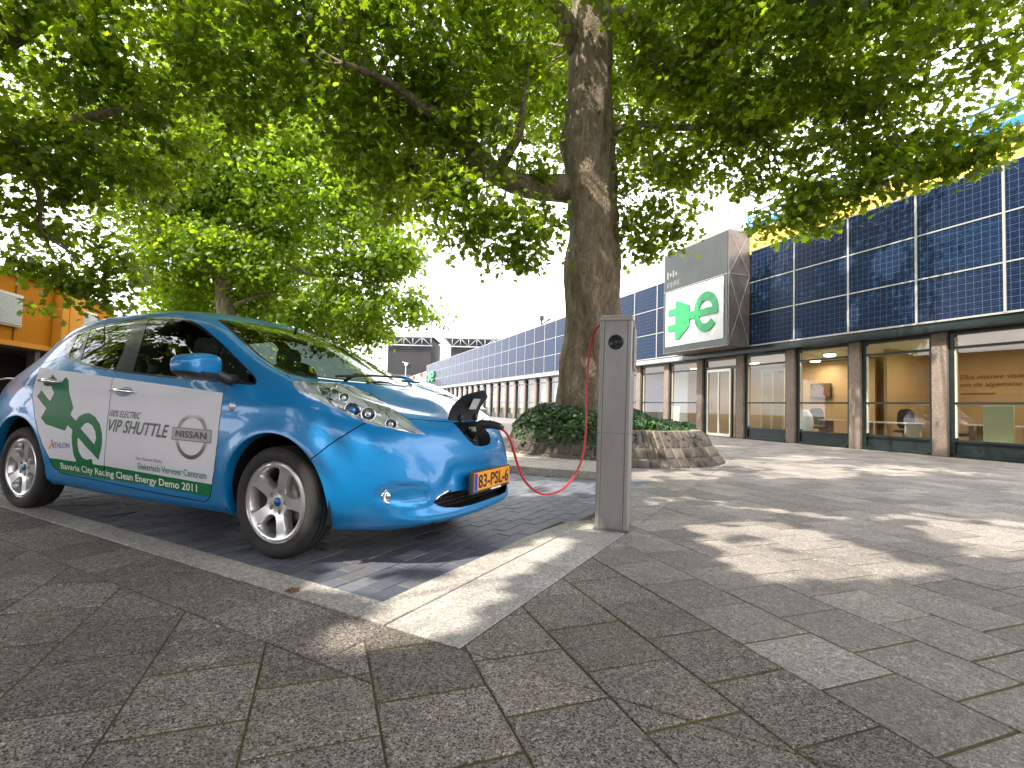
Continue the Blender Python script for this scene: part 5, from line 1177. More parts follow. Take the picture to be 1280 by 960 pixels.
tree('plane_tree', 'large plane tree with thick mottled trunk growing from the round planter', (1.52, 9.98, .55),
     [(1.53, 9.98, .45), *A([(738, 470, 10), (739, 400, 10), (742, 300, 10), (741, 240, 10), (737, 170, 10), (738, 100, 10), (738, 30, 10), (735, -40, 10), (725, -160, 10), (735, -330, 9.6)])],
     [.64, .56, .53, .50, .49, .50, .44, .40, .37, .26, .12],
     [(A([(735, 238, 10), (705, 235, 9.9), (660, 233, 9.6), (625, 220, 9.3), (600, 205, 9.1), (585, 180, 8.9), (560, 150, 8.7), (530, 135, 8.4), (480, 100, 8), (430, 80, 7.6)]), [.30, .25, .22, .20, .19, .15, .12, .10, .07, .04]),
      (A([(622, 215, 9.2), (636, 190, 9.1), (650, 165, 8.9), (655, 120, 8.6)]), [.13, .09, .07, .03]),
      (A([(748, 40, 10), (775, 22, 9.9), (800, 20, 9.7), (812, 45, 9.6), (825, 80, 9.5), (845, 78, 9.4), (905, 50, 9), (960, 40, 8.6), (1040, 20, 8)]), [.26, .22, .19, .16, .14, .12, .10, .07, .04]),
      (A([(828, 78, 9.5), (860, 95, 9.3), (920, 102, 9), (985, 105, 8.7), (1080, 110, 8.2)]), [.10, .09, .07, .05, .03]),
      (A([(765, 165, 9.9), (800, 155, 9.7), (850, 160, 9.4), (905, 158, 9.1), (960, 180, 8.8)]), [.09, .07, .06, .05, .03]),
      (A([(722, 60, 10), (700, 20, 9.7), (640, -40, 9.2), (560, -100, 8.5), (450, -140, 7.8)]), [.22, .19, .15, .10, .05]),
      (A([(742, -60, 10), (820, -130, 9.2), (930, -180, 8.2), (1080, -200, 7.0)]), [.20, .17, .12, .05]),
      (A([(730, -150, 10), (700, -260, 9), (640, -420, 7.6)]), [.20, .14, .05])],
     B_([(615, 60, 9.2, 90, 1.1), (560, 110, 9, 100, 1), (590, 190, 8.6, 60, .9), (598, 262, 8.2, 44, 1.3), (655, 275, 8.4, 36, 1.4), (560, 240, 8.2, 42, 1.2), (668, 305, 8.5, 24, 1.8), (640, 318, 8.3, 20, 2), (655, 335, 8.3, 10, 4), (585, 300, 8.2, 20, 1.8), (610, 315, 8.2, 12, 2.5), (672, 205, 9.6, 32, .9), (540, 292, 8.2, 22, 1.2),
         (470, 60, 8.6, 110, 1), (480, 160, 9, 85, 1), (500, 230, 9.2, 55, .8), (720, -20, 11, 100, .6),
         (862, 40, 9.3, 95, 1.1), (950, 50, 8.4, 130, 1), (1090, 50, 7.8, 120, 1), (870, 160, 9.4, 95, 1), (990, 160, 8.7, 100, 1), (1110, 130, 7.9, 75, .9), (820, 240, 9.8, 55, .9), (800, 290, 9.8, 26, 1.5), (800, 318, 9.8, 14, 2.4), (850, 298, 9.6, 24, 1.3), (900, 235, 9, 45, .9), (985, 240, 8.5, 42, .8), (1060, 215, 8, 42, .8), (520, 225, 11.5, 55, .8), (470, 180, 12, 80, .8), (545, 150, 12.2, 80, .8), (430, 120, 11.5, 80, .7), (940, 285, 8.8, 18, .5), (965, 278, 8.7, 22, 1.6), (1000, 272, 8.6, 24, 1.6), (1030, 262, 8.4, 24, 1.6), (1065, 245, 8.3, 26, 1.4), (1100, 228, 8.1, 26, 1.4), (1135, 226, 8, 24, 1.3), (1185, 206, 7.7, 24, 2.), (1230, 186, 7.4, 22, 2.), (1268, 170, 7.2, 20, 2.), (1150, 190, 7.9, 26, 1.4), (1205, 160, 7.5, 24, 1.2), (1258, 135, 7.2, 22, 1.1), (1215, 195, 7.5, 16, 2), (1030, 282, 8.5, 13, 2), (1090, 195, 8.2, 34, 1.5),
         (1265, 60, 6.8, 55, .8), (1250, -60, 6.8, 100, 1),  (800, -120, 8.5, 150, .8), (950, -150, 7.5, 160, .8), (560, -120, 8, 170, .8), (700, -250, 7.5, 170, .7), (1100, -180, 6.5, 160, .7), (780, 130, 12, 90, .8), (700, 110, 12.4, 90, .8), (820, 60, 13.5, 110, .8), (640, 120, 13.5, 90, .7), (900, 110, 13, 90, .8), (760, 200, 13, 60, .6), (980, 60, 12, 110, .8), (700, 20, 14, 110, .7)]),
     42, .128, 11, twigs=260, tn=72)
tree('plane_tree', 'leafy plane tree with slim dark trunk standing behind the blue car roof', tuple(at(292, 470, 19)*1),
     A([(292, 480, 19), (290, 430, 19), (283, 380, 19), (279, 345, 19), (276, 310, 19), (285, 240, 19), (300, 150, 19)]), [.40, .35, .33, .27, .22, .16, .08],
     [(A([(279, 345, 19), (262, 310, 19), (235, 295, 18.8), (200, 290, 18.5)]), [.09, .08, .06, .03]), (A([(285, 385, 19), (310, 375, 18.8), (340, 365, 18.5), (365, 350, 18)]), [.10, .09, .07, .03]),
      (A([(300, 300, 19), (380, 340, 18.5), (430, 345, 18), (480, 360, 17.5)]), [.09, .08, .06, .03]), (A([(278, 320, 19), (320, 270, 18.5), (400, 230, 18)]), [.09, .06, .03])],
     B_([(300, 190, 19, 105, 1.), (210, 250, 19, 80, 1), (390, 230, 18.5, 100, 1), (455, 320, 18, 62, 1), (300, 300, 20, 80, 1), (225, 330, 19.5, 62, .9), (505, 385, 17.5, 32, .9), (440, 385, 18, 52, 1), (380, 395, 18.5, 40, .9), (330, 100, 19, 120, 1), (490, 320, 17.5, 40, .8), (530, 395, 17.3, 18, .6), (330, 385, 20, 45, .9), (240, 385, 20.5, 34, .7), (470, 420, 19, 26, .8), (180, 180, 19, 90, .9), (470, 240, 18, 60, .9), (230, 375, 22, 40, .9), (195, 355, 21, 30, .7), (350, 350, 22, 70, .9), (420, 410, 21, 45, .9), (270, 400, 23, 50, .8), (275, 315, 17.5, 34, 1.4), (330, 330, 17.8, 40, 1.2), (235, 300, 17.8, 34, 1)]),
     34, .17, 12, LEAFY, leaves=36, twigs=120, clump=.55)
tree('plane_tree', 'near plane tree reaching its low branches in from the left edge over the orange building', (-10.8, 8.4, 0),
     [(-10.8, 8.4, -.1), (-10.8, 8.4, 1.2), (-10.7, 8.4, 3), (-10.5, 8.3, 5), (-10.2, 8.2, 7), (-10, 8, 9.5)], [.55, .45, .42, .38, .28, .1],
     [([Vector((-10.6, 8.35, 4.3)), *A([(0, 203, 8), (28, 170, 8), (55, 156, 8), (110, 148, 8), (160, 134, 8.2)])], [.24, .16, .13, .11, .08, .03]),
      (A([(8, 190, 8), (30, 210, 7.9), (48, 240, 7.8), (50, 290, 7.7)]), [.07, .05, .04, .02]), ([Vector((-10.4, 8.2, 5.5)), *A([(60, 20, 8.2), (180, -20, 8.5), (300, -40, 8.8)])], [.2, .14, .1, .05])],
     B_([(50, 50, 8.2, 115, 1), (180, 70, 8.6, 105, 1), (30, 190, 7.8, 80, .9), (120, 215, 8.2, 75, .9), (45, 280, 8, 42, .9), (200, 180, 9, 70, .9), (110, 310, 8.6, 38, .9), (60, 342, 8.7, 18, 2.4), (28, 330, 8.6, 18, 2.2), (90, 355, 8.7, 18, 2.4), (300, 50, 9, 100, 1), (120, 368, 8.8, 22, 2.2), (150, 345, 8.8, 24, 1.5), (145, 385, 8.9, 12, 2.4), (60, 388, 8.5, 9, 3), (340, 130, 9.2, 60, .7), (390, 20, 8.8, 80, .9), (100, -100, 8, 150, .8), (300, -100, 8.4, 150, .8), (-60, 120, 8.2, 100, .8), (30, 372, 8.4, 12, .35)])+[((-11, 5, 7), 2.8, .5), ((-13, 8.5, 7), 2.8, .5), ((-9, 2.6, 7.6), 2.4, .6), ((-12, 11.5, 7.5), 2.8, .4), ((-14, 5, 5.2), 2.2, .5)],
     42, .128, 13, twigs=80)
# the tree whose crown shades the foreground; it stands behind the photographer
rg_ = np.random.default_rng(4)
bl = [((x+rg_.normal(0, .3), y+rg_.normal(0, .3), 6.9+rg_.normal(0, .5)+.05*(x*x)**.5), 1.25, 1.) for x in np.arange(-11, 5, 1.5) for y in np.arange(-6.2, 4.4, 1.5)]
tree('plane_tree', 'spreading plane tree behind the camera that shades the front paving', (-3.2, -5.4, 0), [(-3.2, -5.4, -.1), (-3.2, -5.4, 1.5), (-3.1, -5.3, 3.5), (-3, -5, 5.5), (-2.8, -4.4, 7.2), (-2.6, -3.6, 8.8)], [.6, .5, .45, .38, .25, .1],
     [([(-3, -5, 5), (-2, -3, 6.3), (-.5, -.5, 6.8), (1, 1.5, 7)], [.25, .2, .13, .05]), ([(-3, -5, 4.8), (-4.5, -3, 6.2), (-6, -.5, 6.8), (-7.5, 1.5, 7)], [.25, .2, .13, .05]), ([(-3, -5, 5.4), (0, -4, 6.5), (2.5, -3, 7)], [.2, .13, .05])],
     bl, 17, .30, 14, LEAFD, leaves=26, twigs=120, tmpl='plain', clump=.5)
print('trees', round(time.time()-T0, 1))
# ---------------------------------------------------------------- low building clad in solar panels
BO = (10.3287, 12.3242, 0); BRZ = math.atan2(.93885, -.34432)     # local x along the front (away), y towards the street
def bpt(x, y, z=0.):
    c, s = math.cos(BRZ), math.sin(BRZ); return (BO[0]+c*x-s*y, BO[1]+s*x+c*y, z)
def building():
    root = empty('shop_building', BO, BRZ); tag(root, 'long low building with brown concrete pillars, shop windows and a wall of solar panels', 'building')
    XE = 65.2
    cm = NT('brown_aggregate_concrete'); pos = cm.tc('Object')
    c = cm.ramp(cm.sep(cm.voro(110, out=1, vec=pos))[0], [(0, (.13, .095, .075)), (.5, (.22, .165, .13)), (1, (.36, .29, .24))])
    c = cm.mix(1., c, cm.ramp(cm.noise(2.2, 5, .7, pos), [(.3, .75), (.7, 1.2)]), 'MULTIPLY'); cm.P(Base_Color=c, Roughness=.85); cm.bump(cm.noise(130, 3, .6, pos), .6, .01)
    steel = simple('dark_green_steel', (.016, .026, .026), .32, .2, var=.3, vscale=3); lightm = simple('pale_fascia_metal', (.50, .50, .50), .4, .3, var=.08, vscale=2)
    alu = simple('aluminium_rail', (.42, .41, .38), .5, .3); wallm = simple('brown_wall', (.14, .11, .09), .8, var=.2); roofm = simple('roof_grey', (.2, .2, .2), .8)
    ceil = simple('white_ceiling', (.75, .70, .60), .8); tan = simple('tan_inner_wall', (.42, .30, .17), .7, var=.06, vscale=1.2); floorm = simple('inner_floor', (.22, .15, .10), .35)
    pane = glass('shop_window_glass', (.93, .95, .93), 1.52, .03)
    # shell
    m = MB(); m.box(((XE-6)/2, -5.4, 4.85), (XE+6, 10.4, 3.30)); m.build('upper_storey', [wallm], root)
    m = MB(); m.box(((XE-6)/2, -5.5, 6.53), (XE+6.1, 10.8, .06)); m.build('roof', [roofm], root)
    m = MB(); m.box(((XE-6)/2, -5.4, 3.10), (XE+6, 10.4, .19)); m.build('ceiling', [ceil], root)
    m = MB(); m.box((7, -2.4, .008), (26.5, 4.3, .02)); m.build('inner_floor', [floorm], root)
    m = MB(); m.box((6, -4.6, 1.5), (28, .12, 3.0)); m.box((2.75, -3.4, 1.5), (.10, 2.3, 3.0)); m.box((-6, -2.4, 1.5), (.12, 4.3, 3)); m.box((20, -2.5, 1.5), (.12, 4.1, 3)); m.build('inner_wall', [tan], root)
    m = MB(); m.box((42.5, -.72, 1.5), (45.2, .1, 3.0)); m.box((XE, -5.4, 1.5), (.2, 10.2, 3)); m.build('far_wall', [wallm], root)
    # beams over the windows
    m = MB(); m.box((1.57, .03, 3.10), (15.15, .42, .235), bev=.01); m.build('dark_beam', [steel], root)
    m = MB(); m.box(((9.15+XE)/2, .03, 3.095), (XE-9.15, .42, .19), bev=.01); m.build('pale_fascia', [lightm], root)
    m = MB(); m.box(((XE-6)/2, -.16, 2.945), (XE+6, .14, .09)); m.build('head_frame', [steel], root)
    # pillars, window frames and panes bay by bay
    pm = MB(); pm.box((0, -.14, 1.49), (.325, .28, 2.985), bev=.012)
    pil = pm.build('pillar', [cm.mat], root); pil.location = (0, 0, 0)
    for k in range(-2, 31):
        x = 2.105*k
        if k: p = pil.copy(); COL.objects.link(p); p.location = (x, 0, 0)
    def bay(k):
        x0, x1 = 2.105*k+.165, 2.105*(k+1)-.165; y = -.14
        if k == 3:   # glazed entrance door
            m = MB(); m.box((x0+.06, y, 1.48), (.12, .10, 2.93)); m.box((x1-.06, y, 1.48), (.12, .10, 2.93)); m.box(((x0+x1)/2, y, 2.60), (x1-x0-.22, .09, .09)); m.box((x0+.34, y, 1.29), (.06, .08, 2.56)); m.build('door_frame', [steel], root)
            d = MB(); xa, xb = x0+.38, x1-.13
            for xx in (xa+.04, xb-.04, (xa+xb)/2): d.box((xx, y, 1.29), (.06 if xx != (xa+xb)/2 else .05, .06, 2.50), m=0)
            for z in (.07, 2.5): d.box(((xa+xb)/2, y, z), (xb-xa-.1, .055, .10))
            dd = d.build('door', [simple('pale_door_metal', (.62, .60, .50), .35, .4)], root)
            m = MB(); m.tube([(xb-.14, y+.03, 1.05), (xb-.14, y+.09, 1.05), (xb-.14, y+.09, 1.30), (xb-.14, y+.03, 1.30)], .014); m.build('door_handle', [alu], dd)
            m = MB(); m.box(((x0+x1)/2, y-.01, 1.45), (x1-x0-.1, .008, 2.85)); m.build('window_pane', [pane], root); return
        m = MB()
        m.box((x0+.045, y, 1.45), (.09, .11, 2.9)); m.box((x1-.055, y, 1.45), (.11, .11, 2.9)); 
        m.box(((x0+x1)/2, y, 2.60), (x1-x0-.2, .09, .055)); m.box(((x0+x1)/2, y, 1.275), (x1-x0-.2, .09, .05))
        m.box(((x0+x1)/2, y-.02, .20), (x1-x0-.2, .05, .35)); m.box(((x0+x1)/2, y+.01, .385), (x1-x0-.2, .10, .05)); m.box(((x0+x1)/2, y+.03, .03), (x1-x0-.2, .12, .07))
        f = m.build('window_frame', [steel], root)
        m = MB(); m.box(((x0+x1)/2, y-.015, 1.66), (x1-x0-.17, .008, 2.5)); m.build('window_pane', [pane], root)
        m = MB(); m.box((x1-.125, y+.01, 1.65), (.03, .05, 2.4)); m.build('window_bead', [simple('pale_bead', (.62, .60, .48), .5) if k == -2 else bpy.data.materials['pale_bead']], f)
    for k in range(-2, 10): bay(k)
    m = MB()
    for k in range(10, 31):
        x0, x1 = 2.105*k+.165, 2.105*(k+1)-.165
        m = MB(); m.box((x0+.05, -.14, 1.45), (.1, .1, 2.9)); m.box((x1-.05, -.14, 1.45), (.1, .1, 2.9)); m.box(((x0+x1)/2, -.14, 2.6), (x1-x0-.2, .08, .06)); m.box(((x0+x1)/2, -.14, 1.27), (x1-x0-.2, .08, .05)); m.box(((x0+x1)/2, -.15, .2), (x1-x0-.2, .05, .4)); m.build('window_frame', [steel], root)
        m = MB(); m.box(((x0+x1)/2, -.155, 1.6), (x1-x0-.18, .01, 2.6)); m.build('window_pane', [pane], root)
        m = MB(); m.box(((x0+x1)/2, -.45, 1.5), (x1-x0, .02, 3)); m.build('window_blind', [simple('blind_%s' % ('cream' if k % 3 else 'brown'), (.42, .38, .30) if k % 3 else (.16, .12, .09), .8)], root)
    # solar panels
    t = NT('solar_cells'); o = t.sep(t.tc('Object')); oi = t.node('ShaderNodeObjectInfo')
    fx = t.math('FRACT', t.math('MULTIPLY', t.math('ADD', o[0], .78), 1/.156)); fz = t.math('FRACT', t.math('MULTIPLY', t.math('ADD', o[2], .53), 1/.1525))
    def edge(f, w): return t.math('ADD', t.math('LESS_THAN', f, w), t.math('GREATER_THAN', f, 1-w), clamp=True)
    gline = t.math('ADD', edge(fx, .022), edge(fz, .022), clamp=True)
    bx = t.math('FRACT', t.math('MULTIPLY', t.math('ADD', o[2], .53), 3/.1525)); bus = t.math('LESS_THAN', bx, .09)
    cell = t.node('ShaderNodeTexVoronoi'); cell.inputs['Scale'].default_value = 38; t.l.new(t.tc('Object'), cell.inputs['Vector'])
    cc = t.ramp(t.sep(cell.outputs[1])[0], [(0, (.002, .006, .020)), (.6, (.003, .012, .040)), (1, (.007, .026, .080))])
    cc = t.mix(1., cc, t.ramp(oi.outputs['Random'], [(0, (.75, .75, .8)), (.5, (1, 1, 1)), (.8, (.8, 1.25, 1.15)), (1, (1.3, 1.1, 1.3))]), 'MULTIPLY')
    cc = t.mix(t.math('MULTIPLY', bus, .18), cc, (.20, .21, .24)); cc = t.mix(t.math('MULTIPLY', gline, .55), cc, (.15, .20, .29)); cc = t.mix(.012, cc, (.45, .55, .75))
    t.P(Base_Color=cc, Roughness=.35, Coat_Weight=.14, Coat_Roughness=.08); t.set(t.bsdf, 'Coat IOR', 1.3); t.set(t.bsdf, 'Specular IOR Level', .06)
    PW, PH = 1.755, 1.093
    xs = [.32-3*PW+PW*k for k in range(0, 6)]
    cols = [x+PW/2 for x in [.32-PW*4+PW*k for k in range(0, 7)]]      # near run: from beyond the frame to the sign box
    cols = [c for c in cols if c < 5.6]
    far = [9.10+PW/2+PW*k for k in range(0, 32)]
    m = MB(); m.box((0, 0, 0), (PW-.045, .03, PH-.03)); proto = m.build('solar_panel', [t.mat], root)
    first = True; n = 0
    def put(x, z):
        nonlocal first, n
        if first: p = proto; first = False
        else: p = proto.copy(); COL.objects.link(p)
        p.location = (x, .25, z); n += 1
    zr = [3.225+PH*(i+.5) for i in range(3)]
    for c in cols: [put(c, z) for z in zr]
    for c in far[:27]: [put(c, z) for z in zr]
    m = MB()
    for c in far[27:]: [m.box((c, .25, z), (PW-.045, .03, PH-.03)) for z in zr]
    s = m.build('solar_panel_run', [t.mat], root); s['kind'] = 'stuff'
    m = MB()
    for a, b in ((cols[0]-PW/2, 5.6), (9.1, far[-1]+PW/2)):
        for i in range(4): m.box(((a+b)/2, .262, 3.225+PH*i), (b-a, .03, .032 if i in (1, 2) else .045))
    m.build('panel_rail', [alu], root)
    post_ = None
    for x in [c-PW/2 for c in cols]+[c-PW/2 for c in far]+[far[-1]+PW/2]:
        if post_ is None: m = MB(); m.box((0, 0, 0), (.05, .036, 3*PH)); post_ = m.build('panel_post', [alu], root); p = post_
        else: p = post_.copy(); COL.objects.link(p)
        p.location = (x, .268, 3.225+1.5*PH)
    m = MB()
    for a, b in ((-6, 5.6), (9.1, XE)): m.box(((a+b)/2, .10, 4.87), (b-a, .18, 3.2))
    m.build('panel_backing', [wallm], root)
    return root, steel, alu, tan
BLD, STEEL, ALU, TAN = building()
def plug_logo():
    """flat outlines of the plug-and-e sign, width 3.0, about the origin"""
    plug = [(-1.02, .70), (-.88, .74), (-.13, .42), (-.13, -.42), (-.80, -.92), (-1.02, -.90), (-1.02, -.52), (-1.48, -.52), (-1.48, -.24), (-1.02, -.24), (-1.02, .16), (-1.48, .16), (-1.48, .44), (-1.02, .44)]
    cord = [(-.14, .14), (.20, .14), (.20, -.16), (-.14, -.16)]
    e = []; 
    cx, cy, R, r = .80, .0, .78, .46
    for k in range(41):
        a = math.radians(0+ (320)*k/40); e.append((cx+R*.84*math.cos(a)*1.0, cy+R*math.sin(a)))
    inner = [(cx+r*.84*math.cos(math.radians(320*k/40)), cy+r*math.sin(math.radians(320*k/40))) for k in range(41)]
    return plug, cord, (cx, cy, R, r)
def logo_mesh(m, fr, mi=0, th=.03):
    plug, cord, (cx, cy, R, r) = plug_logo()
    # concave plug split in convex pieces
    for P in ([(-1.02, .70), (-.88, .74), (-.13, .42), (-.13, -.42), (-.80, -.92), (-1.02, -.90)], [(-1.48, .44), (-1.02, .44), (-1.02, .16), (-1.48, .16)], [(-1.48, -.24), (-1.02, -.24), (-1.02, -.52), (-1.48, -.52)], cord, [(cx-.60, .14), (cx+.64, .14), (cx+.64, -.14), (cx-.60, -.14)]):
        th += .002; m.prism(P[::-1], 0, th, mi, fr=fr)
    N = 44; th += .003
    ring = [(math.radians(0+318*k/N)) for k in range(N+1)]
    for k in range(N):
        a, b = ring[k], ring[k+1]
        P = [(cx+R*.85*math.cos(a), cy+R*math.sin(a)), (cx+R*.85*math.cos(b), cy+R*math.sin(b)), (cx+r*.85*math.cos(b), cy+r*math.sin(b)), (cx+r*.85*math.cos(a), cy+r*math.sin(a))]
        m.prism(P, 0, th, mi, fr=fr)
def sign_box():
    o = empty('sign_box', bpt(7.37, .28), BRZ); tag(o, 'large metal sign box with a green plug logo on white, over the entrance', 'sign')
    side = NT('brushed_sign_metal'); pos = side.tc('Object'); c = side.ramp(side.noise(1.6, 5, .6, pos), [(.3, (.14, .115, .10)), (.7, (.26, .22, .195))]); side.P(Base_Color=c, Roughness=.38, Metallic=.55)
    front = NT('olive_mirror_panel'); c = front.ramp(front.noise(1.3, 5, .6), [(.3, (.014, .019, .009)), (.7, (.030, .036, .018))]); front.P(Base_Color=c, Roughness=.14, Metallic=.0, Coat_Weight=.0)
    m = MB(); m.box((0, .46, 5.19), (3.54, .92, 4.02)); bx = m.build('casing', [side.mat], o); bevel_mod(bx, .012)
    m = MB(); m.box((0, .925, 5.19), (3.44, .016, 3.92)); m.build('front_panel', [front.mat], o)
    m = MB(); 
    for z in (5.66, ): m.box((-1.775, .46, z), (.012, .92, .02)); m.box((0, .936, z), (3.44, .01, .02))
    for a, b in ((3.2, 5.66), (5.66, 7.19)):
        L = math.hypot(.92, b-a); m.box((-1.773, .46, (a+b)/2), (.008, .014, L*.98), R=Matrix.Rotation(math.atan2(.9, b-a), 3, 'X')); m.box((-1.7735, .46, (a+b)/2), (.008, .014, L*.98), R=Matrix.Rotation(-math.atan2(.9, b-a), 3, 'X'))
    m.build('seam', [ALU], o)
    m = MB(); m.box((.0, .95, 4.52), (3.14, .035, 2.16), bev=.004); m.build('white_board', [simple('sign_white', (.80, .81, .81), .35)], o)
    # logo seen from the street: its right is local -x
    m = MB(); logo_mesh(m, lambda x, y, h: (-(x-.0)*.93, .968+h, 4.50+y*.92)); m.build('plug_logo', [simple('sign_green', (.0, .30, .075), .35)], o)
    m = MB(); rr_ = random.Random(3)
    for k in range(9): m.box((1.52-.085*k, .936, 5.92+rr_.uniform(-.02, .02)), (.035, .006, rr_.uniform(.14, .26)))
    for k in range(4): m.box((1.50-.17*k, .936, 6.30+rr_.uniform(-.03, .03)), (.10, .006, rr_.uniform(.12, .34)))
    m.build('faded_marks', [simple('faded_print', (.22, .23, .20), .5)], o)
    o2 = empty('round_sign', bpt(61.3, .32), BRZ); tag(o2, 'small green plug sign at the far end of the solar panel wall', 'sign')
    m = MB()
    for s_, y_ in ((1, 0),): logo_mesh(m, lambda x, y, h: (-x*1.5, .05+h*3, 4.75+y*.95))
    m.build('plug_logo', [bpy.data.materials['sign_green']], o2)
    m = MB(); m.lathe([(0, .04), (.70, .04), (.72, .0)], 24, R=Matrix(((1, 0, 0), (0, 0, 1), (0, -1, 0))), C=(0, .0, 4.75)); m.build('backing', [simple('sign_green_dark', (.0, .22, .07), .4)], o2)
sign_box()
# ---- things seen inside through the windows (each on the shop floor)
def put_in(name, x, y, label, cat, group=None):
    o = empty(name, bpt(x, y, .02), BRZ); tag(o, label, cat, group); return o
black = simple('office_black', (.02, .02, .022), .5); whitep = simple('white_laminate', (.70, .70, .66), .35); greenp = simple('pale_green_panel', (.55, .62, .42), .5)
def desk(x, y, w, label, g=None):
    o = put_in('desk', x, y, label, 'desk', g); m = MB(); m.box((0, 0, .73), (w, .75, .04), bev=.005); m.build('desk_top', [whitep], o)
    for sx in (-1, 1): m = MB(); m.box((sx*(w/2-.06), 0, .36), (.05, .65, .70)); m.build('leg', [ALU], o)
desk(1.95, -1.15, 1.45, 'white desk inside, behind the second window from the right', 'office desks'); desk(.2, -2.9, 1.3, 'white desk inside, behind the rightmost window', 'office desks'); desk(4.3, -2.4, 1.2, 'low white desk inside, behind the window with the round lamp', 'office desks')
def office_chair(x, y, rz, label):
    o = put_in('office_chair', x, y, label, 'chair', 'black office chairs inside'); o.rotation_euler = (0, 0, BRZ+rz)
    m = MB(); m.sell((0, 0, .48), (.24, .24, .05), .6); m.build('seat', [black], o)
    m = MB(); m.sell((0, -.24, .85), (.22, .04, .30), .6, R=Matrix.Rotation(.15, 3, 'X')); m.build('backrest', [black], o)
    m = MB(); m.tube([(0, 0, .08), (0, 0, .46)], .025); [m.tube([(0, 0, .10), (.28*math.cos(a), .28*math.sin(a), .04)], .018) for a in [2*PI*k/5 for k in range(5)]]; m.build('base', [ALU], o)
office_chair(2.15, -2.1, .3, 'black office chair behind the desk in the second window from the right'); office_chair(.66, -1.9, 2.2, 'black office chair in the rightmost window beside the pale green panel'); office_chair(4.7, -1.9, 1.0, 'black office chair seen through the window with the round lamp')
o = put_in('partition_panel', -.22, -1.9, 'pale green partition panel behind the rightmost window', 'partition'); m = MB(); m.box((0, 0, .62), (.62, .06, 1.25), bev=.008); m.build('panel', [greenp], o); m = MB(); m.box((0, 0, .01), (.8, .3, .02)); m.build('foot', [ALU], o)
o = put_in('wall_screen', 6.29, -3.95, 'dark television screen on the wall under the round lamp', 'screen'); o.location.z = 1.55; m = MB(); m.box((0, 0, .3), (.84, .06, .56), bev=.01); m.build('screen_casing', [black], o); m = MB(); m.box((0, .032, .3), (.79, .004, .51)); m.build('screen_glass', [simple('screen_brown', (.10, .05, .03), .15)], o)
o = put_in('inner_stand_wall', 5.9, -4.10, 'tan partition wall carrying the television screen', 'wall'); m = MB(); m.box((0, 0, 1.47), (3.2, .1, 2.94)); m.build('board', [TAN], o)
o = put_in('egg_chair', 4.62, -1.1, 'white shell chair just inside the window with the round lamp', 'chair')
m = MB(); m.sell((0, 0, .62), (.25, .30, .44), .9, fn=lambda p: Vector((p.x, max(p.y, -.22) if p.y < 0 else p.y*.35, p.z))); m.build('shell', [simple('shell_white', (.75, .80, .80), .3)], o); m = MB(); m.tube([(0, 0, .02), (0, 0, .25)], .03); m.lathe([(0, .03), (.22, .02), (.23, 0)], 20); m.build('foot', [ALU], o)
for x, l in ((5.35, 'tall pale green pole in the window left of the round lamp'), (5.0, 'thin brown post in the window left of the round lamp')):
    pass
o = put_in('inner_door', 6.9, -2.2, 'framed glass inner door seen through the window right of the entrance', 'door'); m = MB()
for x in (-.5, .05, .55): m.box((x, 0, 1.3), (.07, .06, 2.6))
m.box((0, 0, 2.57), (1.1, .06, .07)); m.build('frame', [simple('pale_green_frame', (.50, .52, .30), .5)], o); m = MB(); m.box((0, 0, 1.3), (1.0, .01, 2.5)); m.build('glass', [glass('inner_glass', (.8, .8, .7), 1.3)], o)
o = put_in('white_screen_wall', 10.8, -1.2, 'white partition behind the window left of the entrance', 'partition'); m = MB(); m.box((.25, 0, 1.4), (.9, .08, 2.8)); m.build('panel', [whitep], o); m = MB(); m.box((.25, 0, 2.83), (.95, .1, .05)); m.build('cap', [ALU], o)
o = put_in('archway', 12.9, -1.2, 'dark arched opening inside, behind the window left of the white partition', 'arch')
m = MB(); P = [(-.8, 0), (.8, 0), (.8, 1.7)]+[(.8*math.cos(a), 1.7+.45*math.sin(a)) for a in np.linspace(0, PI, 14)]+[(-.8, 1.7)]
m.prism([(x, z) for x, z in P], 0, .1, fr=lambda x, y, h: (x, h, y)); m.build('opening', [simple('dark_arch', (.07, .05, .06), .6)], o)
# writing on the inner wall of the right-hand room
o = put_in('wall_writing', .74, -4.52, 'brown Dutch sentence written on the orange inner wall', 'lettering'); o.location.z = 0
pr = simple('brown_print', (.20, .10, .035), .6)
for txt, z, h_, w in (('Elke nieuwe visie n', 2.13, .135, 1.72), ('om de algemene a', 1.90, .135, 1.66)):
    V, F, x0, x1, h = text_mesh(txt, bold=.008, shear=.2); V = [(1.28-(x-x0)/(x1-x0)*w, .005, z+y/h*h_) for x, y in V]; mesh_obj('sentence', V, F, [pr], o)
m = MB(); 
for k in range(16): m.box((1.24-.055*k, .006, 1.69), (.035, .004, .045))
m.build('small_line', [pr], o)
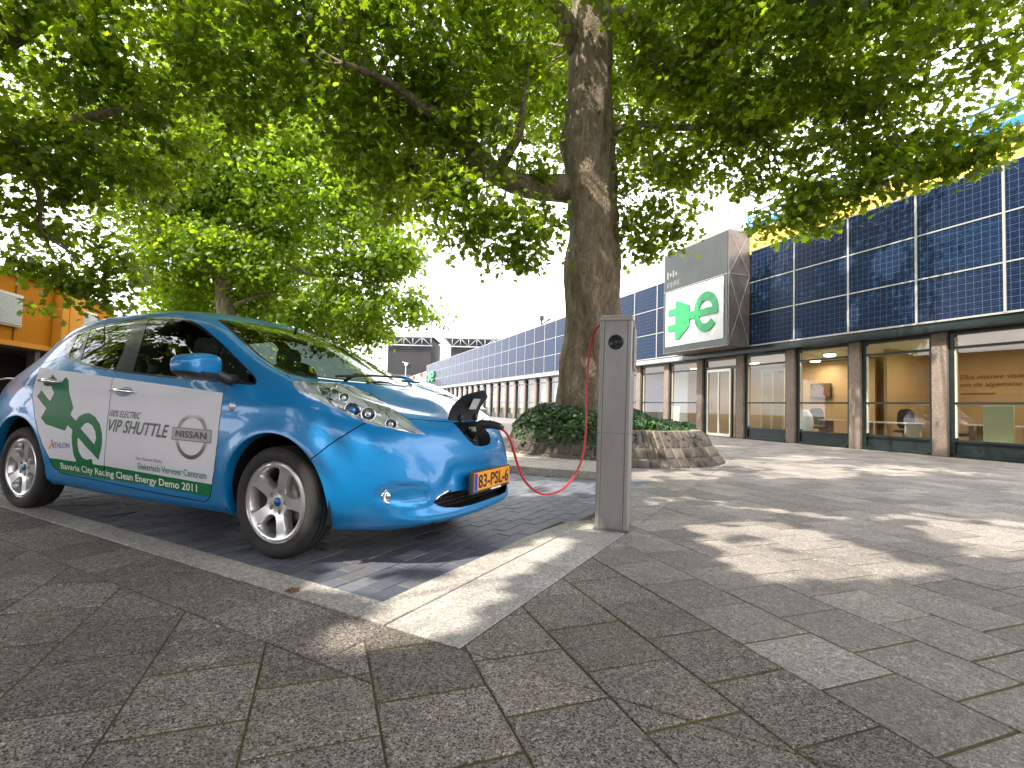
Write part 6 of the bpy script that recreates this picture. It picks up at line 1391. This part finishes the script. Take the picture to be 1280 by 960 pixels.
# lit ceiling lamps of the rooms; the entrance pair is added as fill light
lm = NT('lit_lamp'); lm.P(Base_Color=(.9, .85, .7, 1)); lm.set(lm.bsdf, 'Emission Color', (1, .85, .6, 1)); lm.set(lm.bsdf, 'Emission Strength', 5.)
for i, (x, y, lab_) in enumerate(((6.0, -3.3, 'lit round ceiling lamp seen over the television screen'), (-.9, -2.2, 'lit round ceiling lamp in the rightmost room'), (1.2, -2.4, 'lit round ceiling lamp above the desk with the office chair'), (4.4, -2.0, 'lit round ceiling lamp above the white shell chair'), (8.2, -2.6, 'added round ceiling lamp brightening the entrance'), (11.8, -2.6, 'added round ceiling lamp brightening the windows left of the entrance'))):
    o = empty('ceiling_lamp', bpt(x, y, 2.98), BRZ); tag(o, lab_, 'ceiling lamp', 'round ceiling lamps')
    m = MB(); m.lathe([(0, -.09), (.13, -.085), (.17, -.06), (.18, -.02)], 24); m.build('diffuser', [lm.mat], o); m = MB(); m.lathe([(.18, -.02), (.20, -.02), (.20, .02), (0, .02)], 24); m.build('ring', [ALU], o)
    l = bpy.data.lights.new('lamp_light', 'AREA'); l.shape = 'DISK'; l.size = .8; l.energy = 17; l.color = (1, .80, .55); lo = bpy.data.objects.new('lamp_light', l); COL.objects.link(lo); lo.parent = o; lo.location = (0, 0, -.14)
# ---------------------------------------------------------------- charging post, cable, background buildings, bicycle, second car
def charging_post():
    o = empty('charging_post', (.7965, 3.931, 0), math.atan2(-.069, .232)); o.rotation_euler = (0, math.radians(.55), math.atan2(-.069, .232))
    tag(o, 'grey metal charging post with a black round socket and red cable', 'charging post')
    g = NT('grey_powder_coat'); pos = g.tc('Object'); c = g.ramp(g.noise(3, 6, .7, g.mapping(scale=(1, 1, .3), vec=pos)), [(.3, (.33, .31, .30)), (.7, (.42, .395, .38))])
    dirt = g.ramp(g.noise(40, 5, .8, pos), [(.62, 0), (.75, .35)]); low = g.ramp(g.sep(pos)[2], [(0, .6), (.12, .0)])
    c = g.mix(g.math('MULTIPLY', dirt, .5), c, (.16, .14, .12)); c = g.mix(g.math('MULTIPLY', low, g.ramp(g.noise(25, 5, .7, pos), [(.4, 0), (.65, 1)])), c, (.13, .11, .085)); g.P(Base_Color=c, Roughness=.42, Metallic=.35, Coat_Weight=.15); g.bump(g.noise(260, 2, .5, pos), .08, .002)
    m = MB(); m.box((0, 0, .785), (.238, .33, 1.55), bev=.010); body = m.build('post_body', [g.mat], o)
    m = MB()
    for s in (-1, 1): m.box((s*.094, -.1655, .785), (.012, .006, 1.54)); m.box((s*.1195, .13, .785), (.004, .012, 1.54)); m.box((s*.1195, -.13, .785), (.004, .012, 1.54))
    m.build('corner_profile', [simple('profile_grey', (.42, .41, .40), .35, .5)], o)
    m = MB()
    for s in (-1, 1): m.box((s*.085, -.1655, .785), (.003, .002, 1.54)); m.box((s*.1192, -.12, .785), (.002, .003, 1.54))
    m.build('groove', [simple('groove_dark', (.08, .08, .08), .6)], o)
    m = MB(); m.box((0, 0, 1.567), (.248, .342, .022), bev=.008); m.box((0, 0, 1.587), (.236, .328, .022), bev=.010); m.build('cap', [simple('cap_grey', (.45, .43, .41), .4, .4)], o)
    Rm = Matrix(((1, 0, 0), (0, 0, -1), (0, 1, 0)))
    m = MB(); m.lathe([(0, .006), (.040, .006), (.044, .012), (.052, .012), (.056, .0)], 36, 0, (0, -.165, 1.395), Rm); m.build('socket_cover', [simple('socket_black', (.012, .013, .016), .35)], o)
    m = MB(); m.lathe([(0, .012), (.009, .012), (.01, .006)], 16, 0, (0, -.165, 1.395), Rm); m.build('lock', [simple('lock_steel', (.10, .10, .11), .3, .8)], o)
    m = MB(); m.box((.128, .02, 1.36), (.016, .25, .32), bev=.006); m.build('side_door', [g.mat], o); m = MB(); m.tube([(.135, .10, 1.235), (.152, .10, 1.235)], .012, 12); m.box((.150, .10, 1.235), (.008, .03, .012)); m.build('door_knob', [simple('knob_steel', (.35, .34, .33), .3, .8)], o)
    m = MB(); m.box((0, 0, .72), (.2405, .3325, .003)); m.box((0, 0, .012), (.252, .345, .022)); m.build('base_plate', [simple('plate_dark_grey', (.14, .135, .13), .6)], o)
    m = MB(); m.box((-.125, -.10, .10), (.014, .03, .05), bev=.004); m.build('foot_bracket', [simple('bracket_black', (.015, .015, .015), .5)], o)
    m = MB(); m.box((-.122, .02, 1.54), (.01, .05, .05), bev=.003); m.tube([(-.115, .02, 1.53), (-.135, .02, 1.53)], .014, 12); m.build('cable_gland', [simple('gland_black', (.015, .015, .015), .5)], o)
    return o
charging_post()
def cable():
    o = empty('charging_cable', (.68, 3.95, 0)); tag(o, 'red charging cable looping from the grey post down to the car nose', 'cable'); b = Vector(o.location)
    P = [at(x, y, d) for x, y, d in ((749, 407, 3.99), (744.5, 412, 3.97), (740, 425, 3.95), (737, 440, 3.93), (734.5, 462, 3.90), (733.3, 490, 3.87), (733, 520, 3.83), (731.5, 550, 3.79), (727, 575, 3.75), (718.5, 594, 3.70), (706, 609, 3.65), (691, 617, 3.59), (676, 617, 3.53), (662, 608, 3.46), (652, 594, 3.41), (645, 574, 3.37), (639, 553, 3.34), (632.5, 541, 3.32), (626, 535.5, 3.30))]
    S = []
    for i in range(len(P)-1):
        p0, p1, p2, p3 = P[max(i-1, 0)], P[i], P[i+1], P[min(i+2, len(P)-1)]
        for q in (0, .25, .5, .75): S.append(.5*(2*p1+(p2-p0)*q+(2*p0-5*p1+4*p2-p3)*q*q+(3*p1-p0-3*p2+p3)*q**3)-b)
    S.append(P[-1]-b)
    m = MB(); m.tube(S, .0085, 10); m.build('cord', [simple('red_cable', (.55, .012, .018), .35, coat=.3, var=.12, vscale=30)], o)
    # black coupler with grip, held by the charge socket
    c, s = math.cos(math.atan2(-.39986917, .91657223)), math.sin(math.atan2(-.39986917, .91657223))
    cw = lambda x, y, z: Vector((-1.00111+c*x-s*y, 3.70942+s*x+c*y, z))-b
    bl = simple('coupler_black', (.016, .016, .018), .45); m = MB()
    m.tube([cw(.775, -.035, .675), cw(.815, -.035, .705)], .042, 18); m.tube([cw(.81, -.035, .70), cw(.845, -.03, .745), cw(.90, -.02, .775), cw(.965, -.01, .775), cw(1.01, -.005, .765), cw(1.04, 0, .752)], [.040, .038, .030, .026, .024, .014], 14); m.build('coupler', [bl], o)
    m = MB(); p = cw(.85, -.065, .742); m.box(p, (.05, .006, .028), rz=math.atan2(-.39986917, .91657223), bev=.002); m.build('coupler_label', [simple('label_pale_green', (.45, .55, .42), .5)], o)
cable()
# orange building with grey shutters
def orange():
    a = at(-70, 433, 15.0); a = Vector((-20.6, 15.2, 0)); d = Vector((-.215, .977, 0)).normalized()
    o = empty('orange_building', (-18.1, 17.9, 0), math.atan2(d.y, d.x)); tag(o, 'orange building on the left with grey roller shutters over a dark open ground floor', 'building')
    om = simple('orange_panel', (.42, .15, .004), .85, var=.06, vscale=.7, spec=.1); om2 = simple('orange_trim', (.58, .24, .03), .8, var=.05, spec=.1); L = 7.2; Ls = 9.
    # local x runs away along the front; the street side is -y
    m = MB(); m.box(((L-Ls)/2, 4, 3.9), (L+Ls, 8, 2.6)); m.build('upper_storey', [om], o)
    m = MB(); m.box(((L-Ls)/2, 4, 5.23), (L+Ls+.3, 8.3, .10)); m.build('roof_edge', [simple('orange_brown_edge', (.22, .085, .02), .6)], o)
    m = MB(); m.box(((L-Ls)/2, -.03, 2.70), (L+Ls, .06, .18)); m.build('lower_band', [om2], o)
    m = MB()
    for x in (-6.5, -3.2, .62): m.box((x, -.02, 3.9), (.02, .05, 2.5))
    m.build('panel_joint', [simple('joint_brown', (.2, .09, .02), .7)], o)
    for x0, x1 in ((2.75, 4.2),): m = MB(); m.box(((x0+x1)/2, -.16, 3.95), (x1-x0, .32, 2.5)); m.box(((x0+x1)/2-.25, -.33, 3.95), (.03, .03, 2.5)); m.build('bay_column', [om2], o)
    for x, w, z0, z1 in ((-.25, 2.1, 3.36, 4.42), (4.95, 1.15, 3.30, 4.55)):
        m = MB(); m.box((x, -.06, (z0+z1)/2), (w+.14, .10, z1-z0+.14), bev=.01); f = m.build('shutter_frame', [simple('frame_beige', (.45, .36, .24), .5)], o)
        m = MB(); n = 14
        for k in range(n): m.box((x, -.12, z0+(k+.5)*(z1-z0)/n), (w, .03, (z1-z0)/n*.93), bev=.006)
        m.build('shutter', [simple('shutter_grey', (.36, .35, .32), .5, var=.05)], f)
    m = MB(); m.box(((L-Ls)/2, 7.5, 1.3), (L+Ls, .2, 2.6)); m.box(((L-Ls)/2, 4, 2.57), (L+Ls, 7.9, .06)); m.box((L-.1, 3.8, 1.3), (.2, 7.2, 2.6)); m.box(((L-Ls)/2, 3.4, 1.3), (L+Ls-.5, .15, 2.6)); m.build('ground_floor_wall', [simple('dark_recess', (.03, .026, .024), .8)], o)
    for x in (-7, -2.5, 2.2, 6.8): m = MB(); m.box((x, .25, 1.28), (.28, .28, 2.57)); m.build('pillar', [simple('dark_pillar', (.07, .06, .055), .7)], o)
orange()
def bicycle(loc, rz, label, frame=(.03, .03, .035), basket=False):
    o = empty('bicycle', loc, rz); tag(o, label, 'bicycle', 'bicycles parked by the orange building'); fm = simple('bike_frame_%.2f' % frame[0], frame, .35, .3); ch = bpy.data.materials['chrome'] if 'chrome' in bpy.data.materials else simple('bike_chrome', (.8, .8, .8), .15, 1)
    for x in (-.54, .54):
        w = empty('wheel', (x, 0, .345), parent=o); m = MB(); n = 36
        m.tube([(.33*math.cos(2*PI*k/n), 0, .33*math.sin(2*PI*k/n)) for k in range(n+1)], .017, 8, cap=False); m.build('tyre', [bpy.data.materials.get('tyre_rubber') or fm], w)
        m = MB(); m.tube([(.308*math.cos(2*PI*k/n), 0, .308*math.sin(2*PI*k/n)) for k in range(n+1)], .008, 6, cap=False); m.tube([(0, -.04, 0), (0, .04, 0)], .02); [m.tube([(0, .015*(-1)**k, 0), (.305*math.cos(2*PI*k/20), 0, .305*math.sin(2*PI*k/20))], .0016, 4) for k in range(20)]; m.build('rim', [ch], w)
    m = MB()
    for P in ([(-.54, 0, .345), (-.08, 0, .30)], [(-.08, 0, .30), (-.18, 0, .85)], [(-.08, 0, .30), (.36, 0, .78)], [(-.16, 0, .72), (.34, 0, .86)], [(-.54, 0, .345), (-.16, 0, .74)], [(.33, 0, .95), (.40, 0, .66), (.54, 0, .345)]): m.tube(P, .015, 8)
    m.build('frame', [fm], o); m = MB(); m.tube([(.33, 0, .93), (.30, 0, 1.08), (.36, 0, 1.10)], .012); m.tube([(.16, -.30, 1.06), (.28, -.25, 1.10), (.35, -.08, 1.10), (.35, .08, 1.10), (.28, .25, 1.10), (.16, .30, 1.06)], .011); m.build('handlebar', [ch], o)
    m = MB(); m.sell((-.22, 0, .93), (.13, .08, .04), .8); m.tube([(-.18, 0, .84), (-.21, 0, .92)], .012); m.build('saddle', [fm], o)
    m = MB(); m.lathe([(0, .0), (.09, 0), (.10, .005), (.09, .01), (0, .01)], 24, R=Matrix(((1, 0, 0), (0, 0, 1), (0, -1, 0))), C=(-.08, .02, .30)); m.tube([(-.08, .05, .30), (-.02, .07, .14)], .01); m.tube([(-.08, -.05, .30), (-.14, -.07, .46)], .01); m.build('crank', [ch], o)
    m = MB(); m.box((-.50, 0, .74), (.36, .14, .02)); m.tube([(-.54, .06, .36), (-.52, .06, .73)], .006); m.tube([(-.54, -.06, .36), (-.52, -.06, .73)], .006); m.build('rear_rack', [fm], o)
    if basket: m = MB(); m.sell((.44, 0, 1.0), (.05, .05, .05), .8); m.build('front_lamp', [simple('lamp_yellow', (.75, .60, .05), .4)], o)
bicycle((-6.15, 6.25, 0), 1.0, 'black bicycle with a yellow front lamp behind the tail of the blue car', basket=True)
bicycle((-7.2, 7.1, 0), 1.3, 'dark green bicycle furthest left, beyond the tail of the blue car', (.02, .06, .04))
# yellow building with blue railings behind the solar wall
def yellow():
    o = empty('yellow_building', bpt(-9, -12), BRZ); tag(o, 'tall yellow building with blue rooftop railings behind the solar panels', 'building')
    ym = NT('yellow_cladding'); p = ym.sep(ym.tc('Object')); ln = ym.math('LESS_THAN', ym.math('FRACT', ym.math('MULTIPLY', p[0], 1/.5)), .04)
    ym.P(Base_Color=ym.mix(ln, ym.ramp(ym.noise(.5, 4, .6), [(.3, (.72, .42, .04)), (.7, (.85, .56, .09))]), (.4, .25, .03)), Roughness=.45)
    L = 27
    m = MB(); m.box((L/2, -4, 6.42), (L, 8, 12.84)); m.build('wall', [ym.mat], o)
    bm_ = simple('blue_railing', (.01, .17, .40), .35, .2); m = MB(); m.box((L/2, .06, 13.05), (L, .12, .36)); m.build('blue_band', [bm_], o)
    m = MB()
    for z in (13.45, 13.78, 14.1): m.tube([(0, .0, z), (L, 0, z)], .055, 8)
    m.build('railing', [bm_], o); m = MB()
    for k in range(14): m.tube([(k*L/13, 0, 13.2), (k*L/13, 0, 14.1)], .05, 6)
    m.build('railing_posts', [bm_], o); m = MB()
    m.box((3.4, .02, 11.6), (.5, .06, .9)); m.build('roof_box', [simple('pale_box', (.6, .6, .55), .5)], o)
yellow()
# mast with an arm on the far roof
o = empty('roof_mast', bpt(29.5, -2.2, 6.56), BRZ); tag(o, 'dark mast with a short arm standing on the far roof', 'mast'); m = MB(); m.tube([(0, 0, 0), (0, 0, 1.5)], [.10, .09], 10); m.box((0, 0, 1.55), (.30, .30, .35)); m.build('mast', [simple('mast_dark', (.035, .035, .04), .5)], o); m = MB(); m.tube([(0, 0, 1.05), (-1.3, 0, 1.15)], .06, 8); m.box((-1.4, 0, 1.2), (.5, .15, .12)); m.build('arm', [bpy.data.materials['mast_dark']], o)
# distant dark stand with a lattice roof beam
def stand(x0, x1, label, step):
    D = 108; W = x1-x0; o = empty('grandstand', (x0, D, 0)); tag(o, label, 'stadium stand', 'dark stands with lattice roof beams')
    dm = NT('dark_slate_cladding'); dm.P(Base_Color=dm.ramp(dm.noise(.25, 5, .6), [(.3, (.012, .011, .013)), (.7, (.024, .022, .025))]), Roughness=.7)
    m = MB(); P = [(0, 0), (W, 0), (W, 15), (0, 15)] if not step else [(0, 0), (W, 0), (W, 15), (1.4, 15), (1.4, 9.6), (.7, 9.6), (.7, 8.2), (-.8, 8.2), (-.8, 7.2), (-2, 7.2), (-2, 6), (-3, 6), (-3, 0)]
    m.prism(P, 0, 14, fr=lambda x, y, h: (x, h, y)); m.build('stand_wall', [dm.mat], o)
    bl = simple('brown_seating', (.10, .075, .065), .8); m = MB(); m.box((W/2, -.1, 4.5), (W, .2, 5.2)); m.build('lower_stand', [bl], o)
    tm = simple('lattice_grey', (.30, .32, .35), .5, .3); m = MB(); n = max(3, int(W/1.7))
    for z in (13.3, 15.1): m.tube([(-.3, -.4, z), (W+.3, -.4, z)], .17, 6)
    for k in range(n+1):
        x = k*W/n; m.tube([(x, -.4, 13.3), (x, -.4, 15.1)], .10, 5)
        if k < n: m.tube([(x, -.4, 13.3 if k % 2 else 15.1), (x+W/n, -.4, 15.1 if k % 2 else 13.3)], .09, 5)
    m.box((W/2, 6, 15.3), (W+1, 12, .25)); m.build('lattice_beam', [tm], o)
    m = MB()
    for x in ((W*.45, 9.6), ): m.box((x[0], -.3, x[1]), (1.3, .2, .16), R=Matrix.Rotation(.25, 3, 'Y'))
    m.build('stand_sign', [simple('pale_sign', (.6, .62, .65), .5)], o)
stand(-27.0, -17.4, 'dark grandstand with a lattice roof beam, left of the gap', False); stand(-14.6, -2.5, 'dark stepped grandstand with a lattice roof beam, above the far solar panels', True)
o = empty('lattice_pylon', (-26.4, 104, 0)); tag(o, 'white lattice pylon beside the left grandstand', 'pylon'); m = MB(); wp = simple('pylon_white', (.6, .63, .66), .5)
for s in (-1, 1): m.tube([(s*1.1-.3, 0, 0), (s*.45+.2, 0, 16)], .17, 6)
for k in range(9): z = 1.6*k+1; w_ = 1.1-.65*z/16; m.tube([(-w_*(-1)**k, 0, z), (w_*.95*(-1)**k, 0, z+1.6)], .09, 5)
m.build('lattice', [wp], o)
o = empty('white_building', (-17.5, 76, 0)); tag(o, 'low white building with small brick merlons in front of the grandstand', 'building'); m = MB(); W_ = simple('white_render', (.74, .71, .66), .7, var=.04, vscale=.4)
m.prism([(0, 0), (5.6, 0), (5.6, 6.2), (2.6, 5.1), (0, 3.8)], 0, 8, fr=lambda x, y, h: (x, h, y)); m.build('wall', [W_], o); bk_ = simple('brick_merlon', (.30, .13, .08), .8)
for k in range(5): m = MB(); x = .5+1.15*k; z = 3.75+x*.43; m.box((x, -.1, z-.1), (.35, .3, .5)); m.build('merlon', [bk_], o)
for i, (x, h_) in enumerate(((-20.9, 6.3), (-17.6, 7.2))):
    o = empty('street_lamp', (x, 84, 0)); tag(o, 'thin far street lamp with a globe, %s of the two before the dark stand' % ('left' if i == 0 else 'right'), 'street lamp', 'globe street lamps far away'); m = MB(); m.tube([(0, 0, 0), (0, 0, h_)], .07, 6); m.build('pole', [bpy.data.materials['lattice_grey']], o); m = MB(); m.sell((0, 0, h_+.2), (.26, .26, .26), 1); m.build('globe', [wp], o)
# fallen leaves and grit
rg_ = np.random.default_rng(9); spots = [(-.99, 2.42), (6.3, 6.9), (4.55, 9.2), (5.3, 5.2), (7.2, 8.6)]
lf = simple('dry_leaf', (.16, .075, .025), .8, var=.5, vscale=9)
for i, (x, y) in enumerate(spots):
    s = rg_.uniform(.022, .04); V = [(0, 0, .01)]+[(s*math.cos(a)*(1 if k % 2 else .5), s*math.sin(a)*(1 if k % 2 else .5), rg_.uniform(0.002, .014)) for k, a in enumerate(np.linspace(0, 2*PI, 11)[:-1])]
    b = len(V); V += [(v[0], v[1], v[2]-.0012) for v in V]
    F = [(0, 1+k, 1+(k+1) % 10) for k in range(10)]+[(b, b+1+(k+1) % 10, b+1+k) for k in range(10)]
    o = mesh_obj('fallen_leaf', V, F, [lf], loc=(x, y, .004)); o.rotation_euler = (0, 0, rg_.uniform(0, 6)); tag(o, 'small dry brown leaf lying on the paving', 'leaf', 'fallen leaves')
# silver car parked further back, made from the same kind of body
def second_car():
    o = empty('parked_car', (-1.55, 14.3, 0), math.atan2(-.39986917, .91657223)); tag(o, 'silver parked car almost hidden behind the open charge lid', 'car')
    sv = simple('silver_car_paint', (.42, .43, .44), .3, .6, coat=1.)
    for ch in CAR.children:
        nm = ch.name.split('.')[0]
        if nm in ('body', 'bonnet', 'front_bumper', 'windscreen', 'side_window', 'window_trim', 'front_door', 'rear_door', 'headlight_reflector', 'headlight', 'wheel', 'underbody', 'wheel_housing', 'rear_window', 'tail_light', 'cabin_floor', 'lower_grille', 'screen_seal', 'cowl'):
            c = ch.copy(); COL.objects.link(c); c.parent = o
            if 'label' in c: del c['label']
            if nm in ('body', 'bonnet', 'front_bumper', 'front_door', 'rear_door'):
                for sl_ in c.material_slots: sl_.link = 'OBJECT'; sl_.material = sv
            if nm in ('wheel', 'body'):
                for g in ch.children:
                    d = g.copy(); COL.objects.link(d); d.parent = c
                    if nm == 'body' and g.name.startswith('wheel_arch'):
                        for sl_ in d.material_slots: sl_.link = 'OBJECT'; sl_.material = sv
    m = MB(); m.box((.84, 0, .72), (.10, .40, .22), bev=.03); m.build('nose_cover', [sv], o)
second_car()
# ---------------------------------------------------------------- the street behind the photographer (seen in the paint and glass)
rg2 = np.random.default_rng(21)
for i, (x, y, r, h, lab_) in enumerate(((-14, -9, 3.6, 6.2, 'round leafy tree far left behind the camera'), (-8, -17, 4.2, 6.6, 'broad leafy tree behind the camera, left of the brown house'), (4, -15, 4.0, 6.4, 'leafy tree behind the camera before the brown house'), (13, -13, 4.0, 6.4, 'leafy tree behind the camera on the right'), (-19, 0, 3.6, 6, 'leafy tree at the far left side of the road'), (20, -4, 3.5, 6, 'leafy tree at the far right side of the plaza'), (-13.5, 1.2, 3.9, 5.6, 'dense low tree left of the bay, outside the picture'))):
    o = empty('broadleaf_tree', (x, y, 0)); tag(o, lab_, 'tree', 'trees behind the camera')
    m = MB(); limb(m, [(0, 0, -.1), (.05, 0, 1.5), (0, .1, 3.2), (.1, 0, h)], [.32, .25, .2, .08], 10, .06, i); m.build('trunk', [BARK], o)
    CC, P, N, tone = crown_points([((0, 0, h), r, 1.), ((r*.5, 0, h-1.6), r*.62, 1.), ((-r*.5, .3, h-1.5), r*.62, 1.), ((0, -.6*r, h-1.8), r*.55, 1.), ((0, .6*r, h-1.8), r*.55, 1.)], 3.0 if i < 6 else 6.0, rg2, leaves=30, clump=.8)
    leaf_cloud('crown', P, N, .42, [LEAFD], o, 'plain', tone, i)
o = empty('brown_house', (-24, -30, 0)); tag(o, 'long brown brick house row behind the camera', 'building')
bw = NT('brown_brick'); br = bw.node('ShaderNodeTexBrick'); bw.l.new(bw.mapping(rot=(PI/2, 0, 0), vec=bw.tc()), br.inputs['Vector']); br.inputs['Color1'].default_value = (.20, .10, .065, 1); br.inputs['Color2'].default_value = (.26, .14, .09, 1); br.inputs['Mortar'].default_value = (.25, .22, .18, 1); br.inputs['Scale'].default_value = 4; bw.P(Base_Color=br.outputs[0], Roughness=.85)
m = MB(); m.box((26, 0, 4.5), (52, 9, 9)); m.build('wall', [bw.mat], o); m = MB(); m.prism([(-5.2, 9), (5.2, 9), (0, 12.5)], -.4, 52.4, fr=lambda x, y, h: (h, x, y)); m.build('roof', [simple('dark_tiles', (.06, .045, .04), .7)], o)
for k in range(13):
    for z in (1.6, 4.6, 7.2):
        m = MB(); m.box((2+4*k, 4.52, z), (1.7, .10, 1.5)); f = m.build('window', [simple('house_frame', (.7, .7, .66), .5) if (k, z) == (0, 1.6) else bpy.data.materials['house_frame']], o)
        m = MB(); m.box((2+4*k, 4.58, z), (1.5, .02, 1.3)); m.build('pane', [simple('house_glass', (.05, .06, .07), .06, coat=1) if (k, z) == (0, 1.6) else bpy.data.materials['house_glass']], f)
# ---------------------------------------------------------------- daylight
SUN = Vector((-.60, -.42, .95)).normalized()         # towards the sun
w = bpy.data.worlds.new('World'); SC.world = w; w.use_nodes = True
nt = w.node_tree; bg = nt.nodes['Background']
sky = nt.nodes.new('ShaderNodeTexSky'); sky.sky_type = 'NISHITA'; sky.sun_disc = False
sky.sun_elevation = math.asin(SUN.z); sky.sun_rotation = math.atan2(SUN.x, SUN.y); sky.air_density = 1.2; sky.dust_density = 2.; sky.ozone_density = 1
# broken bright cloud over the blue
tc = nt.nodes.new('ShaderNodeTexCoord'); mp = nt.nodes.new('ShaderNodeMapping'); mp.inputs['Scale'].default_value = (1, 1, 2.2); nt.links.new(tc.outputs['Generated'], mp.inputs['Vector'])
ns = nt.nodes.new('ShaderNodeTexNoise'); ns.inputs['Scale'].default_value = 2.6; ns.inputs['Detail'].default_value = 7; ns.inputs['Roughness'].default_value = .6; nt.links.new(mp.outputs[0], ns.inputs['Vector'])
rp = nt.nodes.new('ShaderNodeValToRGB'); rp.color_ramp.elements[0].position = .34; rp.color_ramp.elements[1].position = .50; rp.color_ramp.elements[0].color = (.35, .35, .35, 1); nt.links.new(ns.outputs[0], rp.inputs[0])
mx = nt.nodes.new('ShaderNodeMix'); mx.data_type = 'RGBA'; nt.links.new(rp.outputs[0], mx.inputs[0]); nt.links.new(sky.outputs[0], mx.inputs[6]); mx.inputs[7].default_value = (9.6, 9.6, 10.2, 1)
nt.links.new(mx.outputs[2], bg.inputs[0]); bg.inputs[1].default_value = .15
sl = bpy.data.lights.new('sun', 'SUN'); sl.energy = 2.9; sl.angle = math.radians(.53); sl.color = (1, .93, .82)
so = bpy.data.objects.new('sun', sl); COL.objects.link(so); so.rotation_euler = SUN.to_track_quat('Z', 'Y').to_euler(); so.location = (-10, -8, 20)
SC.view_settings.view_transform = 'Standard'; SC.view_settings.look = 'None'; SC.view_settings.gamma = 1; SC.view_settings.exposure = 1.58
